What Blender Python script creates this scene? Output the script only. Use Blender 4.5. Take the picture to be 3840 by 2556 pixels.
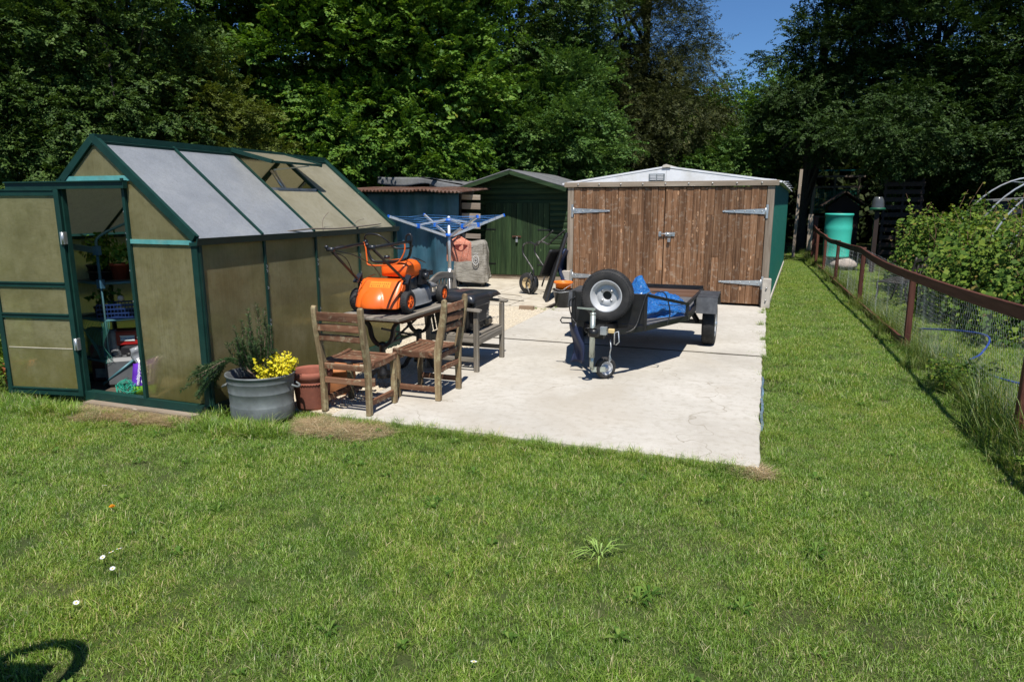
import bpy, bmesh, math, random
import numpy as np
from mathutils import Vector, Matrix, noise as mnoise

for o in list(bpy.data.objects):
    bpy.data.objects.remove(o)
SC = bpy.context.scene
COL = SC.collection
PI = math.pi
R = math.radians
random.seed(7)

# ------------------------------------------------------------------ camera
cam_d = bpy.data.cameras.new('camera')
cam_d.lens = 24.0
cam_d.sensor_width = 36.0
cam_d.clip_start = 0.05
cam_d.clip_end = 600
cam = bpy.data.objects.new('camera', cam_d)
COL.objects.link(cam)
cam.location = (0, 0, 1.68)
cam.rotation_euler = (R(90 - 11.34), 0, R(20))
SC.camera = cam

# ------------------------------------------------------------------ light
SUN = Vector((0.22, -0.49, 1.0)).normalized()      # towards the sun
el = math.asin(SUN.z)
world = bpy.data.worlds.new('World')
SC.world = world
world.use_nodes = True
wn = world.node_tree
for n in list(wn.nodes):
    wn.nodes.remove(n)
sky = wn.nodes.new('ShaderNodeTexSky')
sky.sky_type = 'NISHITA'
sky.sun_disc = False
sky.sun_elevation = el
sky.sun_rotation = math.atan2(SUN.x, SUN.y)
sky.altitude = 500
sky.air_density = 1.0
sky.dust_density = 0.0
sky.ozone_density = 3.0
bg = wn.nodes.new('ShaderNodeBackground')
bg.inputs['Strength'].default_value = 0.062
wo = wn.nodes.new('ShaderNodeOutputWorld')
tint = wn.nodes.new('ShaderNodeMix'); tint.data_type = 'RGBA'; tint.blend_type = 'MULTIPLY'; tint.inputs['Factor'].default_value = 1.0
tint.inputs['B'].default_value = (0.70, 1.0, 1.32, 1)
wn.links.new(sky.outputs[0], tint.inputs['A']); wn.links.new(tint.outputs['Result'], bg.inputs[0])
wn.links.new(bg.outputs[0], wo.inputs[0])
sl = bpy.data.lights.new('sun', 'SUN')
sl.energy = 4.8
sl.angle = R(0.53)
sl.color = (1.0, 0.955, 0.89)
so = bpy.data.objects.new('sun', sl)
COL.objects.link(so)
so.rotation_euler = SUN.to_track_quat('Z', 'Y').to_euler()
so.location = (5, -10, 30)

SC.view_settings.view_transform = 'Standard'
SC.view_settings.look = 'None'
SC.view_settings.exposure = 0.42
SC.view_settings.gamma = 1.0
SC.view_settings.use_curve_mapping = False
SC.cycles.max_bounces = 8
SC.cycles.transparent_max_bounces = 16
SC.cycles.caustics_reflective = False
SC.cycles.caustics_refractive = False
SC.cycles.sample_clamp_indirect = 6

# ------------------------------------------------------------------ mesh builder
class MB:
    """collects simple shapes into one mesh"""
    def __init__(self):
        self.v = []; self.f = []; self.sm = []; self.M = Matrix.Identity(4); self.st = []
    def push(self, M):
        self.st.append(self.M.copy()); self.M = self.M @ M; return self
    def pop(self):
        self.M = self.st.pop(); return self
    def add(self, vs, fs, smooth=False):
        b = len(self.v)
        self.v += [tuple(self.M @ Vector(p)) for p in vs]
        self.f += [tuple(b + i for i in f) for f in fs]
        self.sm += [smooth] * len(fs)
        return self
    def box(self, x0, x1, y0, y1, z0, z1):
        vs = [(x0,y0,z0),(x1,y0,z0),(x1,y1,z0),(x0,y1,z0),(x0,y0,z1),(x1,y0,z1),(x1,y1,z1),(x0,y1,z1)]
        return self.add(vs, [(0,3,2,1),(4,5,6,7),(0,1,5,4),(1,2,6,5),(2,3,7,6),(3,0,4,7)])
    def bar(self, p0, p1, w, h, up=(0,0,1), w1=None, h1=None):
        p0 = Vector(p0); p1 = Vector(p1); d = (p1 - p0).normalized(); u = Vector(up)
        s = d.cross(u)
        if s.length < 1e-4: s = d.cross(Vector((1, 0, 0)))
        s.normalize(); u = s.cross(d).normalized()
        w1 = w if w1 is None else w1; h1 = h if h1 is None else h1
        vs = []
        for p, ww, hh in ((p0, w, h), (p1, w1, h1)):
            for a, b in ((-1,-1),(1,-1),(1,1),(-1,1)):
                vs.append(p + s*a*ww/2 + u*b*hh/2)
        return self.add(vs, [(0,1,2,3),(7,6,5,4),(0,4,5,1),(1,5,6,2),(2,6,7,3),(3,7,4,0)])
    def path(self, pts, w, h, up=(0,0,1)):
        """rectangular section swept along points, mitred"""
        P = [Vector(p) for p in pts]; n = len(P); vs = []; u0 = Vector(up)
        for i, p in enumerate(P):
            d = (P[min(i+1, n-1)] - P[max(i-1, 0)]).normalized()
            s = d.cross(u0)
            if s.length < 1e-4: s = d.cross(Vector((1,0,0)))
            s.normalize(); u = s.cross(d).normalized()
            ww = w[i] if isinstance(w, (list, tuple)) else w
            hh = h[i] if isinstance(h, (list, tuple)) else h
            for a, b in ((-1,-1),(1,-1),(1,1),(-1,1)):
                vs.append(p + s*a*ww/2 + u*b*hh/2)
        fs = [(0,1,2,3), tuple(4*(n-1)+k for k in (3,2,1,0))]
        for i in range(n-1):
            for k in range(4):
                a = 4*i+k; b = 4*i+(k+1) % 4
                fs.append((a, a+4, b+4, b))
        return self.add(vs, fs)
    def tube(self, pts, r, n=8, closed=False, smooth=True):
        P = [Vector(p) for p in pts]; m = len(P); vs = []; fs = []
        prev = None
        for i, p in enumerate(P):
            if closed: d = P[(i+1) % m] - P[i-1]
            else: d = P[min(i+1, m-1)] - P[max(i-1, 0)]
            if d.length < 1e-9: d = Vector((0,0,1))
            d.normalize()
            if prev is None:
                a = d.cross(Vector((0,0,1)))
                if a.length < 1e-3: a = d.cross(Vector((1,0,0)))
            else:
                a = prev - d * prev.dot(d)
                if a.length < 1e-5: a = d.cross(Vector((1,0,0)))
            a.normalize(); prev = a; b = d.cross(a)
            rr = r[i] if isinstance(r, (list, tuple)) else r
            for k in range(n):
                t = 2*PI*k/n
                vs.append(p + (a*math.cos(t) + b*math.sin(t))*rr)
        for i in range(m if closed else m-1):
            j = (i+1) % m
            for k in range(n):
                k2 = (k+1) % n
                fs.append((i*n+k, i*n+k2, j*n+k2, j*n+k))
        if not closed:
            fs.append(tuple(range(n-1, -1, -1))); fs.append(tuple((m-1)*n+k for k in range(n)))
        return self.add(vs, fs, smooth)
    def cyl(self, p0, p1, r, n=16, r1=None):
        return self.tube([p0, p1], [r, r if r1 is None else r1], n)
    def lathe(self, prof, n=24, axis='Z', c=(0,0,0), smooth=True, a0=0, a1=2*PI, wob=None):
        """profile of (radius, height) about an axis"""
        vs = []; fs = []; full = abs(a1-a0) > 2*PI-1e-6; m = len(prof); N = n if full else n+1
        for k in range(N):
            t = a0 + (a1-a0)*k/n
            for (rr, hh) in prof:
                if wob: rr = rr*wob(t, hh)
                x, y = rr*math.cos(t), rr*math.sin(t)
                q = (x,y,hh) if axis == 'Z' else ((hh,x,y) if axis == 'X' else (y,hh,x))
                vs.append((q[0]+c[0], q[1]+c[1], q[2]+c[2]))
        for k in range(n):
            k2 = (k+1) % N
            for i in range(m-1):
                fs.append((k*m+i, k2*m+i, k2*m+i+1, k*m+i+1))
        return self.add(vs, fs, smooth)
    def prism(self, poly, d, axis='Y', off=0.0):
        """extrude a 2-D polygon: axis Y -> poly in (x,z); X -> (y,z); Z -> (x,y)"""
        n = len(poly); vs = []
        for s in (off, off+d):
            for a, b in poly:
                vs.append((a,s,b) if axis == 'Y' else ((s,a,b) if axis == 'X' else (a,b,s)))
        fs = [tuple(range(n)), tuple(range(2*n-1, n-1, -1))]
        for i in range(n):
            j = (i+1) % n
            fs.append((i, i+n, j+n, j))
        return self.add(vs, fs)
    def sheet(self, fn, nu, nv, smooth=True):
        vs = [fn(i/nu, j/nv) for j in range(nv+1) for i in range(nu+1)]
        fs = [(j*(nu+1)+i, j*(nu+1)+i+1, (j+1)*(nu+1)+i+1, (j+1)*(nu+1)+i) for j in range(nv) for i in range(nu)]
        return self.add(vs, fs, smooth)
    def sphere(self, c, r, n=10, sz=1.0):
        prof = [(max(1e-4, r*math.cos(-PI/2+PI*i/(n//2+1))), r*sz*math.sin(-PI/2+PI*i/(n//2+1))) for i in range(n//2+2)]
        return self.lathe(prof, n, 'Z', c)
    def mesh(self, name):
        me = bpy.data.meshes.new(name)
        me.from_pydata(self.v, [], self.f)
        me.polygons.foreach_set('use_smooth', self.sm)
        return me
    def build(self, name, m, parent=None, bevel=0.0, world=False, solid=0.0, sub=0, fix=True):
        me = self.mesh(name)
        if world and parent is not None:
            p = parent
            while p.parent: p = p.parent
            M = (Matrix.Translation(p.location) @ p.rotation_euler.to_matrix().to_4x4()).inverted()
            me.transform(M)
        if fix:
            bm = bmesh.new(); bm.from_mesh(me); bmesh.ops.recalc_face_normals(bm, faces=bm.faces); bm.to_mesh(me); bm.free()
        me.materials.append(m)
        o = bpy.data.objects.new(name, me); COL.objects.link(o)
        if parent is not None: o.parent = parent
        if solid:
            md = o.modifiers.new('solid', 'SOLIDIFY'); md.thickness = solid; md.offset = 0
        if sub:
            md = o.modifiers.new('sub', 'SUBSURF'); md.levels = sub; md.render_levels = sub
        if bevel:
            md = o.modifiers.new('bevel', 'BEVEL'); md.width = bevel; md.segments = 1; md.limit_method = 'ANGLE'; md.angle_limit = R(40)
        return o

def T(x, y, z): return Matrix.Translation((x, y, z))
def RZ(a): return Matrix.Rotation(a, 4, 'Z')
def RX(a): return Matrix.Rotation(a, 4, 'X')
def RY(a): return Matrix.Rotation(a, 4, 'Y')

def tag(o, label=None, cat=None, group=None, kind=None):
    if label: o['label'] = label
    if cat: o['category'] = cat
    if group: o['group'] = group
    if kind: o['kind'] = kind
    return o
def thing(name, label, cat, loc=(0,0,0), rz=0.0, group=None):
    o = bpy.data.objects.new(name, None); COL.objects.link(o)
    o.empty_display_size = 0.1
    o.location = loc; o.rotation_euler = (0, 0, rz)
    return tag(o, label, cat, group)
def copy_tree(o, parent=None):
    c = o.copy(); COL.objects.link(c)
    if parent is not None: c.parent = parent
    for ch in list(o.children): copy_tree(ch, c)
    return c
def place(name, src, parent, loc=(0,0,0), rz=0.0, rot=None):
    """another piece sharing a mesh"""
    o = bpy.data.objects.new(name, src.data); COL.objects.link(o); o.parent = parent; o.location = loc
    o.rotation_euler = rot if rot else (0, 0, rz)
    for md in src.modifiers:
        if md.type == 'BEVEL':
            m2 = o.modifiers.new('bevel', 'BEVEL'); m2.width = md.width; m2.segments = 1; m2.limit_method = 'ANGLE'; m2.angle_limit = R(40)
    return o

def lerp(a, b, t): return a + (b-a)*t
def vlerp(a, b, t): return tuple(lerp(x, y, t) for x, y in zip(a, b))
def curve_pts(ctrl, n=6):
    """Catmull-Rom through control points"""
    P = [Vector(p) for p in ctrl]; P = [P[0]*2-P[1]] + P + [P[-1]*2-P[-2]]; out = []
    for i in range(1, len(P)-2):
        for k in range(n):
            t = k/n; a, b, c, d = P[i-1:i+3]
            out.append(0.5*((2*b)+(-a+c)*t+(2*a-5*b+4*c-d)*t*t+(-a+3*b-3*c+d)*t**3))
    out.append(P[-2]); return out

# ------------------------------------------------------------------ materials
def mk(name):
    m = bpy.data.materials.new(name); m.use_nodes = True
    nt = m.node_tree; b = nt.nodes['Principled BSDF']
    return m, nt, b
def L(nt, a, b): nt.links.new(a, b)
def N(nt, t, **kw):
    n = nt.nodes.new(t)
    for k, v in kw.items(): setattr(n, k, v)
    return n
def coords(nt, scale=(1,1,1), kind='Object', jitter=True):
    tc = N(nt, 'ShaderNodeTexCoord'); mp = N(nt, 'ShaderNodeMapping')
    mp.inputs['Scale'].default_value = scale
    src = tc.outputs[kind]
    if jitter:
        oi = N(nt, 'ShaderNodeObjectInfo'); ad = N(nt, 'ShaderNodeVectorMath', operation='ADD')
        mu = N(nt, 'ShaderNodeMath', operation='MULTIPLY'); mu.inputs[1].default_value = 41.0
        L(nt, oi.outputs['Random'], mu.inputs[0]); L(nt, src, ad.inputs[0]); L(nt, mu.outputs[0], ad.inputs[1]); src = ad.outputs[0]
    L(nt, src, mp.inputs['Vector'])
    return mp.outputs[0]
def noise(nt, vec, scale=5, detail=6, rough=0.55, dist=0.0):
    n = N(nt, 'ShaderNodeTexNoise'); n.inputs['Scale'].default_value = scale; n.inputs['Detail'].default_value = detail
    n.inputs['Roughness'].default_value = rough; n.inputs['Distortion'].default_value = dist
    if vec is not None: L(nt, vec, n.inputs['Vector'])
    return n.outputs['Fac']
def ramp(nt, fac, stops, interp='LINEAR'):
    r = N(nt, 'ShaderNodeValToRGB'); cr = r.color_ramp; cr.interpolation = interp
    while len(cr.elements) < len(stops): cr.elements.new(0.5)
    for e, (p, c) in zip(cr.elements, stops):
        e.position = p; e.color = (*c, 1) if len(c) == 3 else c
    L(nt, fac, r.inputs[0]); return r.outputs[0]
def mixc(nt, fac, a, b, mode='MIX'):
    m = N(nt, 'ShaderNodeMix', data_type='RGBA', blend_type=mode)
    def put(s, v):
        if hasattr(v, 'is_output') or isinstance(v, bpy.types.NodeSocket): L(nt, v, s)
        elif isinstance(v, (int, float)): s.default_value = v
        else: s.default_value = (*v, 1)
    put(m.inputs['Factor'], fac); put(m.inputs['A'], a); put(m.inputs['B'], b)
    return m.outputs['Result']
def bump(nt, b, h, strength=0.3, dist=0.01):
    n = N(nt, 'ShaderNodeBump'); n.inputs['Strength'].default_value = strength; n.inputs['Distance'].default_value = dist
    L(nt, h, n.inputs['Height']); L(nt, n.outputs[0], b.inputs['Normal'])
def rnd_value(nt, col, lo=0.8, hi=1.15, sat=1.0):
    oi = N(nt, 'ShaderNodeObjectInfo'); mr = N(nt, 'ShaderNodeMapRange')
    mr.inputs['To Min'].default_value = lo; mr.inputs['To Max'].default_value = hi
    L(nt, oi.outputs['Random'], mr.inputs['Value'])
    h = N(nt, 'ShaderNodeHueSaturation'); h.inputs['Saturation'].default_value = sat
    L(nt, mr.outputs[0], h.inputs['Value']); L(nt, col, h.inputs['Color'])
    return h.outputs['Color']

def plain(name, col, rough=0.5, metal=0.0, var=0.18, scale=9, spec=0.5, bmp=0.0, dirt=None, coat=0.0, bscale=60):
    """one colour with uneven wear"""
    m, nt, b = mk(name)
    v = coords(nt)
    f = noise(nt, v, scale, 7, 0.62)
    lo = tuple(c*(1-var) for c in col); hi = tuple(min(1, c*(1+var)) for c in col)
    c = ramp(nt, f, [(0.3, lo), (0.7, hi)])
    if dirt:
        f2 = noise(nt, v, scale*0.35+1.3, 8, 0.7)
        c = mixc(nt, ramp(nt, f2, [(0.48, (0,0,0)), (0.72, (0.75,0.75,0.75))]), c, dirt)
    L(nt, c, b.inputs['Base Color'])
    r = N(nt, 'ShaderNodeMapRange'); r.inputs['To Min'].default_value = max(0.02, rough-0.1); r.inputs['To Max'].default_value = min(1, rough+0.12)
    L(nt, f, r.inputs['Value']); L(nt, r.outputs[0], b.inputs['Roughness'])
    b.inputs['Metallic'].default_value = metal
    b.inputs['Specular IOR Level'].default_value = spec
    b.inputs['Coat Weight'].default_value = coat
    if bmp: bump(nt, b, noise(nt, v, bscale, 4), bmp, 0.004)
    return m

def wood(name, c, axis='Z', rough=0.75, lo=0.8, hi=1.18, knots=0.0, lichen=None, fine=26, blot=2.2, lichen_at=0.55):
    """weathered timber, grain along axis; c = dark, mid, light"""
    m, nt, b = mk(name)
    sc = [fine]*3; sc['XYZ'.index(axis)] = 1.3
    v = coords(nt, sc)
    g = noise(nt, v, 1.0, 8, 0.62, 0.6)
    col = ramp(nt, g, [(0.28, c[0]), (0.5, c[1]), (0.72, c[2])])
    s2 = [5]*3; s2['XYZ'.index(axis)] = 0.8
    g2 = noise(nt, coords(nt, s2), blot*0.5, 5, 0.6)
    col = mixc(nt, ramp(nt, g2, [(0.3, (0.62,0.6,0.58)), (0.68, (1.25,1.25,1.25))]), (0,0,0), col, 'MIX') if False else mixc(nt, 0.8, col, ramp(nt, g2, [(0.3, (0.6,0.58,0.55)), (0.68, (1.0,1.0,1.0))]), 'MULTIPLY')
    if lichen:
        g3 = noise(nt, coords(nt, (1,1,1)), 14, 9, 0.72)
        col = mixc(nt, ramp(nt, g3, [(lichen_at-0.03, (0,0,0)), (lichen_at+0.1, (0.8,0.8,0.8))]), col, lichen)
    if knots:
        s3 = [11]*3; s3['XYZ'.index(axis)] = 4.2
        vo = N(nt, 'ShaderNodeTexVoronoi', feature='F1'); vo.inputs['Scale'].default_value = 1.0
        L(nt, coords(nt, s3), vo.inputs['Vector'])
        kn = ramp(nt, vo.outputs['Distance'], [(0.05, (1,1,1)), (0.09, (0.15,0.15,0.15)), (0.12, (0.9,0.9,0.9)), (0.2, (0,0,0))])
        sel = N(nt, 'ShaderNodeSeparateColor'); L(nt, vo.outputs['Color'], sel.inputs[0])
        gate = ramp(nt, sel.outputs[0], [(1-knots-0.01, (0,0,0)), (1-knots, (1,1,1))])
        k2 = mixc(nt, 1.0, kn, gate, 'MULTIPLY')
        pal = ramp(nt, vo.outputs['Distance'], [(0.06, tuple(x*0.25 for x in c[0])), (0.1, tuple(min(1, x*1.7) for x in c[2])), (0.2, c[2])])
        col = mixc(nt, k2, col, pal)
    col = rnd_value(nt, col, lo, hi)
    L(nt, col, b.inputs['Base Color']); b.inputs['Roughness'].default_value = rough
    b.inputs['Specular IOR Level'].default_value = 0.25
    bump(nt, b, g, 0.5, 0.004)
    return m

def leafmat(name, stops, trans=0.35, rough=0.6, spec=0.15, wscale=0.0, wcol=None, rmix=0.0):
    """foliage: colour from the per-leaf value r, light passing through"""
    m, nt, b = mk(name)
    at = N(nt, 'ShaderNodeAttribute', attribute_name='r'); oi = N(nt, 'ShaderNodeObjectInfo')
    rm = N(nt, 'ShaderNodeMath', operation='MULTIPLY_ADD'); rm.inputs[1].default_value = rmix; L(nt, oi.outputs['Random'], rm.inputs[0])
    rs = N(nt, 'ShaderNodeMath', operation='MULTIPLY'); rs.inputs[1].default_value = 1-rmix; L(nt, at.outputs['Fac'], rs.inputs[0]); L(nt, rs.outputs[0], rm.inputs[2])
    col = ramp(nt, rm.outputs[0], stops)
    if wscale:
        ge = N(nt, 'ShaderNodeNewGeometry')
        f = noise(nt, ge.outputs['Position'], wscale, 6, 0.6)
        col = mixc(nt, ramp(nt, f, [(0.4, (0,0,0)), (0.65, (0.85,0.85,0.85))]), col, mixc(nt, 1.0, col, wcol, 'MULTIPLY'))
    L(nt, col, b.inputs['Base Color']); b.inputs['Roughness'].default_value = rough
    b.inputs['Specular IOR Level'].default_value = spec
    tr = N(nt, 'ShaderNodeBsdfTranslucent'); mx = N(nt, 'ShaderNodeMixShader'); mx.inputs[0].default_value = trans
    tc = mixc(nt, 1.0, col, (1.25, 1.2, 0.55), 'MULTIPLY')
    L(nt, tc, tr.inputs['Color']); L(nt, b.outputs[0], mx.inputs[1]); L(nt, tr.outputs[0], mx.inputs[2])
    out = nt.nodes['Material Output']; L(nt, mx.outputs[0], out.inputs['Surface'])
    return m

def fast_mesh(name, V, F, r=None, smooth=False):
    """V (n,3), F (m,k) arrays; r = per-vertex float attribute"""
    me = bpy.data.meshes.new(name)
    n, m, k = len(V), len(F), F.shape[1]
    me.vertices.add(n); me.vertices.foreach_set('co', np.asarray(V, np.float32).ravel())
    me.loops.add(m*k); me.loops.foreach_set('vertex_index', np.asarray(F, np.int32).ravel())
    me.polygons.add(m); me.polygons.foreach_set('loop_start', np.arange(0, m*k, k, dtype=np.int32))
    me.polygons.foreach_set('loop_total', np.full(m, k, np.int32))
    if smooth: me.polygons.foreach_set('use_smooth', np.ones(m, bool))
    if r is not None:
        a = me.attributes.new('r', 'FLOAT', 'POINT'); a.data.foreach_set('value', np.asarray(r, np.float32))
    me.update(calc_edges=True)
    return me
def mobj(name, me, m, parent=None):
    me.materials.append(m); o = bpy.data.objects.new(name, me); COL.objects.link(o)
    if parent is not None: o.parent = parent
    return o

def leaf_quads(P, Nrm, size, rng, asp=0.6, r=None, cup=0.0):
    """rhombic leaves at P facing Nrm"""
    n = len(P)
    t = rng.normal(size=(n,3)); t -= Nrm*np.sum(t*Nrm, 1, keepdims=True); t /= np.linalg.norm(t, axis=1, keepdims=True)+1e-9
    b = np.cross(Nrm, t)
    s = size*(0.65+0.7*rng.random((n,1)))
    V = np.empty((n,4,3), np.float32)
    V[:,0] = P - t*s*0.5; V[:,1] = P + b*s*asp*0.5 - t*s*0.05 + Nrm*s*cup; V[:,2] = P + t*s*0.5; V[:,3] = P - b*s*asp*0.5 - t*s*0.05 + Nrm*s*cup
    F = np.arange(4*n, dtype=np.int32).reshape(n,4)
    if r is None: r = rng.random(n)
    return V.reshape(-1,3), F, np.repeat(r, 4)
def unit(a): return a/(np.linalg.norm(a, axis=-1, keepdims=True)+1e-9)

def point_instances(o, srcs):
    """geometry nodes: the clumps of srcs set on the object's points (attributes rot, scl, idx)"""
    ng = bpy.data.node_groups.new(o.name+'_scatter','GeometryNodeTree')
    ng.interface.new_socket('Geometry', in_out='INPUT', socket_type='NodeSocketGeometry'); ng.interface.new_socket('Geometry', in_out='OUTPUT', socket_type='NodeSocketGeometry')
    gi = ng.nodes.new('NodeGroupInput'); go_ = ng.nodes.new('NodeGroupOutput'); ip = ng.nodes.new('GeometryNodeInstanceOnPoints'); ci = ng.nodes.new('GeometryNodeCollectionInfo')
    ci.inputs['Collection'].default_value = srcs; ci.inputs['Separate Children'].default_value = True; ci.inputs['Reset Children'].default_value = True
    def na(an, ty):
        n = ng.nodes.new('GeometryNodeInputNamedAttribute'); n.data_type = ty; n.inputs['Name'].default_value = an; return n.outputs['Attribute']
    ng.links.new(gi.outputs[0], ip.inputs['Points']); ng.links.new(ci.outputs[0], ip.inputs['Instance']); ip.inputs['Pick Instance'].default_value = True
    ng.links.new(na('idx','INT'), ip.inputs['Instance Index']); ng.links.new(na('rot','FLOAT_VECTOR'), ip.inputs['Rotation']); ng.links.new(na('scl','FLOAT'), ip.inputs['Scale'])
    ng.links.new(ip.outputs[0], go_.inputs[0])
    md = o.modifiers.new('scatter','NODES'); md.node_group = ng
def point_mesh(name, pts, rot, scl, idx, m):
    pm = bpy.data.meshes.new(name); pm.vertices.add(len(pts)); pm.vertices.foreach_set('co', np.asarray(pts,np.float32).ravel())
    rot = np.asarray(rot, np.float32)
    if rot.ndim == 1: rot = np.stack([rot*0, rot*0, rot], 1)
    a = pm.attributes.new('rot','FLOAT_VECTOR','POINT'); a.data.foreach_set('vector', rot.ravel().astype(np.float32))
    a = pm.attributes.new('scl','FLOAT','POINT'); a.data.foreach_set('value', np.asarray(scl,np.float32))
    a = pm.attributes.new('idx','INT','POINT'); a.data.foreach_set('value', np.asarray(idx,np.int32))
    pm.materials.append(m); return pm
def clump_set(name, meshes, m):
    srcs = bpy.data.collections.new(name+'_clumps')
    for i, me in enumerate(meshes):
        me.materials.append(m); so_ = bpy.data.objects.new('%s_clump_%02d' % (name, i), me); srcs.objects.link(so_)
    return srcs
def scatter(name, label, cat, pts, rot, scl, idx, meshes, m):
    """one object: a cloud of points, each carrying one of several clumps"""
    o = bpy.data.objects.new(name, point_mesh(name, pts, rot, scl, idx, m)); COL.objects.link(o); tag(o, label, cat, kind='stuff')
    point_instances(o, clump_set(name, meshes, m)); return o
# ------------------------------------------------------------------ shared materials
M_ALU = plain('galvanised steel', (0.52,0.55,0.56), 0.42, 0.75, 0.22, 14)
M_BOLT = plain('bolt steel', (0.45,0.45,0.44), 0.4, 0.8, 0.15)
M_BLACK = plain('black paint', (0.011,0.011,0.012), 0.4, 0.0, 0.3, 12, dirt=(0.024,0.022,0.02))
M_BPLAS = plain('black plastic', (0.018,0.020,0.024), 0.3, 0.0, 0.25, 8, dirt=(0.04,0.04,0.042))
M_RUBBER = plain('tyre rubber', (0.018,0.018,0.018), 0.75, 0.0, 0.3, 16, dirt=(0.06,0.055,0.05), bmp=0.25, bscale=120)
M_ORANGE = plain('orange plastic', (0.85,0.14,0.014), 0.32, 0.0, 0.08, 5, dirt=(0.6,0.13,0.03), coat=0.0)
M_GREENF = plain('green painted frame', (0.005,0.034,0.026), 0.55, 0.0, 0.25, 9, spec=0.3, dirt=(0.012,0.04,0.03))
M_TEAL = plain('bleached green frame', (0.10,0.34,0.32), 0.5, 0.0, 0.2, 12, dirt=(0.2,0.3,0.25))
M_TERRA = plain('terracotta', (0.36,0.13,0.075), 0.85, 0.0, 0.22, 7, dirt=(0.2,0.085,0.055), bmp=0.2)
M_CONC_POST = plain('pale concrete post', (0.46,0.42,0.36), 0.9, 0.0, 0.18, 10, bmp=0.3)
M_SOIL = plain('potting soil', (0.03,0.022,0.015), 0.95, 0.0, 0.4, 30, bmp=0.6)
M_FELT = plain('grey roofing felt', (0.125,0.128,0.13), 0.92, 0.0, 0.2, 22, bmp=0.5, bscale=150, dirt=(0.09,0.095,0.075))
M_FENCE = wood('red-brown stained timber', ((0.06,0.022,0.015),(0.11,0.04,0.027),(0.16,0.066,0.044)), 'Z', 0.7)
M_FENCEY = wood('red-brown stained rail', ((0.06,0.022,0.015),(0.11,0.04,0.027),(0.16,0.066,0.044)), 'Y', 0.7)
M_WIRE = plain('galvanised wire', (0.5,0.52,0.53), 0.45, 0.5, 0.15)
M_TIMBER_Z = wood('grey weathered timber upright', ((0.2,0.155,0.11),(0.32,0.26,0.2),(0.43,0.37,0.3)), 'Z', knots=0.3)
M_TIMBER_X = wood('grey weathered timber beam', ((0.2,0.155,0.11),(0.32,0.26,0.2),(0.43,0.37,0.3)), 'X', knots=0.3)
WD = ((0.085,0.037,0.02),(0.175,0.083,0.046),(0.29,0.16,0.095)); LICH = (0.36,0.31,0.2)
M_TEAK_X = wood('weathered chair timber x', WD, 'X', lichen=LICH, lichen_at=0.57)
M_TEAK_Y = wood('weathered chair timber y', WD, 'Y', lichen=LICH, lichen_at=0.57)
M_TEAK_Z = wood('weathered chair timber z', ((0.13,0.088,0.046),(0.235,0.168,0.092),(0.36,0.275,0.16)), 'Z', lichen=(0.36,0.315,0.18), lichen_at=0.53)
GWD = ((0.11,0.097,0.078),(0.225,0.2,0.165),(0.37,0.34,0.29))
M_GREYW_X = wood('silvered bench timber x', GWD, 'X', lichen=(0.25,0.21,0.12), lichen_at=0.6)
M_GREYW_Y = wood('silvered bench timber y', GWD, 'Y', lichen=(0.25,0.21,0.12), lichen_at=0.6)
M_GREYW_Z = wood('silvered bench timber z', GWD, 'Z', lichen=(0.26,0.2,0.11), lichen_at=0.56)

# ------------------------------------------------------------------ ground
def ground_mat():
    m, nt, b = mk('turf soil')
    v = coords(nt, jitter=False)
    f = noise(nt, v, 2.2, 9, 0.66); f2 = noise(nt, v, 0.5, 5, 0.6)
    c = ramp(nt, f, [(0.3, (0.028,0.045,0.012)), (0.52, (0.05,0.075,0.02)), (0.7, (0.095,0.095,0.04))])
    c = mixc(nt, ramp(nt, f2, [(0.42, (0,0,0)), (0.66, (0.7,0.7,0.7))]), c, (0.06,0.055,0.028))
    L(nt, c, b.inputs['Base Color']); b.inputs['Roughness'].default_value = 0.95
    b.inputs['Specular IOR Level'].default_value = 0.1
    bump(nt, b, noise(nt, v, 60, 5), 0.7, 0.01)
    return m
mb = MB()
xs = [-200,-60,-30] + [-16+i*0.8 for i in range(41)] + [25,45,90,200]
ys = [-200,-60,-20,-6] + [-3+i*0.8 for i in range(46)] + [45,70,120,260]
def gz(x, y):
    if -18 < x < 17 and -4 < y < 35:
        inpad = (-6.6 < x < 0.25 and 3.6 < y < 22)
        return -0.06 if inpad else 0.014*mnoise.noise(Vector((x*0.6, y*0.6, 3))) - 0.03
    return -0.04
vs = [(x, y, gz(x,y)) for y in ys for x in xs]; nx = len(xs)
fs = [(j*nx+i, j*nx+i+1, (j+1)*nx+i+1, (j+1)*nx+i) for j in range(len(ys)-1) for i in range(nx-1)]
mb.add(vs, fs, True)
tag(mb.build('ground', ground_mat()), kind='structure')

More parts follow.
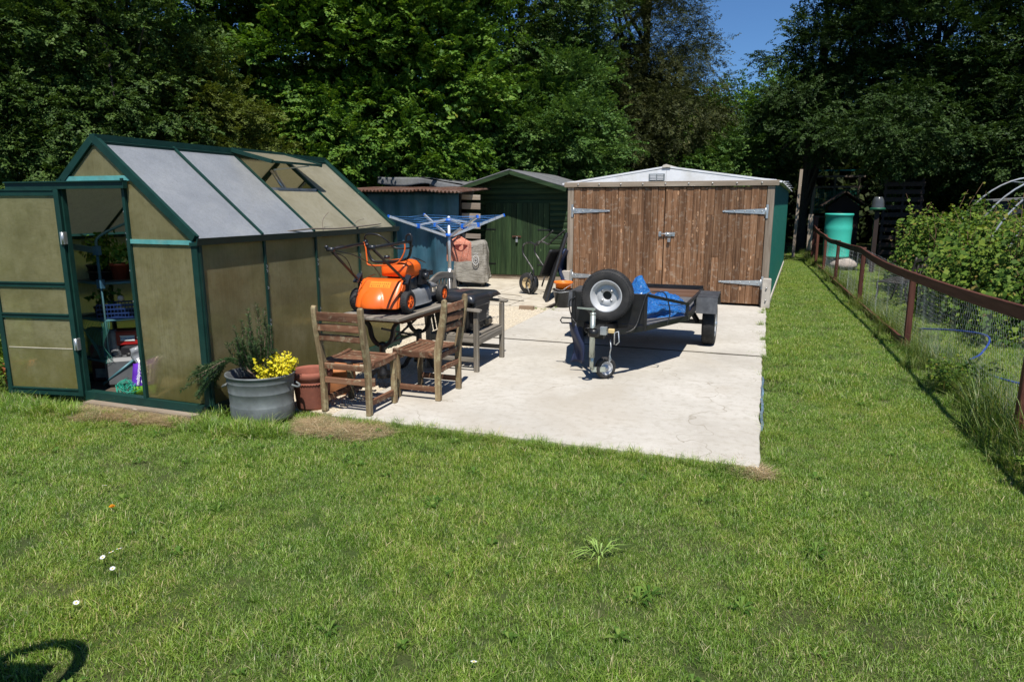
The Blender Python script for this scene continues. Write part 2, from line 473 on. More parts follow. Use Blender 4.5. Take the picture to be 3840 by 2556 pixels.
def conc_mat():
    m, nt, b = mk('slab concrete')  # own pale colour of the slab, with stains and hairline cracks
    v = coords(nt, jitter=False)
    f = noise(nt, v, 1.1, 9, 0.62); f2 = noise(nt, v, 14, 8, 0.7); f3 = noise(nt, coords(nt, (1.2,7,1), jitter=False), 2.2, 5, 0.6)
    c = ramp(nt, f, [(0.3, (0.41,0.38,0.325)), (0.55, (0.51,0.48,0.42)), (0.72, (0.57,0.54,0.48))])
    c = mixc(nt, ramp(nt, f2, [(0.36, (0.55,0.55,0.55)), (0.5, (0,0,0))]), c, (0.36,0.325,0.265))
    c = mixc(nt, ramp(nt, f3, [(0.5, (0,0,0)), (0.72, (0.5,0.5,0.5))]), c, (0.42,0.385,0.32))
    vo = N(nt, 'ShaderNodeTexVoronoi'); vo.inputs['Scale'].default_value = 3.1; L(nt, v, vo.inputs['Vector'])
    c = mixc(nt, ramp(nt, vo.outputs['Distance'], [(0.012, (0.8,0.8,0.8)), (0.035, (0,0,0))]), c, (0.2,0.17,0.13))
    f4 = noise(nt, v, 0.55, 4, 0.5, 1.5); c = mixc(nt, ramp(nt, f4, [(0.52,(0,0,0)),(0.68,(0.45,0.45,0.45))]), c, (0.40,0.35,0.275))
    f5 = noise(nt, v, 6, 9, 0.75); c = mixc(nt, ramp(nt, f5, [(0.62,(0,0,0)),(0.72,(0.55,0.55,0.55))]), c, (0.62,0.585,0.52))
    wv = N(nt,'ShaderNodeTexVoronoi', feature='DISTANCE_TO_EDGE'); wv.inputs['Scale'].default_value = 0.42
    dsv = N(nt,'ShaderNodeVectorMath', operation='ADD'); nz = N(nt,'ShaderNodeTexNoise'); nz.inputs['Scale'].default_value = 2.5; L(nt, v, nz.inputs['Vector']); L(nt, v, dsv.inputs[0]); L(nt, nz.outputs['Color'], dsv.inputs[1]); L(nt, dsv.outputs[0], wv.inputs['Vector'])
    c = mixc(nt, ramp(nt, wv.outputs['Distance'], [(0.0012,(0.7,0.7,0.7)),(0.0035,(0,0,0))]), c, (0.25,0.215,0.16))
    n9 = noise(nt, v, 260, 2, 0.5)
    c = mixc(nt, 0.35, c, ramp(nt, n9, [(0.35, (0.7,0.69,0.67)), (0.6, (1,1,1))]), 'MULTIPLY')
    L(nt, c, b.inputs['Base Color']); b.inputs['Roughness'].default_value = 0.92; b.inputs['Specular IOR Level'].default_value = 0.2
    bump(nt, b, f2, 0.25, 0.006)
    return m
M_CONC = conc_mat()
def ragged(x0, x1, y0, y1, step=0.06, amp=0.018, seed=0):
    """rectangle outline with slightly broken edges"""
    out = []
    def seg(a, b):
        n = max(1, int(math.dist(a, b)/step))
        for i in range(n):
            t = i/n; p = (lerp(a[0],b[0],t), lerp(a[1],b[1],t))
            out.append((p[0]+amp*mnoise.noise(Vector((p[0]*4,p[1]*4,seed))), p[1]+amp*mnoise.noise(Vector((p[0]*4,p[1]*4,seed+9)))))
    seg((x0,y0),(x1,y0)); seg((x1,y0),(x1,y1)); seg((x1,y1),(x0,y1)); seg((x0,y1),(x0,y0))
    return out
tag(MB().prism(ragged(-3.2,0.075,4.5,7.955,seed=1), 0.15, 'Z', -0.146).build('concrete_slab', M_CONC, bevel=0.006), kind='structure')
tag(MB().prism(ragged(-3.2,0.12,8.0,12.35,seed=5), 0.15, 'Z', -0.146).build('concrete_slab', M_CONC, bevel=0.006), kind='structure')
tag(MB().prism(ragged(-3.19,0.07,7.958,7.996,0.05,0.012,3),0.03,'Z',-0.023).build('slab_joint', plain('dark joint filler',(0.085,0.075,0.055),0.95,0,0.5,12,bmp=0.5)), kind='structure')
# damp-proof membrane poking out along the slab's right edge
M_BLUEPL = plain('blue plastic membrane', (0.10,0.16,0.21), 0.6, 0.0, 0.5, 20, dirt=(0.12,0.11,0.08))
mb = MB()
for k in range(3,16):
    y = 4.9 + k*0.14
    x = 0.088 + 0.006*math.sin(k*1.9)
    mb.bar((x, y, -0.015+0.014*math.sin(k*2.3)), (0.088+0.006*math.sin((k+1)*1.9), y+0.14, -0.015+0.014*math.sin((k+1)*2.3)), 0.02, 0.016+0.01*(k%3))
tag(mb.build('membrane_edge', M_BLUEPL), 'torn blue plastic membrane along the right edge of the concrete slab', 'plastic sheet')

def gravel_bed_mat():
    m, nt, b = mk('gravel bed')
    v = coords(nt, jitter=False)
    vo = N(nt, 'ShaderNodeTexVoronoi'); vo.inputs['Scale'].default_value = 45; L(nt, v, vo.inputs['Vector'])
    c = ramp(nt, noise(nt, v, 30, 4), [(0.3, (0.36,0.3,0.21)), (0.6, (0.58,0.51,0.39))])
    L(nt, c, b.inputs['Base Color']); b.inputs['Roughness'].default_value = 0.95
    bump(nt, b, vo.outputs['Distance'], 0.8, 0.01)
    return m
mb = MB(); mb.box(-4.2,-3.21,4.55,8.0,-0.05,-0.004)
tag(mb.build('gravel_path', gravel_bed_mat()), kind='structure')
mb = MB(); mb.box(-6.4,-3.21,8.0,10.7,-0.05,-0.004)
tag(mb.build('gravel_path', bpy.data.materials['gravel bed']), kind='structure')

M_FLAG = plain('pale paving', (0.49,0.44,0.35), 0.92, 0.0, 0.16, 4, dirt=(0.33,0.27,0.18), bmp=0.25)
pat = tag(MB().box(-8.6,-3.3,10.7,14.7,-0.08,-0.012).build('patio', M_SOIL), kind='structure')
xs = [-8.5,-7.55,-6.6,-5.62,-4.7,-3.95,-3.32]; ys = [10.72,11.55,12.3,13.2,13.95,14.65]
fl0 = None
for i in range(len(xs)-1):
    for j in range(len(ys)-1):
        g = 0.008
        o = MB().box(xs[i]+g, xs[i+1]-g, ys[j]+g, ys[j+1]-g, -0.04, 0.004+0.006*random.random()).build('flagstone', M_FLAG, pat, bevel=0.006)
# bricks and timber holding the patio's edge
mb = MB(); mb.box(-3.66,-3.42,10.38,10.47,-0.004,0.055)
tag(mb.build('brick', plain('old brick',(0.28,0.2,0.13),0.9)), 'single loose brick lying on the gravel beside the black bucket', 'brick')

# ------------------------------------------------------------------ far woodland (reads as one mass)
rng = np.random.default_rng(5)
LEAF_DARK = leafmat('dark leaf', [(0.0,(0.012,0.02,0.006)),(0.5,(0.028,0.045,0.012)),(1.0,(0.06,0.08,0.025))])
n = 210000
ang = rng.uniform(-1.05, 1.25, n); d = rng.uniform(33, 44, n)
z = rng.random(n)**0.9
ax = ang - R(20)
top = 8.2 + 1.6*np.sin(ang*9) + 1.2*np.sin(ang*23+1) - 4.5*np.exp(-((ang-0.31)/0.10)**2)
# ang measured from the camera's heading, to the right
X = d*np.sin(ang-R(20)); Y = d*np.cos(ang-R(20))
P = np.stack([X, Y, z*top], 1)
Nn = unit(rng.normal(size=(n,3)) + np.array([0,-0.6,0.7]))
V, F, r = leaf_quads(P, Nn, 0.40, rng)
tag(mobj('distant_woodland', fast_mesh('distant_woodland', V, F, r), LEAF_DARK), 'mass of far trees closing off the view behind the gardens', 'woodland', kind='stuff')
# ------------------------------------------------------------------ garage (built in its own frame: x 0 = right front corner, y back)
GW = 3.48; GL = 9.4
ga = thing('garage', 'long low garage with brown boarded double doors and white gable', 'garage', (0.13, 11.98, 0), R(-2.8))
BRN = ((0.078,0.038,0.019),(0.20,0.103,0.052),(0.37,0.22,0.125))
M_BOARD = wood('brown door board', BRN, 'Z', 0.72, 0.74, 1.28, knots=0.34, lichen=(0.3,0.235,0.175), lichen_at=0.565, fine=30)
M_WHITEP = plain('white painted steel', (0.74,0.75,0.77), 0.45, 0.0, 0.05, 3, dirt=(0.55,0.53,0.48))
M_GRNWALL = plain('green steel wall', (0.010,0.10,0.075), 0.42, 0.0, 0.12, 5, dirt=(0.03,0.11,0.085))
ZT = 1.97
MB().box(-GW,-GW+0.11,-0.02,0.10,0,ZT).build('door_post', M_TIMBER_Z, ga, bevel=0.004)
MB().box(-0.11,0,-0.02,0.10,0,ZT).build('door_post', M_TIMBER_Z, ga, bevel=0.004)
be = MB().box(-GW-0.06,0.06,-0.05,0.07,ZT,ZT+0.085).build('top_beam', M_TIMBER_X, ga, bevel=0.004)
mb = MB()
for i in range(9):
    x = -GW+0.2+i*0.385; mb.lathe([(0.0001,-0.066),(0.011,-0.063),(0.015,-0.05)], 8, 'Y', (x,0,ZT+0.045))
mb.build('bolt_head', M_BOLT, be)
doors = []
for side, (xa, xb) in enumerate(((-GW+0.118, -GW/2-0.006), (-GW/2+0.006, -0.118))):
    fr = MB(); fr.box(xa, xb, 0.012, 0.05, 0.045, ZT-0.012)
    d = fr.build('door', plain('door backing', (0.02,0.013,0.009), 0.9), ga)
    doors.append(d)
    n = 14; w = (xb-xa)/n
    tall = None
    for i in range(n):
        x = xa + w*i; rec = 0.007 if i % 2 else 0.0
        cuts = [0.045, ZT-0.014]
        if (i*5+side*3) % 4 == 1: cuts.insert(1, random.choice([0.55,0.72,1.12,1.15,1.5]))
        if (i*7+side) % 6 == 2: cuts.insert(1, random.choice([0.35,0.8]))
        cuts.sort()
        for a, bb in zip(cuts[:-1], cuts[1:]):
            MB().box(0, w-0.004, -0.022+rec, 0.012+0.0, a, bb-0.003).build('board', M_BOARD, d, bevel=0.003).location = (x+0.002, 0, 0)
def hinge(x, z, L_, sgn, dparent):
    mb = MB()
    poly = [(x, z-0.045), (x+sgn*L_, z-0.014), (x+sgn*L_, z+0.014), (x, z+0.045)]
    mb.prism(poly, 0.006, 'Y', -0.031)
    mb.box(min(x-sgn*0.05,x-sgn*0.015), max(x-sgn*0.05,x-sgn*0.015), -0.033, -0.025, z-0.11, z+0.11)
    mb.cyl((x-sgn*0.008,-0.03,z-0.06),(x-sgn*0.008,-0.03,z+0.06),0.011,8)
    h = mb.build('hinge', M_ALU, dparent)
    mb = MB()
    for t in (0.07,0.25,0.47,0.72,0.95): mb.lathe([(0.0001,-0.040),(0.008,-0.038),(0.011,-0.031)], 8, 'Y', (x+sgn*L_*t,0,z))
    mb.build('hinge_bolt', M_BOLT, h)
for z in (1.56, 0.40):
    hinge(-GW+0.125, z, 0.66, 1, doors[0]); hinge(-0.125, z, 0.66, -1, doors[1])
mb = MB(); xm = -GW/2
mb.box(xm-0.085,xm-0.04,-0.034,-0.024,1.13,1.215); mb.box(xm+0.03,xm+0.19,-0.034,-0.024,1.14,1.205)
mb.cyl((xm-0.075,-0.046,1.178),(xm+0.15,-0.046,1.178),0.012,10); mb.box(xm-0.075,xm-0.055,-0.06,-0.03,1.155,1.20); mb.box(xm+0.05,xm+0.07,-0.06,-0.03,1.155,1.20)
bo = mb.build('bolt', plain('bright zinc',(0.7,0.7,0.68),0.3,0.85), ga)
mb = MB(); mb.box(xm+0.075,xm+0.125,-0.07,-0.045,1.04,1.10); mb.tube([(xm+0.085,-0.057,1.1),(xm+0.085,-0.057,1.14),(xm+0.1,-0.057,1.155),(xm+0.115,-0.057,1.14),(xm+0.115,-0.057,1.1)],0.005,6)
mb.build('padlock', M_BOLT, ga, bevel=0.004)
# gable, roof
AP = 2.285; EV = ZT+0.05
mb = MB(); mb.prism([(-GW-0.02,ZT+0.086),(0.02,ZT+0.086),(0.02,ZT+0.09),(xm,AP-0.02),(-GW-0.02,ZT+0.09)], 0.02, 'Y', -0.03)
gb = mb.build('gable', M_WHITEP, ga)
mb = MB(); mb.box(xm+0.0,xm+0.004,-0.034,-0.031,ZT+0.087,AP-0.03); mb.build('panel_seam', plain('seam grey',(0.35,0.35,0.36),0.5), gb)
ve = MB().box(xm-0.29,xm-0.02,-0.044,-0.031,ZT+0.092,ZT+0.212).build('vent', plain('vent grey',(0.17,0.19,0.2),0.4), ga, bevel=0.004)
mb = MB()
for k in range(2):
    for j in range(4):
        x = xm-0.265+k*0.12; z = ZT+0.116+j*0.023
        mb.bar((x,-0.05,z),(x+0.10,-0.05,z),0.012,0.011)
mb.build('louvre', M_WHITEP, ve)
for sgn in (-1, 1):
    x1 = xm+sgn*(GW/2+0.10)
    dz = (AP-EV)
    # corrugated sheet roof slope with a white verge strip
    def fn(u, v, sgn=sgn, x1=x1):
        x = lerp(xm, x1, u); z = lerp(AP+0.012, EV+0.012, u)
        return (x, -0.012+v*(GL+0.1), z + 0.012*math.sin(v*GL/0.15*2*PI/1.0) if False else z+0.01*math.sin(v*140))
    mb = MB(); mb.sheet(fn, 1, 380, False)
    rf = mb.build('roof', M_WHITEP, ga, solid=0.004)
    mb = MB(); mb.bar((xm,-0.03,AP+0.008),(x1,-0.03,EV+0.008),0.014,0.03); mb.build('verge_strip', M_WHITEP, ga)
mb = MB(); mb.prism([(xm-0.07,AP),(xm+0.07,AP),(xm+0.055,AP+0.035),(xm,AP+0.05),(xm-0.055,AP+0.035)], GL+0.1, 'Y', -0.055)
mb.build('ridge_cap', plain('ridge beige',(0.55,0.5,0.42),0.6), ga)
# corrugated side walls
for sgn, x0 in ((1,0.0),(-1,-GW)):
    vs = []; fs = []; k = 0
    prof = []
    y = 0.1
    while y < GL:
        prof += [(y,0.0),(y+0.12,0.0),(y+0.135,0.022),(y+0.165,0.022),(y+0.18,0.0)]; y += 0.2
    for (yy, off) in prof:
        vs += [(x0+sgn*(off-0.012), yy, 0.06), (x0+sgn*(off-0.012), yy, EV+0.01)]
    fs = [(2*i,2*i+2,2*i+3,2*i+1) for i in range(len(prof)-1)]
    mb = MB(); mb.add(vs, fs); mb.build('side_wall', M_GRNWALL, ga, solid=0.003)
    mb = MB(); mb.box(x0-0.05 if sgn>0 else x0-0.03, x0+0.03 if sgn>0 else x0+0.05, 0.12, GL, 0, 0.06); mb.build('footing', M_CONC_POST, ga)
mb = MB(); mb.box(-GW,0,GL,GL+0.03,0.0,EV); mb.build('back_wall', M_GRNWALL, ga)
# rusty roof-edge bolts and gutter bits at the eaves
mb = MB()
for y in (0.35,1.5,3.0,5.0): mb.tube([(0.05,y,EV+0.02),(0.19,y+0.02,EV+0.015)],0.006,6)
mb.build('roof_hook', M_ALU, ga)
# short concrete posts bolted to the door frame
for x0, lab in ((-GW-0.06,None),(-0.085,None)):
    p = MB(); p.prism([(x0,0),(x0+0.135,0),(x0+0.135,0.47),(x0+0.125,0.485),(x0+0.01,0.485),(x0,0.47)], 0.1, 'Y', -0.125)
    po = p.build('concrete_post', M_CONC_POST, ga, bevel=0.006)
    mb = MB()
    for z in (0.13,0.33): mb.lathe([(0.0001,-0.15),(0.012,-0.148),(0.014,-0.125)], 8, 'Y', (x0+0.07,0,z))
    mb.build('bolt_head', M_BOLT, po)

# ------------------------------------------------------------------ green shed
sh = thing('garden_shed', 'dark green double-door shed with grey felt pitched roof behind the patio', 'shed', (-5.2,14.55,0), 0)
GRN = ((0.011,0.026,0.010),(0.026,0.054,0.020),(0.055,0.092,0.035))
M_GRNV = wood('green stained boards v', GRN, 'Z', 0.7, 0.75, 1.25, knots=0.12, fine=20)
M_GRNH = wood('green stained boards h', GRN, 'X', 0.7, 0.8, 1.2, fine=20)
hw = 1.2; zE = 2.06; zA = 2.40; SL = 2.9
base = MB().box(-hw,hw,0.01,SL,0.0,0.10).build('floor_bearer', M_TIMBER_X, sh)
# side and back walls
MB().box(-hw,-hw+0.03,0.03,SL,0.1,zE-0.03).build('side_wall', M_GRNH, sh); MB().box(hw-0.03,hw,0.03,SL,0.1,zE-0.03).build('side_wall', M_GRNH, sh)
fw = MB().prism([(-hw,0.1),(hw,0.1),(hw,zE-0.04),(0,zA-0.05),(-hw,zE-0.04)],0.03,'Y',0.03).build('front_wall', M_GRNH, sh)
# shiplap on the front, either side of and above the doors
z = 0.1; k = 0
while z < zA-0.08:
    z1 = min(z+0.118, zA-0.07)
    w2 = hw if z1 < zE-0.05 else hw*(zA-0.06-z1)/(zA-zE)
    spans = [(-hw,-0.74),(0.78,hw)] if z1 < 1.72 else [(-w2, w2)]
    for a, b2 in spans:
        if b2-a > 0.05:
            mb = MB(); mb.prism([(0.03,z),(0.012,z+0.004),(0.008,z+0.06),(0.02,z1-0.012),(0.03,z1-0.003)], b2-a, 'X', a)
            mb.build('board', M_GRNH, fw)
    z += 0.12
for xa, xb in ((-0.735,0.018),(0.022,0.775)):
    d = MB().box(xa,xb,0.0,0.012,0.11,1.70).build('door', M_GRNV, sh)
    n = 6; w = (xb-xa)/n
    for i in range(n):
        MB().box(0,w-0.005,-0.016,-0.001,0.11,1.70).build('board', M_GRNV, d, bevel=0.003).location = (xa+w*i+0.0025,0,0)
    hx = xa if xa < 0 else xb; s = 1 if xa < 0 else -1
    for z in (1.12,0.35):
        MB().bar((hx-s*0.02,-0.02,z),(hx+s*0.26,-0.02,z),0.006,0.025).build('hinge', M_BLACK, d)
mb = MB(); mb.box(-0.08,0.13,-0.03,-0.017,0.945,0.985); mb.cyl((-0.05,-0.04,0.965),(0.1,-0.04,0.965),0.008,8); mb.build('bolt', plain('rusty bolt',(0.12,0.06,0.035),0.7,0.4), sh)
mb = MB(); mb.box(0.01,0.06,-0.06,-0.035,0.84,0.905); mb.tube([(0.02,-0.047,0.9),(0.02,-0.047,0.95),(0.035,-0.047,0.965),(0.05,-0.047,0.95),(0.05,-0.047,0.9)],0.005,6)
mb.build('padlock', M_ALU, sh, bevel=0.004)
for sgn in (-1,1):
    x1 = sgn*(hw+0.07); 
    def fn(u, v, x1=x1): return (x1*u + 0, -0.45+v*(SL+0.6), lerp(zA, zE-0.035, u)+0.006*mnoise.noise(Vector((x1*u*3, v*9, 2))))
    mb = MB(); mb.sheet(fn, 8, 24)
    rf = mb.build('roof', M_FELT, sh, solid=0.025)
    for vv in (0.3,0.62):
        mb = MB(); mb.sheet(lambda u, v, x1=x1, vv=vv: (x1*u, -0.45+(vv+0.004*v)*(SL+0.6), lerp(zA, zE-0.035, u)+0.018), 6, 1); mb.build('felt_lap', M_FELT, rf, solid=0.004)
    mb = MB(); mb.bar((0,-0.44,zA-0.055),(x1,-0.44,zE-0.09),0.02,0.08); mb.build('barge_board', M_GRNH, sh)
mb = MB()
for y in (-0.4,): mb.bar((-hw,-0.42,zE-0.075),(hw,-0.42,zE-0.075),0.001,0.001)

# ------------------------------------------------------------------ shelter hung with a blue tarpaulin
ts = thing('lean_to_shelter', 'lean-to store fronted by a hanging blue tarpaulin under a rusty corrugated roof', 'lean-to', (-7.3,13.2,0), 0)
def tarp_mat():
    m, nt, b = mk('blue tarpaulin sheet')
    v = coords(nt, jitter=False)
    f = noise(nt, v, 1.6, 7, 0.6); f2 = noise(nt, coords(nt, (14,14,1.2), jitter=False), 1.2, 6, 0.6)
    c = ramp(nt, f, [(0.3,(0.010,0.043,0.07)),(0.55,(0.019,0.077,0.112)),(0.75,(0.045,0.135,0.17))])
    c = mixc(nt, 0.6, c, ramp(nt, f2, [(0.3,(0.6,0.62,0.65)),(0.65,(1,1,1))]), 'MULTIPLY')
    L(nt, c, b.inputs['Base Color']); b.inputs['Roughness'].default_value = 0.55
    bump(nt, b, f2, 0.4, 0.03)
    return m
def fn(u, v):
    x = lerp(-1.35, 1.3, u); z = lerp(0.01, 1.93, v)
    y = 0.05*math.sin(u*19+1.2*math.sin(v*3))*(1-0.6*v) + 0.03*math.sin(u*43+v*2) + 0.05*mnoise.noise(Vector((u*7,v*3,1)))
    return (x + 0.02*math.sin(v*9)*(u > 0.95), y - 0.10*(1-v), z)
MB().sheet(fn, 90, 24).build('tarpaulin', tarp_mat(), ts, solid=0.004)
M_RUST = plain('rusty corrugated iron', (0.085,0.036,0.02), 0.9, 0.1, 0.5, 6, dirt=(0.2,0.15,0.12))
def fn(u, v):
    x = lerp(-1.5, 1.58, u)
    amp = 0.022
    return (x, lerp(-0.60, 1.2, v), 1.955+0.10*v + amp*math.sin(x*2*PI/0.085) - 0.02*u + 0.02*mnoise.noise(Vector((x*2,v*2,4))) - 0.03*max(0,u-0.8)/0.2)
MB().sheet(fn, 290, 4, True).build('roof', M_RUST, ts, solid=0.003)
mb = MB(); mb.box(-1.35,1.3,0.12,0.17,0.0,1.9); mb.box(-1.35,-1.3,0.15,1.3,0,1.95); mb.build('inner_wall', plain('dark boards',(0.02,0.017,0.013),0.9), ts)
for i, z in enumerate((1.82,1.64,1.44,1.24,1.02,0.8,0.55,0.3)):
    MB().bar((1.3,0.2,z),(1.72,0.2,z-0.01),0.03,0.10+0.03*(i%2)).build('slat', M_TIMBER_X, ts, bevel=0.003)
# felted roof of the store behind
fs_ = thing('felted_store', 'low store behind the rusty roof with a sagging grey felt lid', 'shed', (-7.7,14.9,0), 0)
def fn(u, v):
    x = lerp(-0.98, 1.75, u); 
    return (x, lerp(-0.35, 1.5, v), 2.30-0.06*u - 0.20*max(0,u-0.45)/0.55 + 0.02*mnoise.noise(Vector((u*5,v*5,7))) + 0.05*v)
MB().sheet(fn, 24, 12).build('roof', M_FELT, fs_, solid=0.012)
def fn(u, v):
    x = lerp(-0.98, 1.5, u); z = 2.30-0.06*u-0.20*max(0,u-0.45)/0.55
    return (x, -0.36-0.03*v+0.03*math.sin(u*15)*v, z-v*(0.10+0.10*abs(math.sin(u*5+0.5))))
MB().sheet(fn, 30, 4).build('felt_flap', M_FELT, fs_, solid=0.008)
mb = MB(); mb.box(-0.9,1.6,0.1,1.4,0.0,2.02); mb.build('wall', plain('dark store boards',(0.022,0.018,0.014),0.9), fs_)
mb = MB(); mb.box(-0.7,-0.62,-0.2,-0.12,0.0,2.24); mb.box(0.3,0.38,-0.2,-0.12,0.0,2.2); mb.build('post', M_TIMBER_Z, fs_)
# ------------------------------------------------------------------ greenhouse
GX0, GX1, GXR = -6.0, -4.12, -5.06
GY0, GY1 = 4.17, 7.22
GE, GR = 1.40, 2.17
gh = thing('greenhouse', 'green framed greenhouse with cloudy plastic panes and an open door and roof vent', 'greenhouse', (-5.06,4.17,0), 0)
def poly_mat(name, lo, mid, hi, trans, tcol, coat=0.5, axis='Z', see=0.12, fine=140, clear=0.12, low_col=None):
    """twin-wall polycarbonate with stains"""
    m, nt, b = mk(name)
    sc = [2.5]*3
    f = noise(nt, coords(nt), 2.3, 9, 0.68); f2 = noise(nt, coords(nt), 22, 8, 0.75)
    c = ramp(nt, f, [(0.28,lo),(0.5,mid),(0.72,hi)])
    c = mixc(nt, ramp(nt, f2, [(0.35,(0.55,0.55,0.55)),(0.52,(0,0,0))]), c, lo)
    if low_col:
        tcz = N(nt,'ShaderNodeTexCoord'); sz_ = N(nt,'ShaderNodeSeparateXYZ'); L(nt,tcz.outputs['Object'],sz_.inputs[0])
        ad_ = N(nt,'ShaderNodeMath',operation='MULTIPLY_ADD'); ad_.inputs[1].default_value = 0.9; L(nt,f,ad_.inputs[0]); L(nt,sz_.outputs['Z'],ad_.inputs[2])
        c = mixc(nt, ramp(nt, ad_.outputs[0], [(0.45,(0.85,0.85,0.85)),(1.0,(0,0,0))]), c, low_col)  # deeper yellow-green mixed in towards the bottom
    drip = noise(nt, coords(nt, (38,38,1.1)), 1.0, 6, 0.65)
    c = mixc(nt, 0.28, c, ramp(nt, drip, [(0.3,(0.62,0.6,0.52)),(0.52,(1,1,1))]), 'MULTIPLY')
    spk = noise(nt, coords(nt), 75, 3, 0.6)
    c = mixc(nt, ramp(nt, spk, [(0.68,(0,0,0)),(0.76,(0.35,0.35,0.35))]), c, (0.6,0.56,0.42))
    s2 = [fine]*3; s2['XYZ'.index(axis)] = 0.6
    rib = noise(nt, coords(nt, s2), 1.0, 2, 0.5)
    c = mixc(nt, 0.5, c, ramp(nt, rib, [(0.32,(0.66,0.66,0.66)),(0.62,(1.0,1.0,1.0))]), 'MULTIPLY')
    L(nt, c, b.inputs['Base Color']); b.inputs['Roughness'].default_value = 0.38
    b.inputs['Specular IOR Level'].default_value = 0.5
    b.inputs['Coat Weight'].default_value = coat; b.inputs['Coat Roughness'].default_value = 0.22
    bump(nt, b, rib, 0.12, 0.002)
    tr = N(nt,'ShaderNodeBsdfTranslucent'); tr.inputs[0].default_value = (*tcol,1)
    rf = N(nt,'ShaderNodeBsdfRefraction'); rf.inputs['Roughness'].default_value = 0.24; rf.inputs['IOR'].default_value = 1.06; rf.inputs[0].default_value = (0.88,0.83,0.62,1)
    tp = N(nt,'ShaderNodeBsdfTransparent'); tp.inputs[0].default_value = (0.8,0.74,0.5,1)
    m1 = N(nt,'ShaderNodeMixShader'); m1.inputs[0].default_value = trans; L(nt,b.outputs[0],m1.inputs[1]); L(nt,tr.outputs[0],m1.inputs[2])
    m2 = N(nt,'ShaderNodeMixShader'); m2.inputs[0].default_value = see; L(nt,m1.outputs[0],m2.inputs[1]); L(nt,rf.outputs[0],m2.inputs[2])
    m3 = N(nt,'ShaderNodeMixShader'); m3.inputs[0].default_value = clear; L(nt,m2.outputs[0],m3.inputs[1]); L(nt,tp.outputs[0],m3.inputs[2])
    L(nt, m3.outputs[0], nt.nodes['Material Output'].inputs['Surface'])
    return m
M_PW = poly_mat('algae stained wall pane', (0.38,0.335,0.16), (0.64,0.58,0.31), (0.84,0.78,0.48), 0.45, (0.66,0.62,0.42), 0.35, 'Z', 0.5, clear=0.12, low_col=(0.26,0.25,0.07))
M_PD = poly_mat('algae stained door pane', (0.34,0.32,0.14), (0.54,0.51,0.27), (0.70,0.665,0.41), 0.42, (0.68,0.63,0.38), 0.3, 'X', 0.42, clear=0.10, low_col=(0.36,0.33,0.09))
M_PB = poly_mat('sky-reflection roof pane', (0.44,0.47,0.52), (0.56,0.59,0.64), (0.68,0.705,0.74), 0.35, (0.2,0.225,0.21), 1.0, 'X', 0.05, clear=0.22)  # blue-grey sky reflection put into the base colour of these panes
M_PR = poly_mat('dusty roof pane', (0.42,0.385,0.27), (0.60,0.56,0.42), (0.72,0.68,0.54), 0.45, (0.55,0.52,0.40), 0.5, 'X', 0.06, clear=0.2)
W = dict(world=True)
def gbar(name, p0, p1, w=0.035, h=0.035, m=None, up=(0,0,1)):
    return MB().bar(p0, p1, w, h, up).build(name, m or M_GREENF, gh, world=True)
# base sills and corner posts
for a, b2 in (((GX0,GY0,0.035),(GX1,GY0,0.035)),((GX1,GY0,0.035),(GX1,GY1,0.035)),((GX1,GY1,0.035),(GX0,GY1,0.035)),((GX0,GY1,0.035),(GX0,GY0,0.035))):
    gbar('base_sill', a, b2, 0.07, 0.09)
for x in (GX0,GX1):
    for y in (GY0,GY1): 
        mb = MB(); mb.box(x-0.028,x+0.028,y-0.028,y+0.028,0.08,GE-0.03); mb.box(x-0.034,x+0.034,y-0.010,y+0.010,0.08,GE-0.03); mb.build('corner_post', M_GREENF, gh, world=True)
YS = [GY0, 4.93, 5.675, 6.44, GY1]
# gutters
for x in (GX0,GX1):
    s = 1 if x == GX1 else -1
    mb = MB(); mb.prism([(x-s*0.03,GE-0.04),(x+s*0.045,GE-0.035),(x+s*0.06,GE+0.02),(x+s*0.05,GE+0.02),(x+s*0.035,GE-0.015),(x-s*0.03,GE-0.012)], GY1-GY0+0.08, 'Y', GY0-0.04)
    mb.build('gutter', M_GREENF, gh, world=True)
mb = MB(); mb.prism([(GXR-0.05,GR-0.03),(GXR+0.05,GR-0.03),(GXR+0.055,GR+0.0),(GXR+0.03,GR+0.005),(GXR+0.03,GR+0.055),(GXR-0.03,GR+0.055),(GXR-0.03,GR+0.005),(GXR-0.055,GR)], GY1-GY0+0.04, 'Y', GY0-0.02)
mb.build('ridge_beam', M_GREENF, gh, world=True)
# wall bars, roof bars
for x in (GX0,GX1):
    for y in YS[1:-1]:
        gbar('glazing_bar', (x,y,0.08), (x,y,GE-0.03), 0.024, 0.04, up=(1,0,0))
    s = 1 if x == GX1 else -1
    for i, y in enumerate(YS):
        end = i in (0, 4)
        mb = MB(); mb.bar((x,y,GE+0.015),(GXR+s*0.02,y,GR+0.005),0.05 if end else 0.026,0.05 if end else 0.03)
        if end:
            mb.bar((x,y+(0.018 if i else -0.018),GE+0.02),(GXR+s*0.02,y+(0.018 if i else -0.018),GR+0.01),0.012,0.06)
        mb.build('roof_bar', M_GREENF, gh, world=True)
# clips along the wall bars
mb = MB()
for y in YS[1:-1]:
    for z in (0.35,0.62,0.66,0.95,1.1,1.14): mb.tube([(GX1+0.014,y-0.01,z+0.02),(GX1+0.026,y+0.012,z),(GX1+0.014,y-0.008,z-0.02)],0.0018,4)
for z in (0.3,0.6,0.9,1.15,1.4,1.45,1.62): mb.tube([(-4.79,GY0-0.02,z+0.015),(-4.805,GY0-0.03,z),(-4.785,GY0-0.02,z-0.015)],0.002,4)
mb.build('glazing_clip', M_WIRE, gh, world=True)
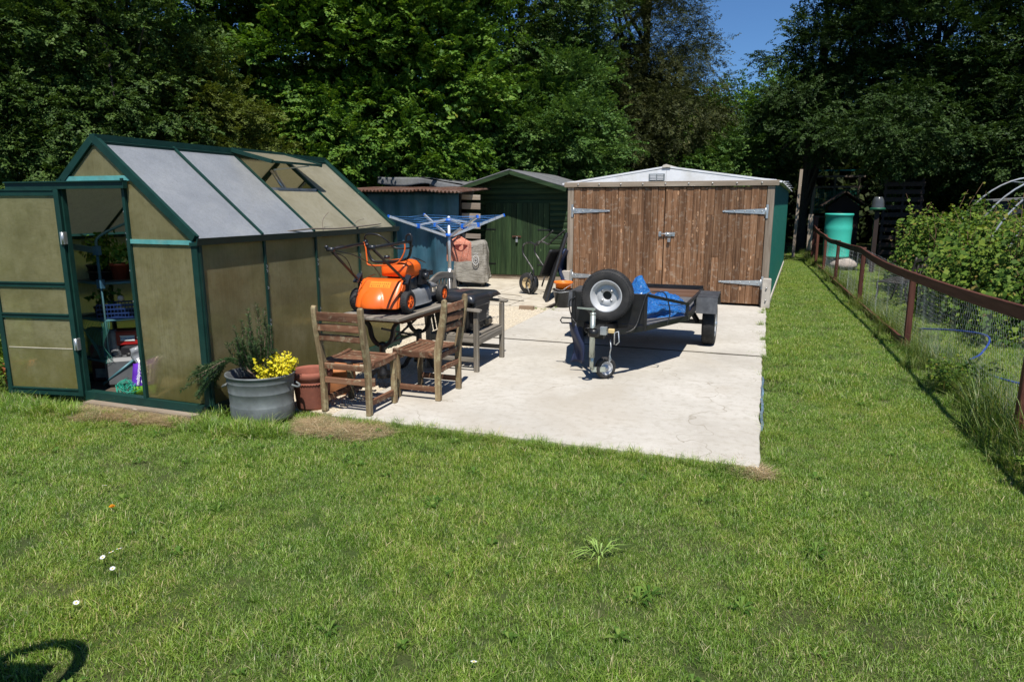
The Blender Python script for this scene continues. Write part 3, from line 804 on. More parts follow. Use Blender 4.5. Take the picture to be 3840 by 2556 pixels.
# side panes
for x in (GX0,GX1):
    for i in range(4):
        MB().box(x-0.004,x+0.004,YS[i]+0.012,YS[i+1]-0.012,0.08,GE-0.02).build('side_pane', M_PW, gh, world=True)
# gables: front has the doorway, back is full
def gz_(x): return GR - abs(x-GXR)*(GR-GE)/(GX1-GXR)
DX0, DX1 = -5.46, -4.79
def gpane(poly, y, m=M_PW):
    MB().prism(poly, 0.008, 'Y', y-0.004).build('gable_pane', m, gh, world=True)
BZ = 1.88
xa = GXR-(GR-BZ)/(GR-GE)*(GX1-GXR); xb = GXR+(GR-BZ)/(GR-GE)*(GX1-GXR)
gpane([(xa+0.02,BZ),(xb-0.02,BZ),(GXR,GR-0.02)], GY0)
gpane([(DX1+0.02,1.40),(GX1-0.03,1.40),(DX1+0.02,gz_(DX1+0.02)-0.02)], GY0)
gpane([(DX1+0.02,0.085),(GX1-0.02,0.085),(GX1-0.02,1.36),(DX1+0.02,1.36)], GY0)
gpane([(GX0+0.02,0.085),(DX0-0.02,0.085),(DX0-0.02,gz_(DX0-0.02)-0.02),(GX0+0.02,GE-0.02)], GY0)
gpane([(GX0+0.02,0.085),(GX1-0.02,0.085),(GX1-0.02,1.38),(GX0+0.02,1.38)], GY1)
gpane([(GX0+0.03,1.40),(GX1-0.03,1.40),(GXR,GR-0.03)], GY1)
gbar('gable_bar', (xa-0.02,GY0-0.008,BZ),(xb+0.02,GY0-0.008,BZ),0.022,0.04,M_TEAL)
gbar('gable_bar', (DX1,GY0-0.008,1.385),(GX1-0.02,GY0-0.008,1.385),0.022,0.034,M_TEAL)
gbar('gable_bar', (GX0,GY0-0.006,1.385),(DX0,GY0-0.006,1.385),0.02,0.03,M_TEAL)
gbar('gable_bar', (GX0,GY1,1.39),(GX1,GY1,1.39),0.03,0.05)
gbar('door_post', (DX1,GY0-0.01,0.08),(DX1,GY0-0.01,BZ),0.03,0.035,up=(0,1,0))
gbar('door_post', (DX0-0.02,GY0-0.01,0.08),(DX0-0.02,GY0-0.01,BZ),0.05,0.04,up=(0,1,0))
mb = MB(); mb.box(-6.08,-4.74,GY0-0.06,GY0-0.02,1.80,1.86); mb.box(-6.08,-4.74,GY0-0.075,GY0-0.02,1.852,1.862); mb.build('door_rail', M_GREENF, gh, world=True)
# cross braces behind the panes
for a, b2 in (((GX1-0.03,4.25,1.33),(GX1-0.03,5.62,0.1)),((GX1-0.03,7.15,1.33),(GX1-0.03,6.46,0.1)),((-4.2,GY0+0.03,1.36),(-4.72,GY0+0.03,0.1))):
    gbar('brace', a, b2, 0.02, 0.012)
for a, b2 in (((-5.9,6.44,GE+0.02),(-5.1,6.44,GR-0.04)),((-5.95,5.675,GE),(-5.1,5.675,GR-0.04))):
    gbar('brace', a, b2, 0.03, 0.05)
# timber base under the front sill
MB().box(-5.4,-4.2,GY0-0.12,GY0-0.04,-0.02,0.012).build('timber_footing', M_TIMBER_X, gh, world=True)
# roof panes
sl_ = Vector((GX1-GXR,0,GE-GR)); nrm = Vector((GR-GE,0,GX1-GXR)).normalized()
def roofpane(s, y0, y1, t0, t1, m, name='roof_pane'):
    p = []
    for y, t in ((y0,t0),(y1,t0),(y1,t1),(y0,t1)):
        p.append(Vector((GXR+s*0.92*0+s*(GX1-GXR)*t, y, GR+(GE-GR)*t)))
    nn = Vector((s*nrm.x,0,nrm.z))*0.005
    vs = [q-nn+Vector((0,0,0.012)) for q in p]+[q+nn+Vector((0,0,0.012)) for q in p]
    return MB().add(vs,[(0,3,2,1),(4,5,6,7),(0,1,5,4),(1,2,6,5),(2,3,7,6),(3,0,4,7)]).build(name, m, gh, world=True)
for s in (1,-1):
    for i in range(4):
        y0, y1 = YS[i]+0.016, YS[i+1]-0.016
        if s == 1 and i == 2:
            roofpane(1, y0, y1, 0.47, 1.0, M_PR)
            gbar('vent_sill', (GXR+0.47*(GX1-GXR), y0, GR+(GE-GR)*0.47+0.02), (GXR+0.47*(GX1-GXR), y1, GR+(GE-GR)*0.47+0.02), 0.03, 0.025, M_ALU)
        else:
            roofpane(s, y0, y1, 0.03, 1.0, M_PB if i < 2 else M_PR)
# open vent, hinged on the ridge
v0 = Vector((GXR+0.03,0,GR+0.035)); v1 = Vector((-4.545,0,2.085))
vp = MB(); dn = (v1-v0)
y0, y1 = 5.66, 6.455
n2 = Vector((0.0,0,0.004))
vs = [Vector((v.x,y,v.z))+k*n2 for k in (-1,1) for v, y in ((v0,y0),(v0,y1),(v1,y1),(v1,y0))]
vent = vp.add(vs,[(0,3,2,1),(4,5,6,7),(0,1,5,4),(1,2,6,5),(2,3,7,6),(3,0,4,7)]).build('roof_vent', M_PR, gh, world=True)
mb = MB()
for y in (y0,y1): mb.bar((v0.x,y,v0.z),(v1.x,y,v1.z),0.03,0.035)
mb.bar((v1.x,y0,v1.z),(v1.x,y1,v1.z),0.02,0.022); mb.bar((v0.x,y0,v0.z+0.006),(v0.x,y1,v0.z+0.006),0.04,0.04)
mb.build('vent_frame', M_GREENF, vent, world=True)
mb = MB(); mb.bar((-4.555,6.25,2.07),(-4.85,6.05,2.03),0.022,0.012); mb.bar((-4.85,6.05,2.03),(-4.70,6.05,1.815),0.02,0.014); mb.tube([(-4.86,6.02,2.02),(-4.72,6.02,1.83)],0.013,8)
mb.build('vent_opener', plain('aluminium arm',(0.6,0.56,0.54),0.35,0.6), vent, world=True)
# door leaf, folded back against the front wall
dv = Vector((-6.20,3.99,0))-Vector((-5.47,4.13,0)); dl = 0.745; da = math.atan2(dv.y, dv.x)
Md = T(-5.47,4.13,0) @ RZ(da)
mb = MB(); mb.push(Md)
mb.box(0,0.045,-0.018,0.018,0.04,1.80); mb.box(dl-0.045,dl,-0.018,0.018,0.04,1.80)
for z0, z1 in ((0.04,0.10),(0.715,0.76),(0.985,1.03),(1.745,1.80)): mb.box(0.045,dl-0.045,-0.016,0.016,z0,z1); mb.box(0.045,dl-0.045,-0.024,0.024,z1-0.012,z1-0.002)
door = mb.build('door', M_GREENF, gh, world=True)
for z0, z1 in ((0.10,0.715),(0.76,0.985),(1.03,1.745)):
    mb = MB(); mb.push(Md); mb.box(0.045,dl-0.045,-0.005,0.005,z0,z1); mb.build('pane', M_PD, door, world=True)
mb = MB(); mb.push(Md)
for z in (0.50,1.40): mb.box(-0.015,0.02,-0.024+0.0,0.03,z-0.05,z+0.05); mb.cyl((-0.002,0.03,z-0.05),(-0.002,0.03,z+0.05),0.009,8)
mb.build('hinge', M_ALU, door, world=True)
mb = MB(); mb.push(Md); mb.box(0.06,dl-0.06,-0.0075,0.0075,0.452,0.459); mb.build('pane_crack', plain('chalky scratch',(0.5,0.45,0.35),0.9), door, world=True)
# floor inside
mb = MB(); mb.box(GX0+0.04,GX1-0.04,GY0+0.04,GY1-0.04,0.0,0.012)
tag(mb.build('greenhouse_floor', plain('trodden earth',(0.09,0.07,0.048),0.95,0,0.3,9,bmp=0.5)), kind='structure')
# fallen twig lying on the gutter
mb = MB(); mb.tube(curve_pts([(-4.15,5.28,1.43),(-4.09,5.6,1.445),(-4.085,5.95,1.435),(-4.10,6.4,1.44),(-4.13,6.95,1.455)],5),[0.008]*20+[0.004],6)
mb.tube(curve_pts([(-4.10,5.78,1.435),(-4.14,5.86,1.53),(-4.12,5.93,1.6)],5),0.003,5); mb.tube(curve_pts([(-4.10,6.3,1.435),(-4.1,6.42,1.5),(-4.1,6.55,1.52)],5),0.0025,5)
tag(mb.build('twig', plain('grey twig',(0.16,0.13,0.10),0.9)), 'long dead twig lying along the greenhouse gutter', 'twig')

# ------------------------------------------------------------------ foliage helper for small plants
LEAF_PLANT = leafmat('soft plant leaf', [(0.0,(0.05,0.13,0.02)),(0.6,(0.12,0.26,0.045)),(1.0,(0.24,0.34,0.07))])
M_STEM = plain('green stem', (0.07,0.12,0.03), 0.6)
def plant_mesh(name, h, spread, nleaf, size, seed, mat, parent, base=(0,0,0), nst=4):
    rg = np.random.default_rng(seed); mb = MB(); Ps = []; Ns = []
    for s in range(nst):
        a = rg.uniform(0, 2*PI); tip = Vector((math.cos(a)*spread*rg.uniform(0.3,1), math.sin(a)*spread*rg.uniform(0.3,1), h*rg.uniform(0.7,1)))
        pts = curve_pts([Vector(base), Vector(base)+Vector((tip.x*0.25,tip.y*0.25,tip.z*0.5)), Vector(base)+tip], 5)
        mb.tube(pts, [0.004]*(len(pts)-1)+[0.002], 5)
        for k in range(nleaf//nst):
            p = pts[int(rg.uniform(0.35,1)*(len(pts)-1))]; off = rg.normal(size=3)*np.array([size*0.8,size*0.8,size*0.5])
            Ps.append(np.array(p)+off); Ns.append(np.array([off[0],off[1],0.5*size])/size + rg.normal(size=3)*0.5)
    mb.build('stem', M_STEM, parent)
    V, F, r = leaf_quads(np.array(Ps), unit(np.array(Ns)), size, rg, 0.55)
    mobj('leaf', fast_mesh(name, V, F, r), mat, parent)
def pot(parent_name, label, loc, r, h, m, group=None, plant=None, taper=0.75, seed=1):
    p = thing(parent_name, label, 'pot plant' if plant else 'pot', loc, 0, group)
    mb = MB(); mb.lathe([(0.001,0),(r*taper,0),(r*0.97,h*0.86),(r*1.04,h*0.86),(r*1.06,h),(r*0.96,h),(r*0.93,h*0.85),(0.001,h*0.85)], 20)
    mb.build('pot', m, p)
    if plant:
        plant_mesh('leaf', plant[0], plant[1], plant[2], plant[3], seed, plant[4], p, (0,0,h*0.8), plant[5] if len(plant) > 5 else 4)
    return p

# ------------------------------------------------------------------ contents of the greenhouse, seen through the doorway
rk = thing('tube_shelving', 'blue-green tubular steel shelving rack inside the greenhouse doorway', 'shelving', (-5.35,4.72,0), 0)
M_TUBE = plain('blue green tube', (0.06,0.16,0.19), 0.45, 0.1, 0.2, 10, dirt=(0.12,0.14,0.12))
def rt(name, pts, r=0.0125): MB().tube(pts, r, 8).build(name, M_TUBE, rk, world=True)
for (x,y) in ((-5.30,4.52),(-5.0,4.95),(-5.88,4.6),(-5.5,5.3)): rt('upright', [(x,y,0.02),(x,y,1.30)])
rt('upright', curve_pts([(-5.30,4.52,1.28),(-5.28,4.55,1.40),(-5.1,4.8,1.55)],5))
for z in (0.24,0.63,0.97):
    rt('shelf_edge', [(-5.30,4.52,z),(-5.0,4.95,z)]); rt('shelf_edge', [(-5.30,4.52,z),(-5.88,4.6,z)]); rt('shelf_edge', [(-5.88,4.6,z),(-5.5,5.3,z)]); rt('shelf_edge', [(-5.0,4.95,z),(-5.5,5.3,z)])
    MB().add([(-5.29,4.53,z+0.012),(-5.01,4.95,z+0.012),(-5.5,5.29,z+0.012),(-5.87,4.61,z+0.012)],[(0,1,2,3)]).build('shelf', plain('shelf wire tray',(0.03,0.05,0.055),0.6), rk, world=True, solid=0.008)
for (x,y,z) in ((-5.30,4.52,0.98),(-5.30,4.52,1.28)): MB().box(x-0.03,x+0.03,y-0.02,y+0.02,z-0.05,z+0.03).build('joint', plain('blue joint',(0.05,0.14,0.22),0.5), rk, world=True)
MB().bar((-5.30,4.52,1.27),(-5.72,4.58,1.30),0.03,0.05).build('top_bar', plain('blue joint b',(0.05,0.13,0.2),0.5), rk, world=True)
rt('brace', [(-5.32,4.44,0.05),(-5.1,4.6,0.26)]); rt('brace', [(-5.1,4.6,0.26),(-4.9,4.62,0.22)])
rk.location.x -= 0.31
M_REDPOT = plain('red brown plastic pot', (0.28,0.05,0.025), 0.5)
M_BLKPOT = plain('black plastic pot', (0.014,0.014,0.014), 0.5)
pot('potted_seedling', 'leafy pepper plant in a red-brown pot on the top greenhouse shelf', (-5.66,4.78,0.985), 0.085, 0.15, M_REDPOT, None, (0.24,0.14,120,0.06,LEAF_PLANT,7), 0.8, 3)
pot('potted_seedling', 'smaller seedling pot at the right end of the top greenhouse shelf', (-5.53,4.86,0.985), 0.06, 0.10, M_REDPOT, None, (0.16,0.1,46,0.045,LEAF_PLANT,5), 0.8, 4)
pot('potted_tomato', 'tall tomato plant in a dark pot at the left of the top greenhouse shelf', (-5.97,4.80,0.985), 0.1, 0.13, M_BLKPOT, None, (0.36,0.17,170,0.065,LEAF_PLANT,7), 0.8, 5)
pot('potted_tomato', 'bushy tomato seedling in a shallow dark tray on the top greenhouse shelf', (-5.82,4.72,0.985), 0.12, 0.08, M_BLKPOT, None, (0.28,0.16,150,0.055,LEAF_PLANT,7), 0.9, 6)
pot('vine_plant', 'trailing plant hanging down behind the shelf upright in the greenhouse doorway', (-5.76,4.64,0.645), 0.08, 0.1, M_BLKPOT, None, (0.2,0.17,70,0.06,LEAF_PLANT,6), 0.8, 8)
pot('potted_tomato', 'tall tomato plant reaching up under the open greenhouse roof vent', (-4.75,6.25,0.012), 0.14, 0.26, M_BLKPOT, None, (1.62,0.14,110,0.09,LEAF_PLANT,4), 0.8, 9)
pot('potted_tomato', 'orange-potted tomato plant behind the greenhouse side panes', (-4.42,4.78,0.79), 0.21, 0.33, M_TERRA, None, (0.3,0.2,60,0.09,LEAF_PLANT,5), 0.8, 10)
pot('potted_tomato', 'leafy tomato plant on the floor just behind the greenhouse front pane', (-4.40,4.50,0.012), 0.13, 0.22, M_BLKPOT, None, (0.5,0.16,120,0.09,LEAF_PLANT,7), 0.8, 12)
pot('potted_tomato', 'bushy plant on the staging behind the middle greenhouse side pane', (-4.42,5.55,0.79), 0.13, 0.18, M_BLKPOT, None, (0.3,0.2,140,0.09,LEAF_PLANT,7), 0.8, 13)
st = thing('staging_bench', 'timber staging bench behind the greenhouse side panes', 'bench', (-4.5,5.6,0))
MB().box(-0.27,0.27,-1.0,1.2,0.74,0.78).build('top', M_TEAK_Y, st)
for x in (-0.24,0.24):
    for y in (-0.95,1.1): MB().box(x-0.02,x+0.02,y-0.02,y+0.02,0.012,0.74).build('leg', M_TEAK_Z, st)
cr = thing('plastic_crate', 'blue latticed plastic crate on the middle greenhouse shelf', 'crate', (-5.60,4.68,0.648), R(40))
M_BLUEC = plain('blue plastic crate', (0.008,0.025,0.10), 0.4)
mb = MB()
for z in (0.0,0.04,0.08,0.12): 
    for s in (-1,1): mb.bar((-0.17,s*0.11,z+0.006),(0.17,s*0.11,z+0.006),0.006,0.014); mb.bar((s*0.17,-0.11,z+0.006),(s*0.17,0.11,z+0.006),0.006,0.014)
for i in range(13):
    x = -0.17+i*0.0283
    for s in (-1,1): mb.bar((x,s*0.11,0.0),(x,s*0.11,0.125),0.008,0.006,(1,0,0))
mb.box(-0.17,0.17,-0.11,0.11,-0.002,0.004)
mb.bar((0.17,-0.11,0.1),(0.17,-0.02,0.16),0.014,0.01)
mb.build('basket', M_BLUEC, cr)
o = MB().sphere((0,0,0.028),0.03,12,0.9).build('stone', plain('pale smooth pebble',(0.62,0.5,0.42),0.7)); o.location = (-5.53,4.64,0.80)
tag(o, 'pale pinkish pebble resting on the blue crate in the greenhouse', 'pebble')
def text_mesh(s, size, name='lettering', ext=0.001, bold=0.0, align='CENTER'):
    cu = bpy.data.curves.new(name, 'FONT'); cu.body = s; cu.size = size; cu.extrude = ext; cu.offset = bold; cu.align_x = align; cu.align_y = 'CENTER'
    to = bpy.data.objects.new(name, cu); me = bpy.data.meshes.new_from_object(to); bpy.data.objects.remove(to)
    return me
def text(s, size, m, parent, Mx, name='lettering', bold=0.0):
    me = text_mesh(s, size, name, 0.0006, bold); me.transform(Mx); me.materials.clear(); me.materials.append(m)
    o = bpy.data.objects.new(name, me); COL.objects.link(o); o.parent = parent; return o
M_WHITE = plain('white print', (0.78,0.78,0.76), 0.5, 0, 0.04)
tb = thing('sweet_tub', 'red sweet tub with a white label on the lower greenhouse shelf', 'tub', (-5.63,4.77,0.37), R(38))
mb = MB(); mb.prism([(-0.115,0),(0.115,0),(0.13,0.13),(-0.13,0.13)],0.16,'Y',-0.08); mb.build('tub', plain('red plastic',(0.36,0.012,0.012),0.35), tb, bevel=0.008)
MB().box(-0.13,0.13,-0.085,0.085,0.131,0.14).build('lid', plain('dark red lid',(0.2,0.01,0.01),0.4), tb)
MB().prism([(-0.062,0.045),(0.062,0.04),(0.058,0.065),(0.064,0.092),(-0.064,0.095),(-0.057,0.07)],0.002,'Y',-0.0845).build('label', M_WHITE, tb)
text('Celebrations', 0.021, plain('blue print',(0.03,0.12,0.4),0.5), tb, T(0,-0.0855,0.066) @ RX(PI/2), bold=0.0006)
cb = thing('compost_bag', 'purple and green bag of multipurpose compost leaning just inside the greenhouse door', 'compost bag', (-5.045,4.34,0.02), R(38))
def fn(u, v):
    w = 0.20; x = lerp(-w/2, w/2, u); z = v*0.33; e = (1-(2*u-1)**2)**0.5*(1-(2*v-1)**4)
    return (x+0.04*v+0.05*v*v*(0 if u < 0.5 else 0), 0.05-0.055*e+0.06*v+0.006*mnoise.noise(Vector((u*5,v*5,3))), z - (0.06*(1-u) if v > 0.85 else 0))
def fnb(u, v):
    p = fn(u, v); w = (1-(2*u-1)**2)**0.5*(1-(2*v-1)**4)
    return (p[0], p[1]+0.09*w+0.01, p[2])
PUR = plain('purple film', (0.11,0.022,0.36), 0.3); LIM = plain('lime film', (0.22,0.52,0.04), 0.35)
mb = MB(); mb.sheet(lambda u,v: fn(u, 0.28+0.72*v), 14, 14); mb.sheet(fnb, 14, 16); mb.build('bag', PUR, cb, fix=False)
mb = MB(); mb.sheet(lambda u,v: (lambda p:(p[0],p[1]-0.001,p[2]))(fn(u, 0.27*v)), 14, 6); mb.build('lower_print', LIM, cb, fix=False)
for s, sz, x, b_ in (('multipurpose',0.038,-0.035,0.0006),('Compost',0.05,0.012,0.0012),('For all round use',0.022,0.055,0.0005)):
    text(s, sz, M_WHITE, cb, T(x+0.02,0.014,0.205) @ RX(PI/2-0.18) @ RZ(PI/2-0.12), bold=b_)
text('peat', 0.03, M_WHITE, cb, T(0.045,-0.002,0.05) @ RX(PI/2-0.15) @ RZ(PI/2)); text('Mr', 0.03, plain('dark print',(0.03,0.05,0.02),0.5), cb, T(-0.03,-0.002,0.05) @ RX(PI/2-0.15) @ RZ(PI/2)) if False else None
# green netting ball
rg = np.random.default_rng(11); mb = MB()
for k in range(46):
    a = rg.uniform(0,2*PI); t = rg.normal(size=3); t /= np.linalg.norm(t); b2 = np.cross(t, rg.normal(size=3)); b2 /= np.linalg.norm(b2); rr = rg.uniform(0.04,0.09); c0 = rg.normal(size=3)*0.02
    pts = [(c0[0]+rr*(t[0]*math.cos(q)+b2[0]*math.sin(q)), c0[1]+rr*(t[1]*math.cos(q)+b2[1]*math.sin(q)), max(0.004,0.08+c0[2]+rr*0.9*(t[2]*math.cos(q)+b2[2]*math.sin(q)))) for q in np.linspace(a,a+4.5,12)]
    mb.tube(pts, 0.0022, 3)
o = mb.build('garden_netting', plain('green netting',(0.02,0.36,0.24),0.5)); o.location = (-5.17,4.31,0.015)
tag(o, 'bundle of bright green garden netting on the greenhouse door sill', 'netting')
def net_sheet(fn, nu, nv, w, name, m):
    vs = [fn(i/nu, j/nv) for j in range(nv+1) for i in range(nu+1)]; mb = MB()
    for j in range(nv+1):
        for i in range(nu):
            mb.bar(vs[j*(nu+1)+i], vs[j*(nu+1)+i+1], w, w, (0.1,0.9,0.3))
    for j in range(nv):
        for i in range(nu+1):
            mb.bar(vs[j*(nu+1)+i], vs[(j+1)*(nu+1)+i], w, w, (0.1,0.9,0.3))
    return mb.build(name, m, fix=False)
o = net_sheet(lambda u,v: (-5.78+0.26*u+0.04*math.sin(v*6+u*3), 4.46+0.03*math.sin(u*9+v*4), 0.28+0.36*v+0.03*math.sin(u*7)), 18, 24, 0.0018, 'hanging_netting', plain('dull green netting',(0.04,0.2,0.16),0.6))
tag(o, 'dull green netting draped over the shelf upright in the greenhouse', 'netting')
jc = thing('jerrycan', 'grey plastic jerrycan on the greenhouse floor behind the compost bag', 'jerrycan', (-5.56,4.60,0.015), R(40))
mb = MB(); mb.box(-0.13,0.13,-0.09,0.09,0,0.27); mb.build('body', plain('cloudy white plastic',(0.11,0.115,0.12),0.45), jc, bevel=0.03)
mb = MB(); mb.tube(curve_pts([(-0.09,0,0.27),(-0.085,0,0.315),(-0.02,0,0.325),(0.0,0,0.27)],5),0.014,8); mb.build('handle', bpy.data.materials['cloudy white plastic'], jc)
MB().cyl((0.07,0,0.265),(0.07,0,0.30),0.025,12).build('cap', M_BLKPOT, jc)
for i, (x,y,z,w,h,c,lab) in enumerate(((-5.90,4.66,0.25,0.2,0.28,(0.12,0.2,0.08),'green printed feed bag on the lower shelf at the left of the doorway'),(-5.72,4.64,0.25,0.13,0.27,(0.4,0.42,0.42),'white and blue carton on the lower shelf behind the netting'),(-5.85,4.66,0.013,0.22,0.36,(0.12,0.05,0.05),'dark red sack on the greenhouse floor beneath the shelf'))):
    t = thing('sack' if i != 1 else 'carton', lab, 'sack' if i != 1 else 'carton', (x,y,z), R(10+i*8))
    mb = MB(); mb.box(-w/2,w/2,-0.05,0.05,0,h); mb.build('body', plain('pack %d' % i, c, 0.5, 0, 0.4, 7), t, bevel=0.02)
    MB().box(-w*0.32,w*0.32,-0.053,-0.05,h*0.12,h*0.36).build('label', plain('pack label %d' % i, (0.32,0.34,0.3) if i != 1 else (0.05,0.16,0.26), 0.5, 0, 0.4, 12), t)
o = MB().sheet(lambda u,v: (-0.08+0.16*u+0.02*math.sin(v*9), 0.03*math.sin(u*8+v*5), 0.22*v*(1-0.2*abs(2*u-1))), 10, 10).build('plastic_bag', plain('crumpled clear film',(0.2,0.21,0.22),0.2), solid=0.002); o.location = (-5.15,4.44,0.24)
tag(o, 'crumpled pale plastic bag hanging above the compost bag in the greenhouse', 'plastic bag')
o = MB().box(-0.2,0.2,-0.12,0.12,0,0.118).build('storage_box', plain('dark box',(0.02,0.02,0.024),0.5), bevel=0.02); o.location = (-5.63,4.80,0.25)
tag(o, 'dark storage box on the lowest greenhouse shelf under the red tub', 'box')
# ------------------------------------------------------------------ slatted chairs
def make_chair(label, loc, rz):
    c = thing('garden_chair', label, 'chair', loc, rz, 'weathered wooden garden chairs')
    for s in (-1,1):
        x = s*0.212
        pts = [(x,-0.19,0.0),(x,-0.188,0.28),(x,-0.192,0.43),(x,-0.215,0.55),(x,-0.245,0.70),(x,-0.262,0.83),(x,-0.263,0.872),(x,-0.263,0.888)]
        MB().path(pts, 0.042, [0.05,0.052,0.062,0.062,0.052,0.046,0.042,0.02], up=(0,-1,0)).build('leg', M_TEAK_Z, c, bevel=0.006)
        MB().path([(x*1.02,0.205,0.0),(x*1.02,0.205,0.40)], 0.042, 0.046, up=(0,-1,0)).build('leg', M_TEAK_Z, c, bevel=0.005)
        MB().box(x-0.014,x+0.014,-0.165,0.185,0.075,0.122).build('stretcher', M_TEAK_Y, c, bevel=0.004)
        MB().path([(x,-0.165,0.405),(x*1.03,0.05,0.40),(x*1.06,0.235,0.418)], 0.034, [0.06,0.058,0.05], up=(0,0,1)).build('seat_rail', M_TEAK_Y, c, bevel=0.006)
        o = MB().lathe([(0.0001,s*0.0005),(0.022,s*0.0005),(0.022,0)],12,'X',(x+s*0.0185,-0.13,0.405)).build('wooden_plug', plain('plug timber %d' % s,(0.16,0.065,0.03),0.7), c)
    MB().box(-0.19,0.19,-0.205,-0.178,0.245,0.292).build('stretcher', M_TEAK_X, c, bevel=0.004)
    MB().box(-0.19,0.19,0.19,0.215,0.345,0.395).build('seat_rail', M_TEAK_X, c, bevel=0.004)
    MB().box(-0.19,0.19,-0.2,-0.175,0.36,0.41).build('seat_rail', M_TEAK_X, c, bevel=0.004)
    for k, y in enumerate((-0.135,-0.068,0.0,0.068,0.136,0.204)):
        zz = 0.414 - 0.012*math.sin((y+0.17)/0.4*PI)
        MB().box(-0.197,0.197,y-0.029,y+0.029,zz,zz+0.016).build('slat', M_TEAK_X, c, bevel=0.003)
    for z, y, h in ((0.80,-0.255,0.072),(0.712,-0.247,0.06),(0.628,-0.232,0.055)):
        pts = [(-0.195,y,z),(-0.1,y-0.022,z+0.006),(0,y-0.03,z+0.008),(0.1,y-0.022,z+0.006),(0.195,y,z)]
        MB().path(pts, 0.018, h, up=(0,0.12,1)).build('back_slat', M_TEAK_X, c, bevel=0.004)
    return c
make_chair('slatted wooden chair with its back to the lawn, nearest the terracotta pots', (-3.10, 4.765, 0.004), R(0))
make_chair('slatted wooden chair turned side-on, pushed up to the side of the mower table', (-2.745, 5.365, 0.004), R(90))

# ------------------------------------------------------------------ table on cast iron pedestals
tb_ = thing('pub_table', 'narrow weathered wooden table on black cast iron pedestals carrying the mower', 'table', (-3.23,5.74,0.0), 0)
ZT_ = 0.705
for i in range(4):
    x0 = -0.33+i*0.165
    MB().box(x0+0.001,x0+0.164,-0.62,0.62,ZT_-0.024,ZT_).build('board', M_GREYW_Y, tb_, bevel=0.003)
mb = MB(); mb.box(-0.27,0.27,-0.5,-0.46,ZT_-0.06,ZT_-0.025); mb.box(-0.27,0.27,0.46,0.5,ZT_-0.06,ZT_-0.025); mb.box(0.25,0.275,-0.46,0.46,ZT_-0.07,ZT_-0.025); mb.box(-0.275,-0.25,-0.46,0.46,ZT_-0.07,ZT_-0.025)
mb.build('apron', M_TEAK_Y, tb_)
for y in (-0.36, 0.36):
    mb = MB()
    mb.lathe([(0.001,0.10),(0.06,0.10),(0.052,0.15),(0.034,0.18),(0.03,0.24),(0.04,0.26),(0.03,0.28),(0.028,0.40),(0.04,0.415),(0.03,0.43),(0.001,0.44)],14,'Z',(0,y,0))
    for s in (-1,1):
        mb.path(curve_pts([(0,y,0.40),(s*0.06,y,0.42),(s*0.105,y,0.48),(s*0.13,y,0.58),(s*0.20,y,0.645),(s*0.27,y,0.665)],5), 0.03, 0.035, up=(0,1,0))
        mb.path(curve_pts([(0,y,0.14),(s*0.07,y,0.155),(s*0.13,y,0.11),(s*0.17,y,0.045),(s*0.23,y,0.018),(s*0.26,y,0.03)],5), 0.036, 0.035, up=(0,1,0))
        mb.lathe([(0.001,0),(0.03,0),(0.03,0.02),(0.001,0.02)],10,'Z',(s*0.235,y,0))
    mb.build('pedestal', M_BLACK, tb_)
mb = MB(); mb.bar((0,-0.36,0.36),(0,0.36,0.56),0.012,0.02); mb.bar((0,0.36,0.36),(0,-0.36,0.56),0.012,0.02); mb.bar((0.02,-0.33,0.41),(0.02,0.34,0.41),0.02,0.016)
mb.build('tie_rod', M_BLACK, tb_)

# ------------------------------------------------------------------ lawn mower on the table (front towards +Y)
lm = thing('lawn_mower', 'orange petrol lawn mower with folded black handles standing on the wooden table', 'lawn mower', (-3.215,5.775,0.71), 0)
def wheel_parts(name, cx, cy, cz, r, w, rim, rmat, parent, spokes=5, rimr=0.6, axis='X'):
    mb = MB()
    mb.lathe([(r*rimr,-w/2),(r*0.9,-w/2),(r*0.985,-w*0.36),(r,-w*0.2),(r,w*0.2),(r*0.985,w*0.36),(r*0.9,w/2),(r*rimr,w/2),(r*rimr,-w/2)],28,'X',(cx,cy,cz))
    for k in range(30):
        a = 2*PI*k/30
        for s in (-1,1):
            mb.push(T(cx,cy,cz) @ RX(a+ (0.1 if s > 0 else 0)))
            mb.bar((s*w*0.02,0,r*1.0),(s*w*0.38,0.004*s,r*0.995),0.006,0.004); mb.pop()
    t = mb.build(name, M_RUBBER, parent, fix=False)
    for s in (1,-1):
        mb = MB(); xo = cx+s*w*0.42
        mb.lathe([(r*rimr+0.001,s*0.0),(r*rimr*0.9,s*0.004),(r*rimr*0.86,-s*0.012),(r*0.2,-s*0.012),(r*0.2,s*0.008),(r*0.07,s*0.008),(r*0.07,-s*0.02)],24,'X',(xo,cy,cz))
        for k in range(spokes):
            a = 2*PI*k/spokes+0.3
            p = (xo-s*0.004,cy+math.cos(a)*r*0.18,cz+math.sin(a)*r*0.18); q = (xo-s*0.004,cy+math.cos(a)*r*rimr*0.9,cz+math.sin(a)*r*rimr*0.9)
            mb.bar(p,q,r*0.22,0.014,(1,0,0),r*0.1,0.014)
        mb.build('rim', rmat, t, fix=False)
    return t
for (x,y,r) in ((0.245,-0.36,0.103),(-0.275,-0.36,0.103),(0.23,0.375,0.092),(-0.235,0.375,0.092)):
    wheel_parts('wheel', x, y, r+0.001, r, 0.062, 0.6, M_ORANGE, lm)
M_DECK = plain('grey alloy deck', (0.27,0.28,0.285), 0.42, 0.25, 0.14, 7, dirt=(0.2,0.17,0.13))
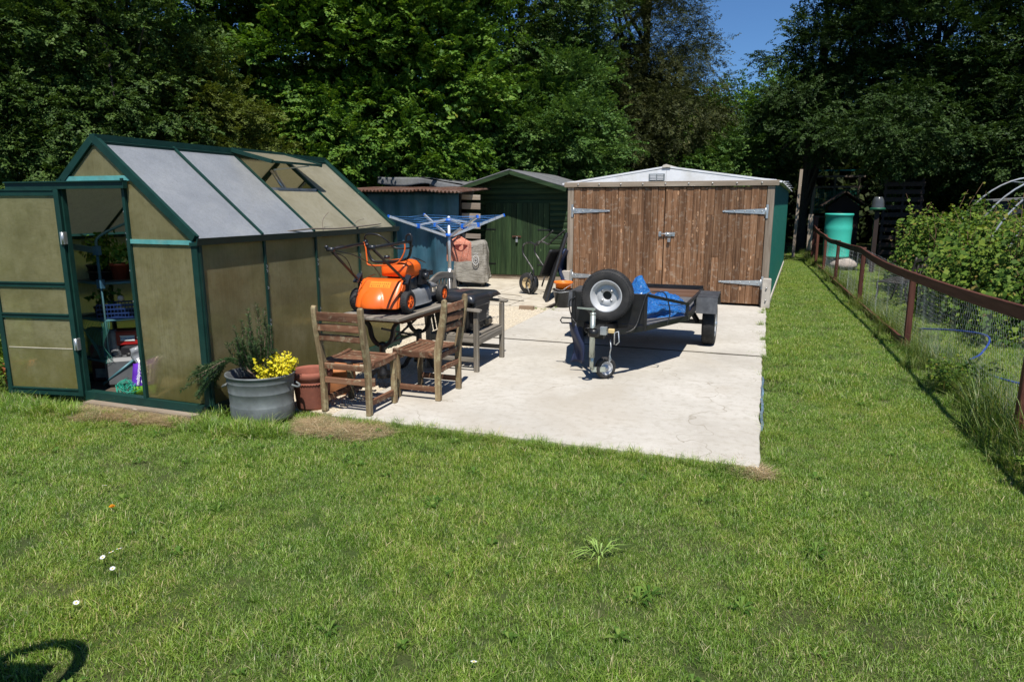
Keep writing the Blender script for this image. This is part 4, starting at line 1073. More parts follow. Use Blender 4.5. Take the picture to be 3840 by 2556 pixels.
# deck: curved skirt with a raised front hump
def deck(u, v):
    a = u*2*PI; cx = math.cos(a); cy = math.sin(a)
    e = 0.55
    x = math.copysign(abs(cx)**e, cx)*0.205; y = math.copysign(abs(cy)**e, cy)*0.33
    if y > 0.1: x *= 1-0.35*(y-0.1)/0.23*0.6
    zt = 0.185 + (0.03 if abs(y) > 0.26 and y > 0 else 0)
    prof = [(1.06,0.035),(1.03,0.05),(1.02,0.14),(0.97,zt-0.01),(0.88,zt),(0.4,zt+0.012),(0.001,zt+0.014)]
    t = v*6; i = min(5, int(t)); s_, z = vlerp(prof[i], prof[i+1], t-i)
    return (x*s_, y*s_+0.02, z)
mb = MB(); mb.sheet(deck, 44, 12); mb.build('deck', M_DECK, lm, fix=True)
mb = MB(); mb.sheet(lambda u,v: (lerp(-0.19,0.19,u), 0.22+0.17*math.sin(v*PI*0.5), 0.15+0.075*math.sin(u*PI)**0.35*math.cos(v*PI*0.5)+0.015), 20, 10); mb.build('front_hump', M_DECK, lm, solid=0.006)
# rear flap: domed orange shield
def flap(u, v):
    x = lerp(-0.225,0.195,u); z = lerp(0.05,0.315,v)
    y = -0.50 + 0.15*v**1.5 + 0.03*abs(2*u-1)**8
    d2 = ((u-0.42)/0.27)**2 + ((v-0.18)/0.48)**2
    if d2 < 1: y -= 0.045*(1-d2)**0.7
    w = 1.0
    if v > 0.86: y += 0.10*((v-0.86)/0.14)**2
    return (x*w, y, z - (0.02*((v-0.86)/0.14)**2 if v > 0.86 else 0))
mb = MB(); mb.sheet(flap, 40, 40); fl_ = mb.build('rear_flap', M_ORANGE, lm, solid=0.006)
for s, u in ((-1,0.0),(1,1.0)):
    mb = MB(); mb.sheet(lambda a,v,u=u,s=s: (flap(u,v)[0]+0.006*s, flap(u,v)[1]+a*0.13, flap(u,v)[2]*(1-0.0*a)+0.02*a), 6, 20); mb.build('flap_side', M_ORANGE, fl_, solid=0.005)
mb = MB(); mb.sheet(lambda u,v: (lambda p: (p[0],p[1]-0.0048,p[2]))(flap(0.27+0.5*u,0.68+0.2*v)), 16, 6); 
sk = mb.build('warning_sticker', plain('yellow orange label',(0.85,0.26,0.02),0.4), fl_)
mb = MB()
for r_ in range(2):
    for k in range(9):
        u = 0.295+0.051*k; v = 0.71+0.085*r_
        a = flap(u,v); b2 = flap(u+0.026,v+0.045)
        y = min(a[1],b2[1])-0.0065
        if r_ == 1: mb.add([(a[0],y,a[2]),(b2[0],y,a[2]),((a[0]+b2[0])/2,y+0.006,b2[2])],[(0,1,2)])
        else:
            mb.add([(a[0]+0.004,y,a[2]),(b2[0]-0.002,y,a[2]),(b2[0]-0.003*(k%3),y+0.005,b2[2]),(a[0]+0.003*(k%2),y+0.005,b2[2]-0.004*(k%2))],[(0,1,2,3)])
mb.build('pictogram', plain('faded pictogram brown',(0.2,0.055,0.012),0.5), sk)
# engine
mb = MB()
prof = [(0.001,0.462),(0.09,0.46),(0.13,0.448),(0.155,0.42),(0.16,0.405),(0.16,0.325),(0.15,0.315)]
def eng(u, v):
    a = u*2*PI; c_, s_ = math.cos(a), math.sin(a); e = 0.33
    x = math.copysign(abs(c_)**e, c_); y = math.copysign(abs(s_)**e, s_)
    t = v*6; i = min(5,int(t)); rr, z = vlerp(prof[i], prof[i+1], t-i)
    return (0.045+x*rr*0.9, -0.10+y*rr*1.0, z)
mb.sheet(eng, 40, 12); en = mb.build('engine_cover', M_ORANGE, lm)
mb = MB()
for k in range(7): mb.bar((0.12+0.012*k,-0.02+0.0,0.478-0.003*k),(0.16+0.012*k,0.03,0.45-0.004*k),0.005,0.01)
mb.build('cooling_slot', M_BPLAS, en)
mb = MB(); mb.lathe([(0.13,0.19),(0.14,0.2),(0.14,0.335),(0.001,0.335)],20,'Z',(0.04,-0.08,0)); mb.box(0.10,0.20,-0.02,0.11,0.22,0.36); mb.cyl((0.2,0.04,0.3),(0.25,0.05,0.3),0.035,14); mb.box(0.1,0.24,0.1,0.17,0.3,0.345); mb.cyl((0.1,0.15,0.2),(0.1,0.15,0.33),0.04,12)
for k in range(6): mb.box(0.06,0.20,0.11,0.19,0.21+0.02*k,0.215+0.02*k)
mb.build('engine_block', M_BPLAS, lm)
mb = MB(); mb.cyl((-0.07,-0.16,0.47),(-0.07,-0.16,0.498),0.028,14); mb.build('fuel_cap', M_BPLAS, lm)
# handles
LX, RX_ = -0.235, 0.235
def P_(x, y, z): return (x+3.215, y-5.775, z-0.71)
mb = MB()
for s, x in ((1,RX_),(-1,LX)):
    mb.path([(x+0.02*s,-0.42,0.27),(x+0.015*s,-0.35,0.34),(x+0.01*s,-0.345,0.20),(x+0.01*s,-0.40,0.12)],0.02,0.05,(1,0,0))
mb.build('handle_bracket', M_BPLAS, lm)
KR = P_(-2.975,4.84,1.335); KL = P_(-3.455,4.97,1.30); ER = P_(-2.97,5.50,1.35); EL = P_(-3.44,5.50,1.325)
MB().tube([(RX_+0.01,-0.40,0.30), KR], 0.0125, 10).build('lower_handle', plain('dark brown-black tube',(0.03,0.017,0.014),0.4), lm)
MB().tube([(LX-0.01,-0.38,0.28), KL], 0.0125, 10).build('lower_handle', bpy.data.materials['dark brown-black tube'], lm)
mb = MB(); mb.tube([KR, ER], 0.0125, 10); mb.tube([KL, EL], 0.0125, 10)
m_ = vlerp(EL, ER, 0.5)
mb.tube(curve_pts([EL,(EL[0]+0.02,EL[1]+0.01,EL[2]-0.08),(EL[0]+0.07,EL[1]+0.02,EL[2]-0.165),(m_[0],m_[1]+0.02,m_[2]-0.175),(ER[0]-0.06,ER[1]+0.02,ER[2]-0.16),(ER[0]-0.01,ER[1]+0.01,ER[2]-0.09),ER],6), 0.0125, 10)
mb.build('upper_handle', M_BLACK, lm)
mb = MB(); mb.tube(curve_pts([(EL[0],EL[1],EL[2]),(EL[0]+0.01,EL[1]-0.02,EL[2]+0.06),(EL[0]+0.06,EL[1]-0.04,EL[2]+0.085),(EL[0]+0.16,EL[1]-0.04,EL[2]+0.08),(EL[0]+0.23,EL[1]-0.01,EL[2]+0.03),(EL[0]+0.28,EL[1]+0.04,EL[2]-0.035),(ER[0]-0.05,ER[1]+0.06,ER[2]-0.065),(ER[0]+0.01,ER[1]+0.02,ER[2]-0.04)],6),0.008,8)
mb.tube(curve_pts([(ER[0]-0.05,ER[1],ER[2]),(ER[0]-0.04,ER[1],ER[2]+0.05),(ER[0]-0.005,ER[1],ER[2]+0.065),(ER[0]+0.01,ER[1],ER[2]+0.03),(ER[0]+0.005,ER[1],ER[2]-0.03)],6),0.009,8)
mb.build('grip_loop', M_BLACK, lm)
mb = MB(); mb.tube(curve_pts([(EL[0]-0.0,EL[1]-0.03,EL[2]+0.01),(EL[0]+0.02,EL[1]-0.03,EL[2]-0.04),(EL[0]+0.03,EL[1]-0.03,EL[2]-0.15),(EL[0]+0.05,EL[1]-0.03,EL[2]-0.195),(m_[0],m_[1]-0.03,m_[2]-0.205),(ER[0]-0.12,ER[1]-0.03,ER[2]-0.19),(ER[0]-0.05,ER[1]-0.03,ER[2]-0.09),(ER[0]-0.045,ER[1]-0.03,ER[2]+0.005)],6),0.0068,8); mb.build('bail_lever', M_ORANGE, lm)
mb = MB()
for K in (KR,KL): mb.cyl((K[0]-0.03,K[1],K[2]),(K[0]+0.035,K[1],K[2]),0.02,10); mb.sphere((K[0]-0.03,K[1]-0.01,K[2]+0.02),0.018,8)
mb.sphere((EL[0]+0.005,EL[1],EL[2]+0.015),0.022,8)
mb.build('handle_knob', M_BPLAS, lm)
mb = MB(); c1 = (LX-0.01,-0.36,0.25)
mb.tube(curve_pts([KL,(KL[0]+0.04,KL[1]+0.1,KL[2]+0.03),vlerp(KL,EL,0.5),(EL[0],EL[1]-0.1,EL[2]-0.005)],6),0.0035,5)
mb.tube(curve_pts([(KL[0],KL[1]+0.02,KL[2]-0.02),(KL[0]+0.03,-0.62,0.50),(LX+0.02,-0.5,0.34),(LX+0.06,-0.44,0.26)],6),0.004,5)
mb.tube(curve_pts([(KL[0],KL[1]+0.04,KL[2]-0.01),(KL[0]+0.1,-0.6,0.53),(-0.12,-0.36,0.43),(-0.09,-0.3,0.36),(-0.09,-0.25,0.31)],6),0.004,5)
mb.build('control_cable', M_BLACK, lm)

# ------------------------------------------------------------------ silvered armchair with the grass box on it
ac = thing('garden_armchair', 'silvered wooden garden armchair with curved top rail holding the black grass box', 'armchair', (-2.94,6.59,0.002), 0)
# faces +X; back at x=-0.28
for y, s in ((-0.36,-1),(0.36,1)):
    MB().path([(-0.24,y,0),(-0.24,y,0.36),(-0.255,y,0.55),(-0.285,y,0.82),(-0.295,y,0.925),(-0.297,y,0.955)],0.045,[0.055,0.06,0.06,0.05,0.045,0.02],up=(1,0,0)).build('leg', M_GREYW_Z, ac, bevel=0.006)
    MB().path([(0.29,y,0),(0.29,y,0.62)],0.045,0.05,up=(1,0,0)).build('leg', M_GREYW_Z, ac, bevel=0.005)
    MB().path([(-0.25,y,0.64),(0.0,y+s*0.01,0.65),(0.26,y+s*0.02,0.64),(0.35,y+s*0.02,0.632)],[0.055,0.065,0.09,0.07],0.026).build('armrest', M_GREYW_X, ac, bevel=0.006)
    MB().box(-0.22,0.27,y-0.012,y+0.012,0.10,0.145).build('stretcher', M_GREYW_X, ac, bevel=0.003)
    MB().box(-0.22,0.27,y-0.014,y+0.014,0.30,0.37).build('seat_rail', M_GREYW_X, ac, bevel=0.003)
MB().box(0.275,0.303,-0.34,0.34,0.275,0.36).build('seat_rail', M_GREYW_Y, ac, bevel=0.003)
for k in range(6):
    x = -0.19+k*0.088; MB().box(x-0.035,x+0.035,-0.34,0.34,0.362,0.38).build('slat', M_GREYW_Y, ac, bevel=0.003)
top = [(-0.29,-0.34,0.83),(-0.292,-0.22,0.86),(-0.292,-0.06,0.913),(-0.292,0.06,0.925),(-0.292,0.2,0.912),(-0.29,0.34,0.90)]
MB().path(curve_pts(top,4),0.03,0.075,up=(0,0,1)).build('top_rail', M_GREYW_Y, ac, bevel=0.006)
for k in range(8):
    y = -0.29+k*0.083
    zt = 0.82+0.08*min(1,max(0,(y+0.34)/0.3))
    MB().path([(-0.245,y,0.38),(-0.275,y,0.55),(-0.287,y,zt)],0.042,0.014,up=(1,0,0)).build('back_slat', M_GREYW_Z, ac, bevel=0.002)

gb_ = thing('grass_box', 'black plastic grass collection box lying on the seat of the silvered armchair', 'grass box', (-2.95,6.56,0.387), 0)
mb = MB()
def bx(u, v):   # body, open towards +X/+Y corner
    a = u*2*PI; c_, s_ = math.cos(a), math.sin(a); e = 0.35
    x = math.copysign(abs(c_)**e,c_)*0.25; y = math.copysign(abs(s_)**e,s_)*0.295
    t = lerp(0.80,1.0,v)
    return (x*t, y*t, lerp(0.0,0.33,v))
mb.sheet(bx, 40, 6); mb.lathe([(0.001,0.002),(0.2,0.002)],16)
mb.build('bin', M_BPLAS, gb_, solid=0.006)
mb = MB()
def lid(u, v):
    x = lerp(-0.29,0.285,u); y = lerp(-0.36,0.40,v)
    ex = 1-abs(2*u-1)**6; ey = 1-abs(2*v-1)**6
    z = 0.32+0.075*min(1,3*ex*ey)**0.5*(1-0.35*v)
    if 0.35 < u < 0.7 and 0.12 < v < 0.5: z += 0.018
    if abs(v-0.62) < 0.05 or abs(u-0.2) < 0.04: z -= 0.014
    return (x, y, z)
mb.sheet(lid, 36, 44); mb.build('lid', M_BPLAS, gb_, solid=0.01)
mb = MB(); mb.box(0.22,0.265,-0.32,0.10,0.10,0.33); mb.box(0.20,0.29,-0.32,0.05,0.27,0.335); mb.build('side_panel', M_BPLAS, gb_, bevel=0.012)
mb = MB()
for i in range(4):
    for j in range(3): mb.box(0.266,0.269,0.03+0.018*i,0.042+0.018*i,0.12+0.03*j,0.142+0.03*j)
mb.build('air_slot', plain('slot dark',(0.25,0.23,0.2),0.8), gb_)
mb = MB(); mb.box(0.10,0.24,0.12,0.285,0.012,0.10); mb.build('dry_clippings', plain('dry clippings',(0.17,0.135,0.09),0.95,0,0.4,40,bmp=0.8), gb_, bevel=0.02)

# ------------------------------------------------------------------ rotary clothes dryer with its peg bag
rd = thing('rotary_clothes_dryer', 'silver rotary clothes dryer with blue lines standing on the gravel', 'clothes dryer', (-3.87,8.22,-0.004), 0)
M_SIL = plain('silver tube', (0.6,0.61,0.63), 0.38, 0.55, 0.08, 6)
M_BLUEP = plain('bright blue plastic', (0.012,0.13,0.62), 0.35)
M_LINE = plain('blue washing line', (0.08,0.30,0.75), 0.5)
mb = MB(); mb.cyl((0,0,0),(0,0,0.85),0.026,14); mb.cyl((0,0,0.8),(0,0,1.50),0.022,14); mb.sphere((0,0,1.505),0.026,10)
mb.build('pole', M_SIL, rd)
mb = MB(); mb.lathe([(0.023,1.265),(0.05,1.265),(0.055,1.28),(0.05,1.30),(0.023,1.305)],14); mb.lathe([(0.023,1.455),(0.048,1.455),(0.052,1.475),(0.045,1.49),(0.023,1.495)],14); mb.build('hub', M_BLUEP, rd)
ca, sa = math.cos(R(20)), math.sin(R(20))
arms = []
for (lx, dy) in ((-0.715,-0.41),(0.41,-0.715),(0.715,0.41),(-0.41,0.715)):
    d = (lx*ca - dy*sa, lx*sa + dy*ca); arms.append(d)
    a = MB().bar((d[0]*0.05,d[1]*0.05,1.275),(d[0],d[1],1.535),0.022,0.03).build('arm', M_SIL, rd)
    MB().bar((d[0]*0.985,d[1]*0.985,1.53),(d[0]*1.01,d[1]*1.01,1.537),0.026,0.036).build('end_cap', M_BLUEP, a)
    mx_ = (d[0]*0.52,d[1]*0.52,1.275+0.26*0.52)
    MB().bar((d[0]*0.05,d[1]*0.05,1.485),(mx_[0],mx_[1],mx_[2]+0.01),0.016,0.022).build('strut', M_SIL, rd)
    MB().box(-0.022,0.022,-0.022,0.022,-0.03,0.03).build('bracket', M_BLUEP, a).location = mx_
mb = MB()
for k in range(6):
    t = 0.35+0.125*k
    for i in range(4):
        a, b2 = arms[i], arms[(i+1)%4]
        p = (a[0]*t,a[1]*t,1.29+0.25*t); q = (b2[0]*t,b2[1]*t,1.29+0.25*t)
        mb.tube([p,(lerp(p[0],q[0],0.5),lerp(p[1],q[1],0.5),p[2]-0.02),q],0.0017,4)
mb.build('washing_line', M_LINE, rd)
pb = thing('peg_bag', 'salmon patterned cloth peg bag hanging beside the dryer pole', 'peg bag', (-3.87+0.12*ca-0.10*sa, 8.22+0.12*sa+0.10*ca, 0.93), R(20))
def peg_mat():
    m, nt, b = mk('salmon printed cotton')
    v = coords(nt, (60,60,60)); vo = N(nt,'ShaderNodeTexVoronoi', feature='DISTANCE_TO_EDGE'); L(nt, v, vo.inputs['Vector']); vo.inputs['Scale'].default_value = 1.4
    c = ramp(nt, vo.outputs['Distance'], [(0.03,(0.66,0.36,0.27)),(0.10,(0.50,0.14,0.07)),(0.5,(0.45,0.11,0.055))])
    L(nt, c, b.inputs['Base Color']); b.inputs['Roughness'].default_value = 0.9
    return m
M_PEG = peg_mat()
out = [(-0.165,0.0),(0.165,-0.005),(0.172,0.25),(0.12,0.285),(0.04,0.325),(0.015,0.345),(-0.015,0.345),(-0.04,0.325),(-0.12,0.28),(-0.165,0.255)]
def pfn(u, v, s):
    z = v*0.345
    wl = 0.165 if z < 0.255 else lerp(0.165,0.01,min(1,(z-0.255)/0.09)**0.8)
    x = lerp(-wl, wl, u); bul = 0.045*(1-(2*u-1)**2)**0.6*max(0,1-abs(2*v-0.75)**2)**0.5
    return (x, s*(bul+0.004)+0.008*mnoise.noise(Vector((u*4,v*4,s))), z+0.006*math.sin(u*9)*(v < 0.1))
mb = MB(); mb.sheet(lambda u,v: pfn(u,v,-1),24,24); mb.sheet(lambda u,v: pfn(u,v,1),24,24); mb.build('cloth', M_PEG, pb, fix=False)
mb = MB(); pts = []
n = 20
top_ = [(lerp(-0.075,0.12,i/n), 0.215+0.012*math.sin(i/n*PI)) for i in range(n+1)]; bot_ = [(lerp(0.12,-0.075,i/n), 0.215-0.075*math.sin(i/n*PI)**0.8) for i in range(1,n)]
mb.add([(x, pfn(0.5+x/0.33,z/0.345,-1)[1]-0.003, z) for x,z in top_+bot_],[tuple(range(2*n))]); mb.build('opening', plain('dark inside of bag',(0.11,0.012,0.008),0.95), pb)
mb = MB(); mb.tube(curve_pts([(0,0,0.34),(0.0,0,0.37),(0.015,0,0.385),(0.03,0,0.37)],4),0.003,5); mb.build('hook', M_WIRE, pb)

# ------------------------------------------------------------------ barbecue under its cover
bq = thing('covered_barbecue', 'barbecue shrouded in a creased grey fabric cover with an oval crest', 'barbecue', (-5.62,13.02,0.008), R(14))
def cov(u, v):
    a = u*2*PI; c_, s_ = math.cos(a), math.sin(a); e = 0.42
    w = lerp(0.37,0.31,min(1,v*1.2)); d = lerp(0.28,0.22,min(1,v*1.2))
    if v > 0.84: k = (1-v)/0.16; w *= k**0.35 if k > 0 else 0; d *= k**0.35 if k > 0 else 0
    z = lerp(0.13,0.93,min(1,v/0.9)) + 0.02*max(0,(v-0.9)/0.1)
    n1 = mnoise.noise(Vector((c_*2.5,s_*2.5,v*4)))*0.03 + 0.012*math.sin(a*9+v*5)*(1-v)
    x = math.copysign(abs(c_)**e,c_)*(w+n1); y = math.copysign(abs(s_)**e,s_)*(d+n1)
    if v < 0.08: z += 0.05*math.sin(a*2+0.6)
    z += 0.06*(x > 0)*max(0,v-0.6)*(x/0.3) - 0.03*(v > 0.85)*(1-abs(x)/0.3)
    return (x, y, z)
def cov_mat():
    m, nt, b = mk('grey cover fabric')
    f = noise(nt, coords(nt), 6, 9, 0.65); f2 = noise(nt, coords(nt,(3,3,9)), 2.5, 6, 0.6)
    c = ramp(nt, f, [(0.3,(0.16,0.145,0.115)),(0.6,(0.27,0.25,0.21)),(0.75,(0.34,0.32,0.27))])
    L(nt, c, b.inputs['Base Color']); b.inputs['Roughness'].default_value = 0.8; bump(nt, b, f2, 0.7, 0.04)
    return m
MB().sheet(cov, 72, 36).build('cover', cov_mat(), bq, solid=0.004)
mb = MB()
cz, cx = 0.56, 0.13
def cf(x, z): return -0.325 + 0.08*max(0,z-0.4) 
ring = [(cx+0.062*math.cos(t), cf(0,cz+0.092*math.sin(t))-0.006, cz+0.092*math.sin(t)) for t in np.linspace(0,2*PI,28)[:-1]]
mb.tube(ring, 0.010, 6, closed=True)
mb.tube([(cx-0.035,cf(0,0.68)-0.006,0.665),(cx-0.03,cf(0,0.7)-0.006,0.70),(cx-0.01,cf(0,0.69)-0.006,0.685),(cx,cf(0,0.71)-0.006,0.71),(cx+0.012,cf(0,0.69)-0.006,0.685),(cx+0.03,cf(0,0.7)-0.006,0.70),(cx+0.035,cf(0,0.68)-0.006,0.665)],0.006,5)
for sgn in (-1,1):
    mb.tube(curve_pts([(cx+sgn*0.035,cf(0,.6)-0.006,0.60),(cx+sgn*0.008,cf(0,.57)-0.006,0.585),(cx+sgn*0.03,cf(0,.53)-0.006,0.54),(cx+sgn*0.005,cf(0,.5)-0.006,0.505)],4),0.007,5)
mb.build('crest', plain('white stitched crest',(0.42,0.41,0.39),0.8), bq)
mb = MB(); mb.tube(curve_pts([(-0.33,-0.16,0.80),(-0.1,-0.24,0.76),(0.1,-0.22,0.83),(0.28,-0.1,0.94)],6),0.004,5); mb.build('draw_cord', M_BLACK, bq)
mb = MB()
for x in (-0.26,0.26):
    for y in (-0.18,0.18): mb.cyl((x,y,0),(x*0.9,y*0.9,0.3),0.014,8)
mb.build('leg', M_BLACK, bq)
for x in (-0.24,): 
    MB().lathe([(0.03,-0.02),(0.075,-0.02),(0.08,0),(0.075,0.02),(0.03,0.02)],16,'X',(0.24,-0.15,0.08)).build('wheel', M_RUBBER, bq)

# ------------------------------------------------------------------ wheelbarrow upended, black panel, buckets by the garage
wb = thing('wheelbarrow', 'upended wheelbarrow with paint-flecked tubular frame leaning by the garage', 'wheelbarrow', (-3.95,12.35,0.008), R(-20))
M_FLECK = plain('flecked black tube', (0.02,0.02,0.02), 0.4, 0.2, 0.3, 8, dirt=(0.5,0.47,0.42))
wheel = MB(); wr = 0.20
MB().lathe([(0.11,-0.045),(0.17,-0.045),(0.195,-0.03),(0.2,0),(0.195,0.03),(0.17,0.045),(0.11,0.045),(0.11,-0.045)],28,'Y',(-0.12,-0.18,0.205)).build('tyre', M_RUBBER, wb)
MB().lathe([(0.122,-0.035),(0.112,-0.045),(0.095,-0.015),(0.03,-0.012),(0.028,-0.04),(0.0001,-0.04)],24,'Y',(-0.12,-0.18,0.205)).build('rim', plain('cream wheel rim',(0.55,0.42,0.22),0.5,0,0.2,8,dirt=(0.25,0.16,0.08)), wb)
mb = MB(); mb.lathe([(0.205,-0.05),(0.215,-0.05),(0.215,0.05),(0.205,0.05)],16,'Y',(-0.12,-0.18,0.205),a0=R(50),a1=R(160)); mb.build('mudguard', M_BPLAS, wb)
for k, y in enumerate((-0.24,0.12)):
    MB().tube(curve_pts([(-0.02,y,0.12),(0.06,y,0.42),(-0.08,y,0.62),(-0.20,y,0.78),(-0.17,y,0.93),(-0.02,y,0.97),(0.13,y,0.93),(0.25,y,1.02),(0.5,y,1.2)],7),0.016,8).build('frame_tube', M_FLECK, wb)
mb = MB(); mb.tube([(-0.12,-0.24,0.205),(-0.02,-0.22,0.42)],0.012,8); mb.tube([(-0.12,-0.25,0.205),(-0.05,-0.24,0.06),(-0.03,-0.24,0.0)],0.012,8); mb.build('wheel_fork', M_FLECK, wb)
mb = MB(); mb.sheet(lambda u,v: (0.16+0.25*u+0.1*math.sin(v*PI), lerp(-0.22,0.28,v), 0.35+0.5*u),8,10); mb.build('tray', M_BLACK, wb, solid=0.006)
lp = thing('black_panel', 'long black sheet panel leaning against the left side of the garage', 'panel', (-3.5,11.5,0.005), R(0))
mb = MB()
mb.add([(0.01,-0.2,0.0),(0.05,-0.19,0.0),(0.17,0.66,1.13),(0.13,0.65,1.13),(-0.2,0.28,0.0),(-0.16,0.29,0.0),(0.0,1.12,1.13),(-0.04,1.11,1.13)],[(0,1,2,3),(4,7,6,5),(0,4,5,1),(1,5,6,2),(2,6,7,3),(3,7,4,0)])
mb.build('sheet', M_BLACK, lp)
mb = MB(); mb.bar((0.03,-0.22,0.0),(0.15,0.64,1.15),0.035,0.05); mb.build('edge_frame', M_BLACK, lp)
lt = thing('folded_tarp', 'dark blue folded tarpaulin tucked behind the leaning black panel', 'tarpaulin', (-3.42,12.25,0.02))
def fn(u,v): return (0.06*math.sin(v*7)+0.05*v, lerp(-0.35,0.3,u), v*0.85+0.02*math.sin(u*13))
MB().sheet(fn,20,14).build('sheet', plain('navy tarp',(0.008,0.02,0.06),0.5), lt, solid=0.03)
bk = thing('bucket', 'black builder\'s bucket standing by the garage with an orange bucket inside it', 'bucket', (-3.05,10.85,0.004), R(15))
MB().lathe([(0.001,0.004),(0.118,0.0),(0.165,0.285),(0.178,0.29),(0.178,0.30),(0.16,0.30),(0.113,0.012),(0.001,0.012)],28).build('bucket_body', M_BPLAS, bk)
mb = MB(); mb.tube(curve_pts([(-0.178,0,0.29),(-0.16,-0.1,0.27),(-0.05,-0.175,0.262),(0.08,-0.165,0.275),(0.178,0,0.29)],6),0.004,5); mb.build('handle', M_WIRE, bk)
ob = thing('bucket', 'small orange bucket sitting inside the black bucket', 'bucket', (-3.045,10.84,0.272), R(0))
MB().lathe([(0.001,0.0),(0.115,0.0),(0.135,0.125),(0.155,0.128),(0.158,0.150),(0.152,0.158),(0.138,0.156),(0.13,0.14),(0.11,0.015),(0.001,0.015)],28).build('bucket_body', plain('light orange plastic',(0.9,0.2,0.02),0.35,0,0.06), ob)
mb = MB(); mb.tube(curve_pts([(-0.155,0,0.12),(-0.12,-0.12,0.06),(0.02,-0.165,0.03),(0.10,-0.13,0.08),(0.155,0,0.12)],6),0.0035,5); mb.build('handle', M_WIRE, ob)
mb = MB(); mb.tube(curve_pts([(-3.75,10.9,0.06),(-3.9,11.0,0.05),(-4.1,11.05,0.055),(-4.4,11.35,0.05)],6),0.006,5); mb.tube(curve_pts([(-4.0,11.5,0.05),(-4.2,11.62,0.055),(-4.5,11.7,0.05)],5),0.004,5)
tag(mb.build('cable', plain('brown flex',(0.06,0.045,0.03),0.6)), 'loose brown cable lying across the pale paving', 'cable')

# ------------------------------------------------------------------ pots and tub in front of the greenhouse
tu = thing('galvanised_tub', 'old galvanised metal wash tub planted with rosemary at the greenhouse corner', 'tub', (-3.71,4.30,0.0), R(20))
M_TUB = plain('weathered zinc', (0.155,0.17,0.17), 0.6, 0.25, 0.35, 6, dirt=(0.06,0.065,0.058), bmp=0.1)
def tubw(t, h): return 1.0
mb = MB(); mb.push(Matrix.Diagonal((1,0.9,1,1)))
mb.lathe([(0.001,0.01),(0.244,0.0),(0.247,0.02),(0.249,0.112),(0.2485,0.116),(0.2465,0.12),(0.253,0.218),(0.2555,0.222),(0.2535,0.226),(0.2595,0.30),(0.2615,0.303),(0.26,0.307),(0.263,0.345),(0.273,0.352),(0.271,0.365),(0.258,0.36),(0.25,0.28),(0.24,0.2)],40)
mb.build('tub_body', M_TUB, tu)
mb = MB(); mb.push(Matrix.Diagonal((1,0.9,1,1))); mb.lathe([(0.001,0.30),(0.12,0.295),(0.25,0.285)],24); mb.build('soil', M_SOIL, tu)
for s in (-1,1):
    mb = MB(); mb.tube(curve_pts([(s*0.26,-0.05,0.27),(s*0.30,-0.03,0.25),(s*0.30,0.03,0.25),(s*0.26,0.05,0.27)],4),0.009,8); mb.build('handle', M_TUB, tu)
# rosemary
LEAF_ROSE = leafmat('rosemary needle', [(0.0,(0.018,0.045,0.015)),(0.5,(0.04,0.09,0.03)),(1.0,(0.10,0.15,0.06))], 0.2)
M_TWIG = plain('woody stem', (0.16,0.11,0.075), 0.9)
ro = thing('rosemary_bush', 'dark green rosemary bush growing from the galvanised tub and trailing over its left side', 'shrub', (-3.71,4.30,0.3))
rg = np.random.default_rng(21); mb = MB(); Ps=[]; Ds=[]
stems = []
for k in range(44):
    a = rg.uniform(0,2*PI); b2 = 0.05; h = rg.uniform(0.2,0.42); sp = rg.uniform(0.02,0.15)
    cxs = -0.05 + rg.uniform(-0.1,0.12)
    stems.append([(cxs*0.5,0.0,0.0),(cxs+math.cos(a)*sp*0.5,math.sin(a)*sp*0.5,h*0.5),(cxs+math.cos(a)*sp,math.sin(a)*sp,h)])
stems += [[(0.02,0,0.05),(0.0,0.02,0.3),(-0.02,0.03,0.60)],[(0.0,0,0.05),(0.02,0.02,0.28),(0.0,0.03,0.55)],[(0.02,0,0.05),(0.05,0.02,0.3),(0.06,0.03,0.56)],[(-0.03,0,0.05),(-0.07,0.02,0.3),(-0.1,0.03,0.55)],[(0.02,0,0.05),(0.09,0.02,0.3),(0.1,-0.03,0.5)],[(0.0,0,0.05),(-0.04,-0.02,0.3),(-0.05,-0.03,0.52)],[(-0.05,0,0.02),(-0.14,0,0.25),(-0.15,0.01,0.46)],[(0.06,0,0.02),(0.12,0.0,0.25),(0.13,0.0,0.44)]]
for k in range(15):
    t = rg.uniform(0,1)
    e = (-0.36-0.14*rg.random(), -0.16+0.12*rg.normal()*0.7, 0.02+rg.uniform(-0.22,0.12)); stems.append([(-0.05,-0.03,0.05),(-0.22,-0.08,0.16),(lerp(-0.22,e[0],0.6),lerp(-0.08,e[1],0.6),lerp(0.14,e[2],0.5)),e])
for st_ in stems:
    pts = curve_pts(st_, 10); mb.tube(pts, [lerp(0.007,0.002,i/(len(pts)-1)) for i in range(len(pts))], 5)
    for i in range(6, len(pts)):
        p = np.array(pts[i]); d = np.array(pts[i]-pts[i-1]); d /= np.linalg.norm(d)+1e-9
        for q in range(13):
            v = rg.normal(size=3); v -= d*np.dot(v,d); v /= np.linalg.norm(v)+1e-9
            dirn = v*0.8+d*0.65; dirn /= np.linalg.norm(dirn)
            Ps.append(p + d*rg.uniform(-0.012,0.012)); Ds.append(dirn)
mb.build('stem', M_TWIG, ro)
Ps = np.array(Ps); Ds = np.array(Ds); n = len(Ps); ln = rg.uniform(0.018,0.034,(n,1)); sd = unit(np.cross(Ds, rg.normal(size=(n,3))))*0.0019
V = np.stack([Ps-sd, Ps+sd, Ps+Ds*ln+sd*0.5, Ps+Ds*ln-sd*0.5],1).reshape(-1,3); F = np.arange(4*n).reshape(n,4)
mobj('needles', fast_mesh('needles', V, F, np.repeat(rg.random(n),4)), LEAF_ROSE, ro)
